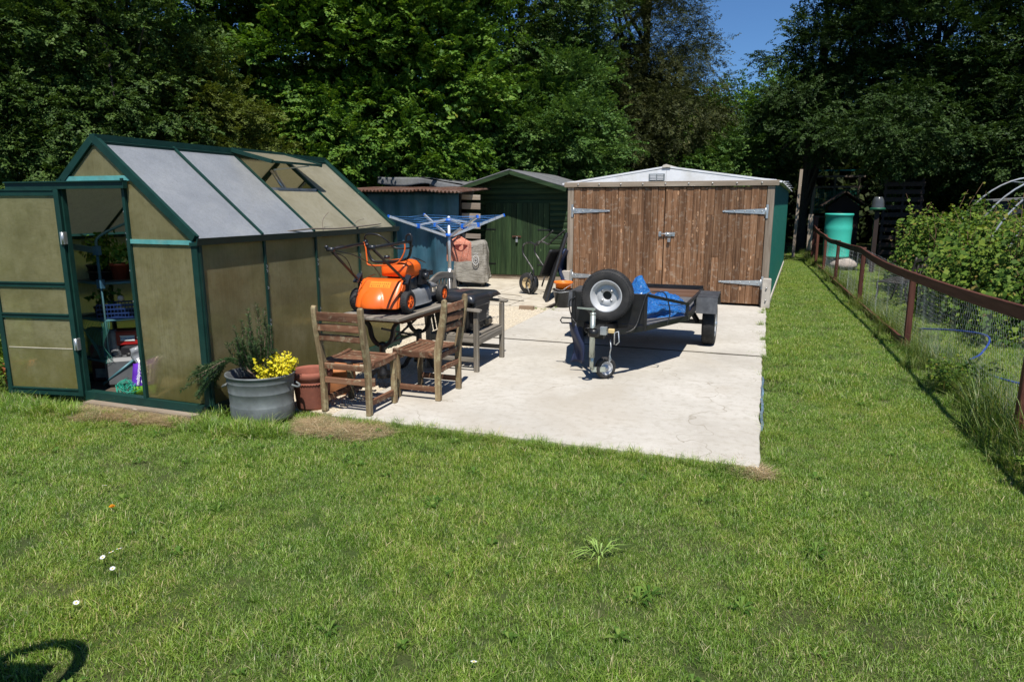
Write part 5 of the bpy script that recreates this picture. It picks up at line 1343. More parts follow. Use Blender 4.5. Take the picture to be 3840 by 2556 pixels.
# golden marjoram
LEAF_GOLD = leafmat('golden leaf', [(0.0,(0.5,0.48,0.02)),(0.5,(0.78,0.68,0.03)),(1.0,(0.85,0.74,0.08))], 0.3)
go = thing('golden_plant', 'bright yellow-leaved plant filling the right half of the galvanised tub', 'plant', (-3.585,4.33,0.29))
Ps=[];Ns=[]; mb = MB()
for k in range(105):
    a = rg.uniform(0,2*PI); rr = 0.16*math.sqrt(rg.random()); h = rg.uniform(0.10,0.22); x, y = rr*math.cos(a)*1.1, rr*math.sin(a)*0.95
    mb.tube([(x*0.6,y*0.6,0),(x,y,h)],0.0015,3)
    for j in range(13):
        t = rg.uniform(0.35,1.05); off = rg.normal(size=3)*0.009
        Ps.append(np.array([lerp(x*0.6,x,t),lerp(y*0.6,y,t),h*t])+off); Ns.append(np.array([off[0]*60,off[1]*60-0.2,0.9])+rg.normal(size=3)*0.35)
mb.build('stem', M_STEM, go)
V,F,r = leaf_quads(np.array(Ps),unit(np.array(Ns)),0.032,rg,0.6); mobj('leaf', fast_mesh('leaf',V,F,r), LEAF_GOLD, go)
p1 = thing('terracotta_pot', 'tall plain dark terracotta pot between the galvanised tub and the nearest chair', 'pot', (-3.49,4.66,-0.004))
mb = MB(); mb.lathe([(0.001,0.0),(0.125,0.0),(0.132,0.02),(0.152,0.21),(0.158,0.235),(0.150,0.245),(0.158,0.25),(0.172,0.275),(0.178,0.295),(0.176,0.32),(0.163,0.325),(0.155,0.3),(0.148,0.25),(0.14,0.1),(0.001,0.08)],36); mb.build('pot_body', plain('dark terracotta',(0.27,0.088,0.055),0.85,0,0.22,7,dirt=(0.17,0.065,0.045),bmp=0.2), p1)
mb = MB()
for k in range(44):
    a = 2*PI*k/44; a2 = 2*PI*(k+0.5)/44; a3 = 2*PI*(k+1)/44
    f = lambda q, z: (0.1595*math.cos(q),0.1595*math.sin(q),z)
    mb.tube([f(a,0.232),f(a2,0.222),f(a3,0.232)],0.0035,4)
mb.build('rope_moulding', bpy.data.materials['dark terracotta'], p1)
p2 = thing('terracotta_pot', 'squat orange glazed-looking pot behind the legs of the nearest chair', 'pot', (-3.535,5.12,-0.004))
MB().lathe([(0.001,0),(0.11,0.0),(0.125,0.03),(0.148,0.15),(0.145,0.19),(0.14,0.2),(0.185,0.225),(0.19,0.24),(0.172,0.252),(0.145,0.24),(0.135,0.2),(0.001,0.16)],32).build('pot_body', plain('orange terracotta',(0.46,0.17,0.055),0.75,0,0.3,7,dirt=(0.3,0.16,0.09)), p2)
plant_mesh('leaf', 0.07, 0.06, 16, 0.03, 31, LEAF_PLANT, p2, (0.05,0,0.18), 3)
o = MB().bar((-3.52,5.05,0.09),(-3.22,5.22,0.09),0.035,0.075).build('timber_offcut', M_TEAK_X, bevel=0.004)
tag(o, 'length of sawn timber lying on the gravel in front of the orange pot', 'timber')
tc = thing('broken_pot', 'broken terracotta pot lying in the weeds at the left edge beyond the open door', 'pot', (-6.38,4.2,0.0), R(40))
MB().lathe([(0.09,0.0),(0.14,0.2),(0.155,0.2),(0.16,0.24),(0.15,0.24),(0.13,0.2),(0.08,0.02)],20,a0=0,a1=R(230)).build('shard', plain('bright terracotta',(0.5,0.16,0.075),0.85,0,0.2,8), tc)

# made-up upended cart added out of frame; its loop handle throws the corner shadow
gc = thing('added_shadow_caster', 'made-up upended cart, unseen beyond the lower left, added to cast the lawn shadow', 'cart', (-2.29,0.93,-0.03), R(20))
MB().box(-0.30,0.16,0.0,0.04,0.15,1.12).build('tray', M_BLACK, gc, bevel=0.01)
MB().box(-0.30,-0.27,0.04,0.24,0.15,1.05).build('tray_side', M_BLACK, gc)
MB().tube(curve_pts([(-0.1,0.02,1.08),(-0.04,0.02,1.22),(0.06,0.02,1.34),(0.15,0.02,1.36),(0.22,0.02,1.26),(0.24,0.02,1.0),(0.2,0.02,0.7)],6),0.028,8).build('handle', M_BLACK, gc)
MB().lathe([(0.06,-0.03),(0.14,-0.03),(0.15,0),(0.14,0.03),(0.06,0.03)],18,'X',(-0.07,0.1,0.15)).build('wheel', M_RUBBER, gc)
# ------------------------------------------------------------------ trailer, nose towards the camera
tr = thing('trailer', 'small black open trailer with a spare wheel on its front board, parked before the garage', 'trailer', (-1.34, 8.45, 0.004), 0)
M_TYRE = M_RUBBER
M_RIM = plain('silver wheel rim', (0.50,0.51,0.52), 0.38, 0.15, 0.08, 5, dirt=(0.4,0.39,0.37))
def road_wheel(name, M, parent, r=0.255, w=0.145, nuts=True):
    mb = MB(); mb.push(M)
    rr = r*0.58
    mb.lathe([(rr,-w*0.42),(rr+0.015,-w*0.5),(r*0.86,-w*0.52),(r*0.955,-w*0.46),(r*0.985,-w*0.36),(r,-w*0.15),(r,w*0.15),(r*0.985,w*0.36),(r*0.955,w*0.46),(r*0.86,w*0.52),(rr+0.015,w*0.5),(rr,w*0.42),(rr,-w*0.42)],48,'X')
    for k in range(60):
        a = 2*PI*k/60
        for i, x in enumerate((-w*0.30,-w*0.10,w*0.10,w*0.30)):
            mb.push(RX(a + (i%2)*PI/60))
            mb.bar((x-w*0.075,-0.003,r*1.0 - (0.004 if abs(x) > w*0.2 else 0)),(x+w*0.075,0.004,r*1.0-(0.004 if abs(x) > w*0.2 else 0)),0.013,0.007); mb.pop()
        for s in (-1,1):
            mb.push(RX(a)); mb.bar((s*w*0.43,0,r*0.975),(s*w*0.51,0,r*0.91),0.012,0.005); mb.pop()
    t = mb.build(name, M_TYRE, parent, fix=False)
    mb = MB(); mb.push(M)
    mb.lathe([(rr+0.012,w*0.47),(rr+0.004,w*0.50),(rr-0.006,w*0.45),(rr-0.008,w*0.36),(rr-0.016,w*0.33),(rr-0.028,w*0.16),(rr-0.04,w*0.06),(rr*0.72,w*0.04),(rr*0.64,w*0.12),(rr*0.5,w*0.14),(rr*0.36,w*0.14),(rr*0.30,w*0.10),(rr*0.30,-w*0.2)],48,'X')
    rm = mb.build('rim', M_RIM, t, fix=False)
    mb = MB(); mb.push(M)
    for k in range(4):
        a = 2*PI*k/4; y, z = math.cos(a)*rr*0.44, math.sin(a)*rr*0.44
        mb.cyl((w*0.12,y,z),(w*0.24 if k % 2 == 0 else w*0.17,y,z),0.013,8)
    mb.build('wheel_nut', M_BOLT, rm)
    mb = MB(); mb.push(M); mb.lathe([(0.0001,-w*0.12),(rr*0.31,-w*0.12)],20,'X'); mb.build('hub_hole', M_BLACK, rm)
    return t, rm
# body outline: front board, chamfers, sides, tail
FB = -1.75; ZB = 0.45
out = [(-0.43,FB),(0.31,FB),(0.63,-1.0),(0.655,0.58),(-0.655,0.58),(-0.63,-1.0)]
mb = MB(); mb.prism([(x*0.99,y+0.01) for x,y in out],0.018,'Z',ZB+0.03); mb.build('deck', plain('worn grey deck',(0.10,0.10,0.105),0.8,0,0.3,9,dirt=(0.16,0.15,0.13)), tr)
for i in range(6):
    a, b2 = out[i], out[(i+1)%6]
    MB().bar((*a,ZB+0.025),(*b2,ZB+0.025),0.03,0.055).build('frame_rail', M_BLACK, tr)
MB().box(-0.43,0.31,FB-0.018,FB+0.006,ZB+0.055,0.81).build('front_board', M_BLACK, tr, bevel=0.004)
mb = MB()
for x in (-0.42,0.305): mb.bar((x,FB-0.02,ZB),(x,FB-0.02,0.815),0.03,0.03,(0,1,0))
mb.build('board_post', M_BLACK, tr)
rails = [((0.305,FB,0.80),(0.63,-1.0,0.625)),((0.63,-1.0,0.625),(0.655,0.58,0.60)),((-0.42,FB,0.80),(-0.63,-1.0,0.625)),((-0.63,-1.0,0.625),(-0.655,0.58,0.60))]
for a, b2 in rails: MB().bar(a,b2,0.03,0.03).build('top_rail', M_BLACK, tr)
for s in (-1,1):
    for (x,y,z) in ((0.63,-1.0,0.61),(0.655,0.57,0.61),(0.645,-0.2,0.61)): MB().bar((s*x,y,ZB),(s*x,y,z),0.035,0.035,(0,1,0)).build('corner_post', M_BLACK, tr)
ply = MB().box(-0.64,0.64,0.555,0.57,ZB+0.05,0.625).build('tailboard', wood('reddish plywood',((0.2,0.1,0.06),(0.3,0.17,0.11),(0.36,0.22,0.15)),'X',0.5), tr)
MB().box(-0.665,0.665,0.545,0.585,0.615,0.65).build('tail_rail', M_BLACK, tr)
MB().box(0.63,0.645,-0.3,0.55,ZB+0.05,0.60).build('side_board', M_BLACK, tr) ; MB().box(-0.645,-0.63,-0.95,0.55,ZB+0.05,0.60).build('side_board', M_BLACK, tr)
MB().bar((-0.78,0.05,0.27),(0.78,0.05,0.27),0.05,0.05).build('axle', M_BLACK, tr)
for s in (-1,1): MB().bar((s*0.6,-0.25,ZB),(s*0.66,0.05,0.27),0.04,0.05).build('suspension_arm', M_BLACK, tr)
for s in (-1,1):
    Mx = T(s*0.80,0.05,0.255) @ (RZ(0) if s > 0 else RZ(PI))
    wt, rm = road_wheel('wheel', Mx, tr)
    mb = MB(); mb.push(Mx); mb.cyl((0.0,0,0),(0.09,0,0),0.032,14); mb.build('hub_cap', M_ALU, rm)
    x0, x1 = (0.655,0.895) if s > 0 else (-0.895,-0.655)
    mg = MB()
    prof = [(-0.27,0.42),(-0.215,0.60),(0.30,0.615),(0.42,0.45)]
    for (a, b2) in zip(prof[:-1], prof[1:]):
        mg.bar(((x0+x1)/2,a[0],a[1]),((x0+x1)/2,b2[0],b2[1]),x1-x0,0.012,(0,0,1) if abs(a[1]-b2[1]) < 0.1 else (0,1,0.2))
    mg.build('mudguard', plain('worn grey-black steel %d' % s,(0.055,0.058,0.062),0.5,0.3,0.4,10,dirt=(0.13,0.135,0.14)), tr)
mb = MB(); 
for x in (-0.05,0.05): mb.bar((x,-2.15,ZB+0.03),(x*6,FB,ZB+0.02),0.04,0.05)
mb.bar((-0.06,-2.30,ZB+0.05),(0.03,FB+0.2,ZB+0.03),0.06,0.06)
mb.build('drawbar', M_BLACK, tr)
sp, rm = road_wheel('spare_wheel', T(-0.06,FB-0.11,0.795) @ RZ(R(-90)) @ RX(R(45)), tr)
# coupling and jockey wheel
mb = MB(); mb.bar((-0.075,-2.33,ZB+0.045),(-0.06,-2.05,ZB+0.06),0.07,0.06); mb.lathe([(0.03,-0.03),(0.05,-0.02),(0.05,0.03),(0.03,0.045)],14,'Z',(-0.075,-2.36,ZB+0.05)); mb.box(-0.09,-0.01,-2.24,-2.12,ZB-0.02,ZB+0.03)
mb.tube([(-0.11,-2.33,ZB+0.05),(-0.15,-2.34,ZB+0.055),(-0.165,-2.34,ZB+0.08),(-0.15,-2.34,ZB+0.095),(-0.1,-2.33,ZB+0.09)],0.007,6)
mb.build('coupling', plain('black coupling',(0.02,0.02,0.02),0.35,0.4), tr)
mb = MB(); mb.box(-0.03,0.03,-2.29,-2.23,ZB+0.03,ZB+0.10); mb.tube([(0.10,-2.25,ZB-0.06),(0.10,-2.25,ZB+0.05),(0.13,-2.22,ZB+0.06),(0.14,-2.22,ZB-0.04),(0.11,-2.23,ZB-0.07)],0.006,6); mb.tube([(0.03,-2.25,ZB+0.05),(0.10,-2.25,ZB+0.05)],0.008,6); mb.build('coupling_bracket', M_ALU, tr)
mb = MB(); mb.box(0.04,0.10,-2.27,-2.23,ZB+0.045,ZB+0.085); mb.build('connector', plain('yellowed plug',(0.6,0.45,0.2),0.5), tr, bevel=0.006)
JX, JY = -0.14, -2.12
M_ZINC = plain('greenish zinc tube', (0.48,0.52,0.46), 0.33, 0.7, 0.12, 8)
mb = MB(); mb.cyl((JX,JY,0.22),(JX,JY,0.64),0.027,16); mb.cyl((JX,JY,0.10),(JX,JY,0.25),0.021,14); mb.lathe([(0.022,0.63),(0.03,0.64),(0.03,0.655),(0.001,0.66)],14,'Z',(JX,JY,0)); mb.cyl((JX,JY,0.65),(JX,JY,0.70),0.011,10); mb.bar((JX+0.02,JY,0.69),(JX-0.15,JY-0.02,0.70),0.028,0.018,(0,0,1),0.018,0.014)
jw = mb.build('jockey_stand', M_ZINC, tr)
mb = MB(); mb.bar((JX,JY,0.10),(JX+0.13,JY+0.03,0.105),0.012,0.05,(0,0,1)); mb.build('fork', M_ZINC, jw)
Mj = T(JX+0.115,JY+0.085,0.108) @ RZ(R(-48))
mb = MB(); mb.push(Mj); mb.lathe([(0.066,-0.028),(0.09,-0.033),(0.104,-0.025),(0.108,0),(0.104,0.025),(0.09,0.033),(0.066,0.028),(0.066,-0.028)],28,'X'); jt = mb.build('jockey_tyre', M_RUBBER, tr, fix=False)
mb = MB(); mb.push(Mj); mb.lathe([(0.068,0.03),(0.06,0.032),(0.055,0.018),(0.03,0.014),(0.022,0.032),(0.0001,0.036)],24,'X'); mb.build('jockey_rim', M_RIM, jt, fix=False)
mb = MB(); mb.tube(curve_pts([(0.03,-2.1,0.40),(0.045,-2.13,0.33),(0.035,-2.12,0.27),(0.045,-2.12,0.21),(0.03,-2.12,0.20),(0.035,-2.12,0.27)],5),0.006,6); mb.build('chain_clip', M_ALU, tr)
mb = MB()
mb.tube(curve_pts([(-0.03,-2.2,0.50),(0.10,-2.05,0.46),(0.23,-1.95,0.50),(0.28,-1.85,0.68),(0.32,FB-0.04,0.82),(0.42,FB+0.02,0.835),(0.48,FB+0.08,0.80),(0.52,FB+0.15,0.62),(0.50,FB+0.12,0.50)],7),0.006,6)
mb.tube(curve_pts([(-0.40,FB-0.04,0.76),(-0.46,FB-0.06,0.70),(-0.43,FB-0.06,0.55),(-0.36,FB-0.1,0.48)],6),0.007,6)
mb.tube(curve_pts([(0.42,FB+0.05,0.70),(0.6,-1.3,0.66),(0.70,-0.9,0.69)],6),0.004,5)
mb.build('cable', M_BLACK, tr)
mb = MB(); mb.tube([(-0.42,-1.7,0.52),(-0.56,-1.72,0.525),(-0.575,-1.72,0.495),(-0.56,-1.72,0.47),(-0.44,-1.7,0.47)],0.008,6); mb.build('rope_hook', M_BLACK, tr)
mb = MB(); mb.sheet(lambda u,v: (-0.46+0.14*u+0.02*math.sin(v*5), -1.72+0.05*math.sin(u*4+v*3), 0.06+0.42*v),8,12); mb.build('hanging_cover', plain('navy cover',(0.01,0.018,0.055),0.55), tr, solid=0.01)

# crumpled blue tarpaulin lying in the trailer
bt = thing('blue_tarpaulin', 'crumpled shiny blue tarpaulin heaped inside the trailer', 'tarpaulin', (-1.1, 7.6, 0.485), 0)
def bt_mat():
    m, nt, b = mk('shiny blue tarp')
    f = noise(nt, coords(nt), 9, 8, 0.7, 1.0); f2 = noise(nt, coords(nt), 17, 6, 0.72, 2.0)
    c = ramp(nt, f, [(0.3,(0.009,0.085,0.34)),(0.55,(0.028,0.19,0.55)),(0.75,(0.11,0.36,0.70))])
    L(nt, c, b.inputs['Base Color']); b.inputs['Roughness'].default_value = 0.2; b.inputs['Coat Weight'].default_value = 0.6; b.inputs['Coat Roughness'].default_value = 0.15
    bump(nt, b, f2, 1.0, 0.045)
    return m
def ridged(p, s):
    return 1-abs(mnoise.noise(Vector((p[0]*s,p[1]*s,p[2]*s))))*2
def btf(u, v):
    x = lerp(-0.42,0.37,u); y = lerp(-0.62,0.70,v)
    x = min(x, 0.36-0.34*max(0,(-y-0.15))/0.35)
    ed = (1-(2*u-1)**4)*(1-(2*v-1)**4)
    h = 0.07*ed + 0.27*math.exp(-((x+0.14)**2+(y+0.12)**2)/0.018) + 0.06*math.exp(-((x-0.1)**2+(y-0.3)**2)/0.06)
    h += ed*(0.05*ridged((u*3,v*4,1),1.3) + 0.035*ridged((u*7,v*9,5),1.2) + 0.02*ridged((u*17,v*21,5),1.2))
    x += 0.04*mnoise.noise(Vector((u*5,v*5,9))); y += 0.04*mnoise.noise(Vector((u*5,v*5,19)))
    return (x, y, max(0.004, h))
MB().sheet(btf, 64, 80, False).build('sheet', bt_mat(), bt, solid=0.003)

# ------------------------------------------------------------------ wire netting fence along the grass path
fe = thing('wire_fence', 'low brown post and rail fence hung with sagging chicken wire beside the grass path', 'fence', (1.8,5.5,-0.03), 0)
FP = [(1.90,1.95,1.0),(1.79,5.56,1.0),(1.715,9.22,0.91),(1.61,12.87,0.985),(1.54,16.4,0.93),(1.49,18.9,0.95),(1.44,21.0,1.02)]
for i,(x,y,h) in enumerate(FP):
    lean = 0.012*math.sin(i*2.1)
    o = MB().bar((x,y,-0.1),(x+lean,y,h-0.05+0.03),0.066,0.066,(0,1,0)).build('post', M_FENCE, fe, world=True, bevel=0.006)
MB().bar((1.44,22.3,-0.1),(1.43,22.3,1.30),0.14,0.14,(0,1,0)).build('post', M_FENCE, fe, world=True, bevel=0.006)
MB().bar((1.30,22.1,0.35),(1.28,22.1,1.38),0.14,0.03,(0,1,0)).build('post_board', M_TIMBER_Z, fe, world=True)
for i in range(1, len(FP)-1+1):
    a = FP[i-1]; b2 = FP[i]
    pts = []
    for k in range(7):
        t = k/6; pts.append((lerp(a[0],b2[0],t)-0.05, lerp(a[1],b2[1],t), lerp(a[2],b2[2],t)-0.06-0.03*math.sin(t*PI)*(0.4+0.8*(i%2)) ))
    MB().path(pts, 0.036, 0.098).build('rail', M_FENCEY, fe, world=True, bevel=0.004)
    if i > 2:
        MB().bar((a[0]-0.04,a[1],0.03),(b2[0]-0.04,b2[1],0.03),0.03,0.12).build('gravel_board', M_FENCEY, fe, world=True)
MB().path([(FP[-1][0]-0.05,FP[-1][1],FP[-1][2]-0.06),(1.40,22.3,1.02)],0.038,0.115).build('rail', M_FENCEY, fe, world=True)
# chicken wire: real hexagon wires, crumpled
mesh0 = 0.062
for i in range(1, len(FP)-1):
    a, b2 = FP[i-1+ (0)], FP[i]
    if i == 0: continue
    y0, y1 = a[1], b2[1]; wdt = y1-y0
    s_ = mesh0 if y1 < 14 else mesh0*1.7
    nc = int(wdt/(s_*0.87)); nr = int(0.98/(s_*0.75))
    E_ = []
    def P2(u_, z_):
        t = u_/wdt; n1 = mnoise.noise(Vector((u_*1.6,z_*0.7,i*7))); n2 = mnoise.noise(Vector((u_*1.6+9,z_*0.7,i*7+3)))
        pinch = 0.10*math.sin(u_*2.4+i)*math.sin(min(1,z_)*PI)+0.05*math.sin(u_*5.1+2*i)*min(1,z_+0.2)
        x = lerp(a[0],b2[0],t)+0.03+0.07*n1*(1.1-z_)+0.03*math.sin(u_*11)*n2
        y = y0+u_+pinch+0.05*n2
        zt = (lerp(a[2],b2[2],t)-0.03)
        return (x, y, min(z_,1.0)*zt)
    for r_ in range(nr):
        for c_ in range(nc):
            u0 = (c_+0.5*(r_%2))*s_*0.87; z0 = r_*s_*0.75
            l_ = P2(u0-s_*0.435, z0+s_*0.25*0); 
            A_ = P2(u0, z0); B_ = P2(u0, z0+s_*0.5)
            E_.append((A_, B_))
            E_.append((B_, P2(u0+s_*0.435, z0+s_*0.75))); E_.append((B_, P2(u0-s_*0.435, z0+s_*0.75)))
    Pa = np.array([e[0] for e in E_]); Pb = np.array([e[1] for e in E_]); d = unit(Pb-Pa); s1 = unit(np.cross(d,[0.3,0.2,0.9])); s2 = np.cross(d,s1); w = 0.0007 if y1 < 14 else 0.0011
    V = np.empty((len(E_),6,3)); 
    for k in range(3):
        off = (s1*math.cos(k*2.094)+s2*math.sin(k*2.094))*w; V[:,k] = Pa+off; V[:,3+k] = Pb+off
    base = np.arange(len(E_))[:,None]*6
    F = np.concatenate([base+np.array([[0,1,4,3]]), base+np.array([[1,2,5,4]]), base+np.array([[2,0,3,5]])])
    o = mobj('wire_netting', fast_mesh('wire_netting', V.reshape(-1,3)-np.array([1.8,5.5,-0.03]), F), M_WIRE, fe); o['kind'] = 'stuff'
# ------------------------------------------------------------------ beyond the fence
rg = np.random.default_rng(77)
LEAF_RASP = leafmat('raspberry leaf', [(0.0,(0.03,0.07,0.010)),(0.45,(0.08,0.15,0.018)),(0.93,(0.18,0.25,0.034)),(1.0,(0.22,0.15,0.045))], 0.3, 0.6, 0.15)
n = 52000
def hedge_top(x, y): return 1.24+0.26*np.sin(x*2.1+1)*np.cos(y*1.3)+0.12*np.sin(y*3.3+x)+0.1*np.sin(x*5.1-y*2)
px_ = rg.uniform(2.45,6.6,n); py_ = rg.uniform(9.3,17,n)
edge = np.minimum(np.minimum(px_-2.45-0.25*np.sin(py_*2)-0.05*(17-py_)*0, 1.5), np.minimum(py_-9.3-0.3*np.sin(px_*2.5),1.5))
keep = edge > -0.02; px_, py_, edge = px_[keep], py_[keep], edge[keep]; n = len(px_)
ht = hedge_top(px_,py_)*np.clip(edge/0.35,0.05,1)**0.4
f = rg.random(n); zz = np.where(edge < 0.5, ht*f, ht*(1-0.45*f**1.5))
P = np.stack([px_+0.06*rg.normal(size=n), py_+0.06*rg.normal(size=n), zz-0.02],1)
Nn = unit(np.stack([-0.5*(edge<0.5)+0.45*rg.normal(size=n), -0.5*(edge<0.5)-0.3+0.45*rg.normal(size=n), 0.75+0.35*rg.normal(size=n)],1))
sx_ = rg.uniform(2.6,6.4,230); sy_ = rg.uniform(9.6,16.8,230); sh_ = rg.uniform(0.12,0.45,230); shoots = []
Ps_ = []; Ns_ = []
for a_,b_,h_ in zip(sx_,sy_,sh_):
    z0_ = float(hedge_top(a_,b_)); lx_, ly_ = 0.12*rg.normal(), 0.12*rg.normal(); shoots.append((a_,b_,z0_,h_,lx_,ly_))
    for q in range(16):
        t = rg.uniform(0,1); an = rg.uniform(0,2*PI); rr_ = 0.07*(1.1-0.6*t)
        Ps_.append((a_+lx_*t+rr_*math.cos(an), b_+ly_*t+rr_*math.sin(an), z0_-0.05+h_*t)); Ns_.append((0.5*math.cos(an)+0.3*rg.normal(),0.5*math.sin(an)+0.3*rg.normal(),0.8))
P = np.concatenate([P,np.array(Ps_)]); Nn = np.concatenate([Nn,unit(np.array(Ns_))])
sz_ = np.where(rg.random((len(P),1)) < 0.3, 0.095, 0.06)
V,F,r = leaf_quads(P,Nn,sz_,rg,0.7)
ra = tag(mobj('raspberry_thicket', fast_mesh('raspberry_thicket',V,F,r), LEAF_RASP), 'thicket of leafy raspberry canes filling the plot beyond the wire fence', 'raspberry canes', kind='stuff')
mb = MB()
for a_,b_,z0_,h_,lx_,ly_ in shoots: mb.tube([(a_,b_,z0_-0.4),(a_,b_,z0_),(a_+lx_,b_+ly_,z0_-0.05+h_)],[0.005,0.004,0.002],4)
for k in range(160):
    i = rg.integers(0,n); mb.tube([(px_[i],py_[i],0),(px_[i]+0.08*rg.normal(),py_[i]+0.08*rg.normal(),ht[i]*0.5),(px_[i]+0.15*rg.normal(),py_[i]+0.15*rg.normal(),ht[i]*0.95)],[0.006,0.005,0.003],4)
o = mb.build('raspberry_cane', plain('cane brown',(0.13,0.075,0.035),0.8), ra); o['kind'] = 'stuff'
# water butt on a stone
ba = thing('water_butt', 'bright turquoise-green plastic water butt standing behind the end of the wire fence', 'water butt', (1.84,20.0,0.30), 0)
MB().lathe([(0.001,0.01),(0.30,0.0),(0.325,0.03),(0.315,0.05),(0.325,0.30),(0.332,0.36),(0.325,0.42),(0.335,0.70),(0.338,0.76),(0.33,0.80),(0.325,1.06),(0.345,1.08),(0.35,1.12),(0.34,1.135),(0.31,1.13),(0.31,0.9)],40).build('barrel', plain('turquoise plastic',(0.05,0.47,0.36),0.42,0,0.07,3), ba)
o = MB().sphere((0,0,0.12),0.36,12,0.5).build('plinth_stone', plain('grey pink stone',(0.36,0.31,0.27),0.9,0,0.25,7,bmp=0.4)); o.location = (2.02,19.9,0.0)
tag(o, 'large pale stone propping up the turquoise water butt', 'stone')
o = MB().box(1.55,2.0,19.85,20.3,-0.05,0.295).build('plinth_block', M_CONC_POST, bevel=0.02)
tag(o, 'rough grey block beneath the turquoise water butt', 'block')
# hen house
hh = thing('hen_house', 'small dark red-brown hen house with pitched roof behind the turquoise water butt', 'hen house', (2.36,24.5,-0.02), 0)
M_HEN = plain('dark stained boards',(0.022,0.011,0.008),0.8,0,0.3)
hb = MB().prism([(-0.46,0),(0.46,0),(0.46,1.62),(0,1.98),(-0.46,1.62)],1.0,'Y',0).build('wall', M_HEN, hh)
for k in range(13):
    MB().box(-0.46,0.46,-0.015,-0.001,0.05+0.12*k,0.155+0.12*k).build('board', M_HEN, hb)
for s in (-1,1): MB().bar((0,0.45,2.09),(s*0.66,0.45,1.64),1.5,0.03,(0,0,1)).build('roof', plain('brown felt roof',(0.075,0.05,0.035),0.9), hh)
# feeder on a post
fd = thing('bird_feeder', 'clear plastic feeder with a green tray on top of a dark post', 'feeder', (2.62,19.3,-0.02), 0)
MB().bar((0,0,0),(0,0,1.55),0.1,0.1,(0,1,0)).build('post', M_HEN, fd)
MB().lathe([(0.001,1.55),(0.17,1.55),(0.18,1.6),(0.14,1.61),(0.001,1.61)],20).build('tray', plain('green tray',(0.01,0.1,0.05),0.5), fd)
MB().lathe([(0.15,1.61),(0.13,1.78),(0.10,1.85),(0.085,1.87),(0.001,1.87)],20).build('dome', plain('cloudy plastic',(0.06,0.065,0.065),0.25), fd)
# slatted screen
sc_ = thing('slatted_screen', 'tall dark horizontal slat screen under the right-hand trees', 'screen', (3.6,22.0,-0.02), R(-4))
for k in range(11): MB().box(-0.5,0.5,0,0.02,0.08+0.21*k,0.20+0.21*k).build('slat', M_HEN, sc_)
for x in (-0.45,0,0.45): MB().box(x-0.03,x+0.03,0.02,0.06,0,2.4).build('post', M_HEN, sc_)
# fruit cage with green netting
fc = thing('fruit_cage', 'timber-framed fruit cage hung with green netting beyond the hen house', 'fruit cage', (2.6,30.0,-0.02), 0)
for x in (-0.9,-0.1,0.75): MB().bar((x,0,0),(x,0,2.75),0.07,0.07,(0,1,0)).build('post', M_TIMBER_Z, fc)
for z in (2.75,2.35,1.2): MB().bar((-0.95,0,z),(0.95,0,z),0.05,0.08).build('rail', M_TIMBER_X, fc)
MB().box(-0.95,0.95,-0.05,0.0,2.95,3.0).build('roof_edge', plain('turquoise sheet',(0.05,0.4,0.36),0.5), fc)
n_ = net_sheet(lambda u,v: (-0.9+1.7*u, -0.04+0.05*math.sin(u*9), 1.35+0.95*v-0.08*math.sin(u*PI)*v), 26, 16, 0.011, 'netting', plain('green fruit net',(0.04,0.3,0.2),0.6)); n_.parent = fc
n_ = net_sheet(lambda u,v: (-0.3+1.0*u, -0.06, 1.15+0.42*v), 14, 7, 0.02, 'netting', plain('white trellis net',(0.5,0.5,0.4),0.6)); n_.parent = fc
for (x,y,h,lab) in ((0.95,24.0,2.75,'thin pale pole standing just beyond the back corner of the garage'),(1.55,27.0,2.6,'pale leaning post at the near corner of the fruit cage')):
    tag(MB().bar((x,y,-0.05),(x+0.05,y,h),0.09,0.09,(0,1,0)).build('wooden_pole', M_TIMBER_Z), lab, 'pole')
# hoops of a stripped polytunnel
ht_ = thing('polytunnel_hoops', 'row of bare white-grey pipe hoops over the far side of the raspberries', 'polytunnel frame', (4.8,14.5,-0.02), 0)
M_PIPE = plain('pale pipe',(0.32,0.35,0.38),0.5,0,0.15,8,dirt=(0.2,0.13,0.1))
for y in (1.5,0.15,-1.0,-2.1):
    MB().tube([(-1.45*math.cos(t),y,2.2*math.sin(t)) for t in np.linspace(0.02,PI-0.02,30)],0.016,8).build('hoop', M_PIPE, ht_)
MB().tube([(-0.4,1.5,2.12),(1.2,1.5,2.0)],0.008,6).build('ridge_wire', M_PIPE, ht_)
ds = thing('dark_lean_to', 'dark blue-black shed half hidden behind the pipe hoops', 'shed', (6.2,18.5,-0.02), 0)
MB().prism([(-1.3,0),(1.9,0),(1.9,1.95),(-1.3,1.75)],1.6,'Y',0).build('wall', plain('dark navy boards',(0.008,0.011,0.02),0.7,0,0.4), ds)
MB().box(-0.1,0.6,-0.02,0.0,0.9,1.6).build('window', plain('dull window',(0.03,0.035,0.045),0.3), ds)
MB().bar((-1.4,0.8,1.77),(2.0,0.8,1.98),1.8,0.04,(0,0,1)).build('roof', M_FELT, ds)
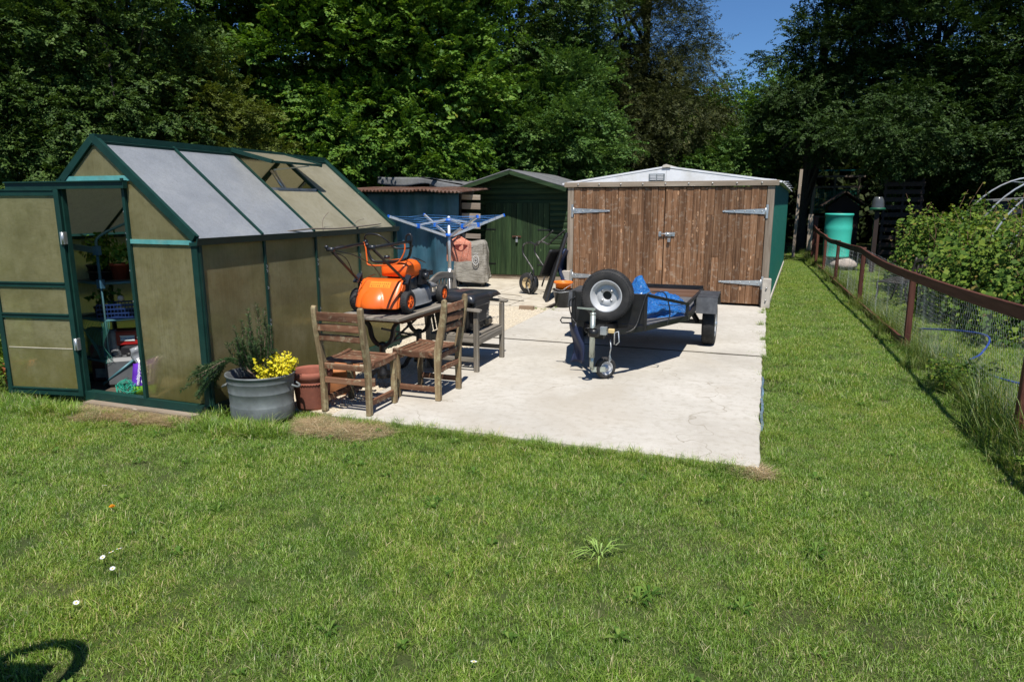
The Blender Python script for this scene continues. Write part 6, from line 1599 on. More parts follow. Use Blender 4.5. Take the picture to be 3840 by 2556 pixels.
# iron bench behind the netting
ib = thing('iron_bench', 'old black iron garden bench behind the wire netting in the long grass', 'bench', (2.28,13.3,-0.02), R(65))
M_IRON = plain('old iron',(0.03,0.028,0.026),0.6,0.3,0.3,9,dirt=(0.12,0.10,0.08))
for s in (-1,1):
    MB().tube(curve_pts([(s*0.5,0.28,0),(s*0.5,0.2,0.25),(s*0.5,0.22,0.4),(s*0.5,0.1,0.42),(s*0.5,-0.2,0.42),(s*0.5,-0.27,0.55),(s*0.5,-0.33,0.85)],5),0.016,6).build('end_frame', M_IRON, ib)
    MB().tube(curve_pts([(s*0.5,-0.3,0),(s*0.5,-0.22,0.25),(s*0.5,-0.22,0.42)],5),0.016,6).build('leg', M_IRON, ib)
for k in range(5): MB().bar((-0.5,0.18-0.09*k,0.425),(0.5,0.18-0.09*k,0.425),0.05,0.015).build('slat', M_IRON, ib)
for k in range(3): MB().bar((-0.5,-0.25-0.03*k,0.55+0.12*k),(0.5,-0.25-0.03*k,0.55+0.12*k),0.015,0.05).build('slat', M_IRON, ib)
for k in range(4):
    MB().tube([(-0.36+0.24*k+0.1*math.cos(t),-0.29,0.62+0.1*math.sin(t)) for t in np.linspace(0,2*PI,16)[:-1]],0.009,5,closed=True).build('scroll', M_IRON, ib)
M_HOSE = plain('blue hose',(0.012,0.045,0.24),0.4)
o = MB().tube(curve_pts([(2.05,10.4,0.03),(2.3,9.6,0.16),(2.45,8.9,0.22),(2.3,8.5,0.1),(2.1,8.2,0.03),(2.25,7.6,0.03),(2.5,7.4,0.05),(2.75,7.7,0.2),(2.9,7.4,0.1),(2.8,6.6,0.03),(3.0,6.0,0.03)],8),0.011,8).build('garden_hose', M_HOSE)
tag(o, 'blue garden hose looping through the grass behind the wire netting', 'hose')

# ------------------------------------------------------------------ trees
def cp(u, v, d):
    """world point a given distance ahead, from bearings measured on the photograph"""
    x = (u-1178)/1602*d; z = 1.68 - (v-470)/1602*d
    a = R(20); return Vector((x*math.cos(a)-d*math.sin(a), x*math.sin(a)+d*math.cos(a), z))
M_BARK = plain('dark bark',(0.05,0.04,0.03),0.95,0,0.35,14,bmp=0.8,bscale=30)
SPRAYS = {}; SPRAY_N = 34
def spray(seed, asp):
    """a leafy twig along +X about half a metre long, leaves 0.1 m"""
    rr = np.random.default_rng(900+seed); Ps = []; Ns = []
    for k in range(SPRAY_N):
        t = rr.random()**0.8; side = 1 if k % 2 else -1; br = rr.random()
        y = side*br*0.20*(1-0.55*t); z = -0.10*t*t-0.25*y*y+rr.normal()*0.018
        Ps.append((0.56*t, y, z)); Ns.append((0.35*t+rr.normal()*0.3, side*br*0.35+rr.normal()*0.3, 0.85))
    V, F, r = leaf_quads(np.array(Ps), unit(np.array(Ns)), 0.1, rr, asp)
    return fast_mesh('leafy_twig', V, F, r)
def make_tree(name, label, cat, base, ells, nclump, per, cr_, leaf, mat, seed, asp=0.6, flat=0.5, trunk_r=0.16, nlimb=14, group=None, inner=0.25, kind=None, up=0.75, dens=4.8):
    """ells: crown lobes (centre, (rx,ry,rz)); leaves in flattened sprays through the outer crown"""
    rg = np.random.default_rng(seed); trunk_r *= 0.75
    root = thing(name, label, cat, base, 0, group)
    B = np.array(base)
    C = np.array([e[0] for e in ells])-B; Rr = np.array([e[1] for e in ells])
    w = (Rr[:,0]*Rr[:,2]); w = w/w.sum()
    k = rg.choice(len(ells), nclump, p=w)
    d = unit(rg.normal(size=(nclump,3)))
    camd = unit(np.array([[0,0,1.7]])-B-C[k])
    back = np.sum(d*camd,1) < -0.25
    d[back] = unit(d[back]-2*camd[back]*np.sum(d[back]*camd[back],1,keepdims=True))*1.0
    bk = rg.random(nclump) < 0.15; d[bk] *= -1
    fr = np.where(rg.random(nclump) < inner, rg.uniform(0.35,0.8,nclump), rg.uniform(0.82,1.06,nclump))
    cc = C[k]+d*Rr[k]*fr[:,None]
    cc = cc[cc[:,2] > 0.15]; nclump = len(cc)
    crs = cr_*rg.uniform(0.55,1.35,nclump)
    br = rg.random(nclump)*0.35
    leaf *= 0.85
    # leafy twigs set through each clump, pointing outwards and drooping a little
    ns = max(6, int(per*dens/SPRAY_N))
    idx = np.repeat(np.arange(nclump), ns)
    off = rg.normal(size=(len(idx),3))*np.array([1,1,flat])*0.42
    P = cc[idx]+off*crs[idx][:,None]
    outw = unit(cc-C.mean(0))[idx]; dirn = unit(0.7*unit(off)+0.5*outw+rg.normal(size=off.shape)*0.35+np.array([0,0,0.05]))
    keep = P[:,2] > 0.05; P, dirn, idx = P[keep], dirn[keep], idx[keep]
    az = np.arctan2(dirn[:,1], dirn[:,0]); pit = -np.arcsin(np.clip(dirn[:,2],-0.85,0.85)); rol = rg.normal(size=len(az))*0.45
    pm = point_mesh('crown', P, np.stack([rol,pit,az],1), leaf/0.1*(0.8+0.4*rg.random(nclump))[idx]*rg.uniform(0.8,1.2,len(idx)), rg.integers(0,5,len(idx)), mat)
    o = bpy.data.objects.new('crown', pm); COL.objects.link(o); o.parent = root
    key = (mat.name, asp)
    if key not in SPRAYS: SPRAYS[key] = clump_set('leafy_twig_%d' % len(SPRAYS), [spray(k_, asp) for k_ in range(5)], mat)
    point_instances(o, SPRAYS[key]); o['kind'] = 'stuff'
    if kind: o['kind'] = kind
    if trunk_r:
        mb = MB(); top = C.mean(0); H_ = max(1.5, C[:,2].max())
        tp = curve_pts([(0,0,-0.1),(0.1*rg.normal(),0.1*rg.normal(),H_*0.35),(top[0]*0.6,top[1]*0.6,H_*0.65),(top[0],top[1],H_)],6)
        mb.tube(tp,[lerp(trunk_r,trunk_r*0.2,i/(len(tp)-1)) for i in range(len(tp))],9)
        for q in range(nlimb):
            c = cc[rg.integers(0,nclump)]; t = tp[int(rg.uniform(0.15,0.8)*(len(tp)-1))]
            m = (np.array(t)+c)/2+np.array([0,0,0.15*np.linalg.norm(c-np.array(t))])
            pts = curve_pts([t,m,c],5); mb.tube(pts,[lerp(trunk_r*0.42,0.012,i/(len(pts)-1)) for i in range(len(pts))],6)
        mb.build('trunk', M_BARK, root)
    return root
def ell(u, v, d, ru, rv, rd=None):
    c = cp(u,v,d); s = d/1602; return (tuple(c),(ru*s, (rd if rd else ru*s), rv*s))
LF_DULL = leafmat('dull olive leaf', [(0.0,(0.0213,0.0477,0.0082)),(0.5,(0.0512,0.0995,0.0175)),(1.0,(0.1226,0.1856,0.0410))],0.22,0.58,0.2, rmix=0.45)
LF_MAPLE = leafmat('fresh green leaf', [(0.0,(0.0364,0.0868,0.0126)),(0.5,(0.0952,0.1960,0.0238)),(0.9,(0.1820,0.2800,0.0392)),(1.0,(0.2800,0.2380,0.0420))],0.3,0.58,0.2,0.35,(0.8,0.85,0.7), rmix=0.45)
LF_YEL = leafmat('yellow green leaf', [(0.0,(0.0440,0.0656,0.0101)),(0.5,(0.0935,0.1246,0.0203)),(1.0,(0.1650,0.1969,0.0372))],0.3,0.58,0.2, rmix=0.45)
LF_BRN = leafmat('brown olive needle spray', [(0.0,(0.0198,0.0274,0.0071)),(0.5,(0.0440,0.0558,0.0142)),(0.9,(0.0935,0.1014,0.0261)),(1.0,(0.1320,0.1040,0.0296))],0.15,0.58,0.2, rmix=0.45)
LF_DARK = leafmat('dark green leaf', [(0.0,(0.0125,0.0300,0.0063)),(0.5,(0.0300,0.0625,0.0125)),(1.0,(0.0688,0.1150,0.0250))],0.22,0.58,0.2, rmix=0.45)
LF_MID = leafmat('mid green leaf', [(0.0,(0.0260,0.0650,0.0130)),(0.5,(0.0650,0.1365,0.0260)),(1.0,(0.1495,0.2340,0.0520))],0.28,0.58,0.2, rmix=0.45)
def gb(u, d): p = cp(u, 470, d); return (p.x, p.y, -0.03)
def E(*a): return ell(*a)
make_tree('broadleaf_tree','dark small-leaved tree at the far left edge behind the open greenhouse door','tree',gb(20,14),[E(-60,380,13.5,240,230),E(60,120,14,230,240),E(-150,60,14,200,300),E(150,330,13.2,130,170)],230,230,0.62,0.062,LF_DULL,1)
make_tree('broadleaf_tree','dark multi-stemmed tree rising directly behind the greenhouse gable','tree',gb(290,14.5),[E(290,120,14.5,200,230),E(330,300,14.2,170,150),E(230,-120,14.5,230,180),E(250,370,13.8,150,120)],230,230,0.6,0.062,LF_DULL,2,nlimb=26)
make_tree('broadleaf_shrub','yellow-green feathery shrub above the middle of the greenhouse ridge','shrub',gb(470,15.5),[E(480,280,15,95,110),E(440,190,15.5,90,80),E(550,330,15,90,90)],95,230,0.5,0.055,LF_YEL,3,trunk_r=0.07)
make_tree('broadleaf_tree','thin light-green tree letting sky through behind the yellow-green shrub','tree',gb(520,19),[E(520,60,19,120,170),E(450,-60,19,150,120),E(600,-80,19,150,120)],110,150,0.7,0.085,LF_MAPLE,4,inner=0.15)
make_tree('maple_tree','broad bright-green maple filling the centre behind the blue tarpaulin store','tree',gb(850,21),[E(700,130,19.5,200,190),E(900,80,20,240,200),E(800,-120,20,320,190),E(680,330,18.6,150,130),E(860,340,18.8,190,130),E(1010,260,19.5,150,170),E(1000,400,18.5,140,90),E(740,420,18.2,160,80)],430,270,0.72,0.095,LF_MAPLE,5,asp=0.8,flat=0.42,trunk_r=0.25,nlimb=30,up=0.8)
make_tree('broadleaf_tree','duller green tree between the maple and the brown conifer','tree',gb(1180,23.5),[E(1180,90,23,190,170),E(1240,240,22.5,140,130),E(1120,-90,23.5,220,140),E(1290,60,24,140,200)],230,220,0.85,0.08,LF_DULL,6,trunk_r=0.2)
make_tree('broadleaf_shrub','mid-green bush with mixed leaves rising behind the green shed roof','shrub',gb(1250,20.5),[E(1230,330,20,140,110),E(1330,360,20.5,90,100),E(1120,390,20,110,70),E(1290,240,20.8,90,90)],170,190,0.55,0.09,LF_MID,7,trunk_r=0.08)
make_tree('conifer_tree','tall brownish olive conifer with fine foliage behind the garage ridge','tree',gb(1470,27),[E(1480,270,26,165,160),E(1440,60,26.5,145,200),E(1430,-160,27,130,200),E(1550,260,25.5,100,120),E(1390,260,26,120,150),E(1510,80,26,75,110),E(1570,180,26,55,80)],600,210,0.62,0.075,LF_BRN,8,asp=0.3,flat=0.8,trunk_r=0.25,nlimb=26,up=0.45)
make_tree('broadleaf_shrub','low bright-green bush above the right slope of the garage roof','shrub',gb(1690,26),[E(1690,380,25,75,70),E(1760,350,27,60,90),E(1620,400,24.5,70,50)],90,190,0.5,0.09,LF_MID,9,trunk_r=0.06)
make_tree('broadleaf_tree','pale green distant tree below the patch of open sky','tree',gb(1720,34),[E(1700,320,33,90,80),E(1800,280,34,90,80),E(1640,320,32,70,100)],150,170,0.9,0.12,LF_MAPLE,10,trunk_r=0.15)
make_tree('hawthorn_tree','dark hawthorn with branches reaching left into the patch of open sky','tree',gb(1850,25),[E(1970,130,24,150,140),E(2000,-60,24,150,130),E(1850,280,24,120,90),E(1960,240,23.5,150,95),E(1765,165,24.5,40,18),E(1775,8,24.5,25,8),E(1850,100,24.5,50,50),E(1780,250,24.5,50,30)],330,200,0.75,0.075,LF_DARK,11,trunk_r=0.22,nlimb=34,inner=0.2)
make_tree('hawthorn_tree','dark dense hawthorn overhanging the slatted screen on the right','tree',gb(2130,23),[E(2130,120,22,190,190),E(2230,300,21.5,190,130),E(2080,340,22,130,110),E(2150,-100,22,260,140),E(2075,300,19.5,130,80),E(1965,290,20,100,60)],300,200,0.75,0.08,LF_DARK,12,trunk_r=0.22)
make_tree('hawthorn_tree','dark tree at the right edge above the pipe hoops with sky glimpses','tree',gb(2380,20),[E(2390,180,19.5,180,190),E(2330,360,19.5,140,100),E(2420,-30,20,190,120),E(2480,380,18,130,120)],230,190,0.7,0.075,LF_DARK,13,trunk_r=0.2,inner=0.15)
make_tree('broadleaf_shrub','shaded undergrowth bush behind the hen house and the slatted screen','shrub',gb(2080,27),[E(2170,430,26.5,100,80),E(2260,450,24,160,70)],150,150,0.6,0.1,LF_DARK,14,trunk_r=0)
make_tree('broadleaf_shrub','sunlit green shrub seen through the fruit cage netting','shrub',gb(1905,33.5),[E(1890,440,33.5,50,60),E(1945,450,33,45,45)],50,150,0.5,0.1,LF_MAPLE,17,trunk_r=0.05)
make_tree('weed_clump','clump of nettles and weeds at the left edge beside the open greenhouse door','weeds',(-6.75,4.5,-0.03),[((-6.7,4.6,0.25),(0.28,0.3,0.3)),((-6.55,4.15,0.1),(0.25,0.25,0.16))],40,60,0.16,0.05,LEAF_RASP,15,trunk_r=0,dens=1.5)
make_tree('weed_clump','leafy weeds growing along the foot of the wire fence near the right edge','weeds',(1.75,5.6,-0.03),[((1.72,5.2,0.05),(0.2,0.6,0.12)),((1.9,4.6,0.06),(0.2,0.5,0.14)),((1.78,7.0,0.05),(0.16,0.5,0.16))],40,60,0.13,0.04,LEAF_RASP,16,trunk_r=0,dens=1.5)
# ------------------------------------------------------------------ grass
def blade_patch(name, nb, size, hmin, hmax, wdt, seed, bend=0.5, lie=0.0):
    rg = np.random.default_rng(seed)
    p = rg.uniform(-size/2,size/2,(nb,2)) + rg.normal(size=(nb,2))*size*0.12
    a = rg.uniform(0,2*PI,nb); h = rg.uniform(hmin,hmax,nb)*rg.uniform(0.6,1.05,nb); w = wdt*rg.uniform(0.6,1.3,nb)
    ln = np.clip(rg.normal(0.45,0.35,nb)+lie,0.02,1.6)*bend*2
    dx, dy = np.cos(a), np.sin(a); sx, sy = -np.sin(a+0.4*rg.normal(size=nb)), np.cos(a+0.4*rg.normal(size=nb))
    V = np.zeros((nb,7,3))
    for i,(t,ws) in enumerate(((0,1.0),(0.45,0.95),(0.8,0.6))):
        lean = ln*t*t*h; z = h*t*(1-0.28*np.minimum(ln,1.4)*t)
        V[:,2*i] = np.stack([p[:,0]+dx*lean-sx*w*ws/2, p[:,1]+dy*lean-sy*w*ws/2, z],1)
        V[:,2*i+1] = np.stack([p[:,0]+dx*lean+sx*w*ws/2, p[:,1]+dy*lean+sy*w*ws/2, z],1)
    V[:,6] = np.stack([p[:,0]+dx*ln*h, p[:,1]+dy*ln*h, h*(1-0.28*np.minimum(ln,1.4))],1)
    b = (np.arange(nb)*7)[:,None]
    F = np.concatenate([b+np.array([[0,1,3,2]]), b+np.array([[2,3,5,4]]), b+np.array([[4,5,6,6]])])
    Q = np.concatenate([b+np.array([[0,1,3]]), b+np.array([[0,3,2]]), b+np.array([[2,3,5]]), b+np.array([[2,5,4]]), b+np.array([[4,5,6]])])
    r = np.repeat(rg.random(nb),7)
    return fast_mesh(name, V.reshape(-1,3), Q, r)
def grassmat(name, stops, wcol=(1.18,1.06,0.9), trans=0.4):
    m, nt, b = mk(name)
    at = N(nt,'ShaderNodeAttribute', attribute_name='r'); col = ramp(nt, at.outputs['Fac'], stops)
    ge = N(nt,'ShaderNodeNewGeometry')
    f = noise(nt, ge.outputs['Position'], 0.9, 7, 0.65); f2 = noise(nt, ge.outputs['Position'], 4.5, 4, 0.6)
    col = mixc(nt, ramp(nt, f, [(0.42,(0,0,0)),(0.62,(0.9,0.9,0.9))]), col, mixc(nt, 1.0, col, wcol, 'MULTIPLY'))
    col = mixc(nt, ramp(nt, f2, [(0.36,(0.85,0.85,0.85)),(0.55,(0,0,0))]), col, mixc(nt, 1.0, col, (0.66,0.78,0.68), 'MULTIPLY'))
    L(nt, col, b.inputs['Base Color']); b.inputs['Roughness'].default_value = 0.42; b.inputs['Specular IOR Level'].default_value = 0.45
    tr = N(nt,'ShaderNodeBsdfTranslucent'); mx = N(nt,'ShaderNodeMixShader'); mx.inputs[0].default_value = trans
    L(nt, mixc(nt,1.0,col,(1.3,1.2,0.5),'MULTIPLY'), tr.inputs['Color']); L(nt, b.outputs[0], mx.inputs[1]); L(nt, tr.outputs[0], mx.inputs[2])
    L(nt, mx.outputs[0], nt.nodes['Material Output'].inputs['Surface'])
    return m
GR_M = grassmat('lawn blade', [(0.0,(0.052,0.12,0.014)),(0.35,(0.165,0.295,0.034)),(0.7,(0.285,0.44,0.075)),(0.86,(0.40,0.51,0.15)),(0.92,(0.52,0.48,0.25)),(1.0,(0.62,0.56,0.36))])
LG_M = grassmat('long grass blade', [(0.0,(0.05,0.105,0.014)),(0.5,(0.12,0.20,0.03)),(0.8,(0.2,0.27,0.06)),(1.0,(0.42,0.37,0.18))])
ST_M = grassmat('dead straw blade', [(0.0,(0.3,0.22,0.12)),(0.5,(0.52,0.41,0.25)),(0.85,(0.66,0.55,0.36)),(1.0,(0.16,0.18,0.05))], (0.85,0.8,0.75), 0.25)
rg = np.random.default_rng(99)
def inview(x, y, pad):
    c, s = math.cos(R(20)), math.sin(R(20)); cxm = x*c+y*s; d = -x*s+y*c
    return (d > 0.9) & (np.abs(cxm) < d*0.735+pad) 
def grid(x0, x1, y0, y1, st):
    gx, gy = np.meshgrid(np.arange(x0,x1,st), np.arange(y0,y1,st)); x = gx.ravel()+rg.uniform(-st/2,st/2,gx.size); y = gy.ravel()+rg.uniform(-st/2,st/2,gx.size)
    return x, y
def free(x, y, m=0.0):
    slab = (x > -3.25+m*0-m) & (x < 0.11+m) & (y > 4.53-m) & (y < 22)
    slab |= (x > -4.25) & (x < 0.1) & (y > 4.62-m)  & (y < 22)
    gho = (x > -6.05-m) & (x < -4.05+m) & (y > 4.12-m) & (y < 7.4)
    pat_ = (x > -9) & (x < -3) & (y > 7.4)
    gar = (x > -3.5) & (x < 0.2+0.049*(y-12)) & (y > 12)
    pots = ((x+3.71)**2+(y-4.3)**2 < 0.055) | ((x+3.49)**2+(y-4.66)**2 < 0.022)
    return ~(slab | gho | pat_ | gar | pots)
STR = [(-2.95,4.27,0.36,0.15),(-3.15,4.33,0.2,0.10),(0.03,4.46,0.15,0.08),(-4.75,3.97,0.55,0.08),(-5.15,3.87,0.24,0.09)]
def strawness(x, y):
    v = np.zeros_like(x)
    v -= 5
    for a,b,ra_,rb in STR: v = np.maximum(v, 1-((x-a)/ra_)**2-((y-b)/rb)**2)
    nn = np.array([mnoise.noise(Vector((p*5.5,q*9,2)))+0.6*mnoise.noise(Vector((p*16,q*22,5))) if t > -0.9 else 0 for p,q,t in zip(x,y,v)])
    return v+1.7*nn-0.15
lawn = [blade_patch('lawn_tuft_%d' % i, 480, 0.17, 0.020, 0.048, 0.0023, 40+i, 0.55, 0.1) for i in range(8)]
x1, y1 = grid(-9,5.0,0.2,6.5,0.105); x2, y2 = grid(-9,8,6.5,30,0.17)
x = np.concatenate([x1,x2]); y = np.concatenate([y1,y2])
k = free(x,y) & inview(x,y,1.2) & ((x < 1.72-0.02*y+0.25) | (y < 9.6) | (x < 2.7)) & ((y < 8) | (x > -1))
k &= ~((strawness(x,y) > 0.1) & (rg.random(len(x)) < 0.8))
x, y = x[k], y[k]
sc_v = np.where(y > 6.5, 1.35, 1.0)*rg.uniform(0.75,1.2,len(x))
sc_v *= np.array([0.98+0.42*mnoise.noise(Vector((p*1.1,q*1.1,8)))+0.55*mnoise.noise(Vector((p*3.3,q*3.3,4))) for p,q in zip(x,y)]).clip(0.8,1.25)
scatter('lawn_grass','mown lawn of short mixed grass in the foreground and along the path','grass',np.stack([x,y,np.full(len(x),-0.036)],1),rg.uniform(0,2*PI,len(x)),sc_v,rg.integers(0,8,len(x)),lawn,GR_M)
# straw where the turf is bare
straw = [blade_patch('straw_%d' % i, 220, 0.13, 0.03, 0.08, 0.003, 60+i, 0.9, 0.7) for i in range(4)]
x, y = grid(-6.2,0.6,3.3,10.5,0.04); k = (strawness(x,y) > 0.0) & (rg.random(len(x)) < 0.8) & ~((x > -3.2)&(x < 0.08)&(y > 4.56))
x, y = x[k], y[k]
scatter('dry_grass','patches of dry straw and dead grass at the edges of the slab and greenhouse','dry grass',np.stack([x,y,np.full(len(x),-0.032)],1),rg.uniform(0,2*PI,len(x)),rg.uniform(0.6,1.15,len(x)),rg.integers(0,4,len(x)),straw,ST_M)
# longer tufts along edges
tuft = [blade_patch('tuft_%d' % i, 90, 0.10, 0.07, 0.17, 0.0038, 80+i, 0.6, 0.15) for i in range(5)]
xs_, ys_, ss_ = [], [], []
def put(n, fx, fy, s0, s1):
    xs_.append(fx(n)); ys_.append(fy(n)); ss_.append(rg.uniform(s0,s1,n))
put(170, lambda n: rg.uniform(-3.15,0.05,n), lambda n: 4.44+0.05*rg.normal(size=n)*0.8, 0.35,0.7)
put(60, lambda n: 0.17+0.05*rg.normal(size=n), lambda n: rg.uniform(4.5,12,n), 0.35,0.75)
put(50, lambda n: rg.uniform(-6.3,-5.2,n), lambda n: 3.80+0.08*rg.normal(size=n), 0.6,1.15)
put(24, lambda n: rg.uniform(-5.4,-4.1,n), lambda n: 3.92+0.06*rg.normal(size=n), 0.3,0.7)
put(70, lambda n: rg.uniform(-4.1,-3.3,n), lambda n: 3.98+0.07*rg.normal(size=n), 0.5,1.1)
put(40, lambda n: 1.68+0.06*rg.normal(size=n), lambda n: rg.uniform(2,22,n), 0.6,1.1)
put(25, lambda n: rg.uniform(-6,0.5,n), lambda n: rg.uniform(1.5,4.2,n), 0.35,0.55)
put(14, lambda n: rg.uniform(-2.2,0.0,n), lambda n: 7.98+0.01*rg.normal(size=n), 0.12,0.25)
put(16, lambda n: rg.uniform(-3.6,-3.0,n), lambda n: 10.55+0.08*rg.normal(size=n), 0.15,0.4)
x = np.concatenate(xs_); y = np.concatenate(ys_); s = np.concatenate(ss_)
scatter('edge_tufts','taller uncut grass tufts along the slab edge, tub, greenhouse and fence','grass',np.stack([x,y,np.where((y>7.5)&(x<0.1),-0.01,-0.035)],1),rg.uniform(0,2*PI,len(x)),s,rg.integers(0,5,len(x)),tuft,GR_M)
# long grass by and behind the fence
lg = [blade_patch('long_grass_%d' % i, 130, 0.22, 0.16, 0.42, 0.0048, 100+i, 0.5, 0.1) for i in range(5)]
x, y = grid(1.35,9.5,2.5,26,0.15); fxy = 1.83-0.024*(y-5.5)
near = np.exp(-((x-fxy-0.05)/0.30)**2)
k = (x > fxy-0.42*np.where(y<10,1,0.5)*(0.6+0.4*np.sin(y*2.7))) & (rg.random(len(x)) < 0.25+0.75*near) & ~((x > 2.7)&(y > 9.8)&(y < 17)) & inview(x,y,1.5)
x, y, near = x[k], y[k], near[k]
cl = 0.5+0.5*np.sin(y*1.9)*np.sin(y*0.7+1)
s = (0.18+1.0*near*(0.3+0.7*cl)*np.where(y < 9, 1.25, 0.8))*rg.uniform(0.7,1.2,len(x))
scatter('long_grass','rough uncut grass growing through and behind the wire netting','grass',np.stack([x,y,np.full(len(x),-0.035)],1),rg.uniform(0,2*PI,len(x)),s,rg.integers(0,5,len(x)),lg,LG_M)
# gravel stones
def pebble(seed):
    rr = np.random.default_rng(seed); mb = MB(); mb.sphere((0,0,0),1.0,6,0.7); V = np.array(mb.v)*(1+0.25*rr.normal(size=(len(mb.v),1))); mb.v = [tuple(p) for p in V]; me = mb.mesh('pebble_%d' % seed)
    return me
M_PEB = plain('gravel stone',(0.58,0.51,0.39),0.9,0,0.35,40)
x, y = rg.uniform(-4.1,-3.22,5200), rg.uniform(4.6,8.0,5200); xb_, yb_ = rg.uniform(-5.2,-3.22,5200), rg.uniform(8.0,10.65,5200)
x = np.concatenate([x,xb_]); y = np.concatenate([y,yb_]); z = np.full(len(x),-0.002)
scatter('gravel','pale yellowish gravel between the greenhouse and the concrete slab','gravel',np.stack([x,y,z],1),rg.uniform(0,2*PI,len(x)),rg.uniform(0.005,0.013,len(x)),rg.integers(0,4,len(x)),[pebble(i) for i in range(4)],M_PEB)

# small broad-leaved weeds and clover among the grass
def rosette(seed, nl, ln, w, zt):
    rr = np.random.default_rng(seed); Vv=[]; Ff=[]; rv=[]
    for k in range(nl):
        a = 2*PI*k/nl+rr.normal()*0.25; l_ = ln*rr.uniform(0.6,1.1); z1 = zt*rr.uniform(0.5,1.2); b0 = len(Vv); ca_, sa_ = math.cos(a), math.sin(a)
        Vv += [(0.1*l_*ca_,0.1*l_*sa_,0.012),(0.6*l_*ca_-w*sa_,0.6*l_*sa_+w*ca_,z1),(l_*ca_,l_*sa_,z1*0.7),(0.6*l_*ca_+w*sa_,0.6*l_*sa_-w*ca_,z1)]
        Ff.append((b0,b0+1,b0+2,b0+3)); rv += [rr.random()]*4
    return fast_mesh('rosette_%d' % seed, np.array(Vv), np.array(Ff), rv)
LEAF_WEED = leafmat('lawn weed leaf', [(0.0,(0.05,0.12,0.02)),(0.6,(0.11,0.21,0.035)),(1.0,(0.2,0.29,0.06))])
x, y = rg.uniform(-6.5,2.0,420), rg.uniform(0.9,11,420); k = free(x,y) & inview(x,y,0.5) & ((y < 6) | (x > 0.1)) & (x < 1.7)
x, y = x[k], y[k]
scatter('lawn_weeds','clover and small broad-leaved weeds scattered through the lawn','weeds',np.stack([x,y,np.full(len(x),-0.03)],1),rg.uniform(0,2*PI,len(x)),rg.uniform(0.45,1.0,len(x)),rg.integers(0,3,len(x)),[rosette(1,7,0.06,0.011,0.045),rosette(2,9,0.085,0.009,0.05),rosette(3,6,0.045,0.014,0.04)],LEAF_WEED)

# daisies and a dandelion in the lawn
M_PETAL = plain('white petal',(0.8,0.8,0.78),0.6,0,0.05); M_EYE = plain('yellow eye',(0.7,0.42,0.02),0.7)
dz = thing('daisy','small white daisy in the left foreground of the lawn','daisy',(0,0,0),0,'daisies in the lawn')
mb = MB()
for k in range(12):
    a = 2*PI*k/12; mb.bar((0.003*math.cos(a),0.003*math.sin(a),0.045),(0.012*math.cos(a),0.012*math.sin(a),0.048),0.004,0.001,(0,0,1),0.003,0.001)
mb.build('petals', M_PETAL, dz); mb = MB(); mb.lathe([(0.0001,0.05),(0.004,0.048),(0.0045,0.045)],8); mb.build('eye', M_EYE, dz); mb = MB(); mb.cyl((0,0,0),(0,0,0.046),0.0008,5); mb.build('stem', M_STEM, dz)
DZ = [(238,1120,'white daisy on its own above the dandelion in the left foreground'),(275,1266,'white daisy at the upper right of the close trio in the left foreground'),(262,1272,'white daisy in the middle of the close trio in the left foreground'),(241,1278,'white daisy at the lower left of the close trio in the left foreground'),(259,1305,'white daisy just below the close trio in the left foreground'),(170,1384,'white daisy nearest the lower left corner of the lawn'),(1088,1530,'white daisy near the bottom edge of the lawn centre')]
def gp(u, v, z=0.0):
    x = (u-1178)/1571; k = -(v-784)/1571; c, s = math.cos(R(11.34)), math.sin(R(11.34))
    dx, dy, dz_ = x, c+k*s, -s+k*c; t = (z-1.68)/dz_; a = R(20)
    return (dx*t*math.cos(a)-dy*t*math.sin(a), dx*t*math.sin(a)+dy*t*math.cos(a))
for i,(u,v,lab) in enumerate(DZ):
    o = dz if i == 0 else copy_tree(dz); q = gp(u,v,0.02); o.location = (q[0],q[1],-0.02); o['label'] = lab; o.rotation_euler = (-0.35,0.2*(i%3-1),i)
q = gp(258,1168,0.02); dd = thing('dandelion','single orange-yellow dandelion flower in the lawn at left','dandelion',(q[0],q[1],-0.02))
mb = MB()
for j in range(3):
    for k in range(14):
        a = 2*PI*k/14+j; rr = 0.006+0.005*j; mb.bar((0.002*math.cos(a),0.002*math.sin(a),0.045),(rr*math.cos(a),rr*math.sin(a),0.06-0.004*j),0.003,0.001)
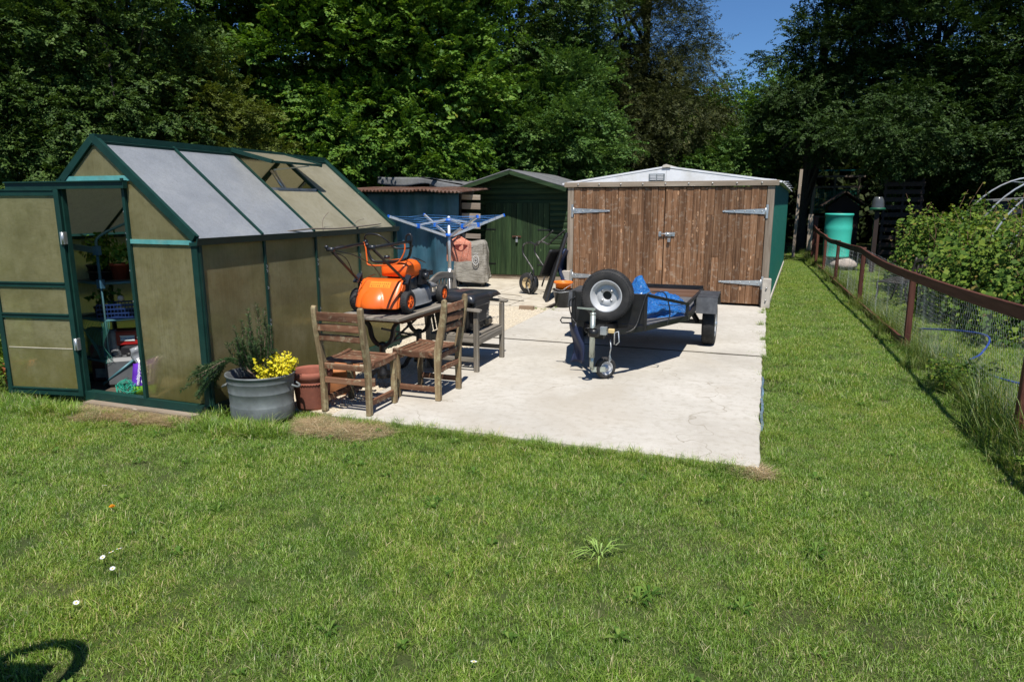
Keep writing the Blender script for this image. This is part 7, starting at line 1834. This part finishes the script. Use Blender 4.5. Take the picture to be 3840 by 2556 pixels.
mb.build('petals', plain('dandelion yellow',(0.8,0.36,0.01),0.6), dd); mb = MB(); mb.cyl((0,0,0),(0,0,0.05),0.0015,6); mb.build('stem', M_STEM, dd)
LEAF_PALE = plain('pale weed leaf',(0.2,0.31,0.06),0.6)
# broad-leaved plantain rosettes
for (u,v,lab) in ((1380,1275,'flat plantain rosette in the middle of the lawn'),):
    q = gp(u,v,0.0); t = thing('plantain',lab,'weed',(q[0],q[1],-0.02)); mb = MB()
    for k in range(26):
        a = 2*PI*k/26*0.8+0.35*math.sin(k*7.1); Lf = 0.07+0.03*((k*7)%5); w = 0.0045
        mb.add([(0.01*math.cos(a),0.01*math.sin(a),0.02),(Lf*0.5*math.cos(a)-w*math.sin(a),Lf*0.5*math.sin(a)+w*math.cos(a),0.055),(Lf*math.cos(a),Lf*math.sin(a),0.035),(Lf*0.5*math.cos(a)+w*math.sin(a),Lf*0.5*math.sin(a)-w*math.cos(a),0.055)],[(0,1,2,3)])
    mb.build('leaf', LEAF_PALE, t)['kind'] = 'stuff'
# ------------------------------------------------------------------ small fittings: each loose piece its own object
def split_loose(o):
    me = o.data; n = len(me.vertices); par = list(range(n))
    def find(a):
        while par[a] != a: par[a] = par[par[a]]; a = par[a]
        return a
    for e in me.edges:
        a, b = find(e.vertices[0]), find(e.vertices[1])
        if a != b: par[a] = b
    groups = {}
    for p in me.polygons: groups.setdefault(find(p.vertices[0]), []).append(p)
    if len(groups) < 2: return
    first = True
    for polys in groups.values():
        ids = sorted({v for p in polys for v in p.vertices}); mp = {v: i for i, v in enumerate(ids)}
        m2 = bpy.data.meshes.new(o.name.split('.')[0])
        m2.from_pydata([me.vertices[v].co for v in ids], [], [tuple(mp[v] for v in p.vertices) for p in polys])
        m2.polygons.foreach_set('use_smooth', [p.use_smooth for p in polys])
        m2.materials.append(me.materials[0])
        if first: o.data = m2; first = False
        else:
            c = o.copy(); c.data = m2; COL.objects.link(c)
for o in list(bpy.data.objects):
    if o.type == 'MESH' and o.name.split('.')[0] in ('bolt_head','hinge_bolt','wheel_nut','louvre','handle_knob','air_slot','cooling_slot','roof_hook','mould') and o.users_collection:
        split_loose(o)
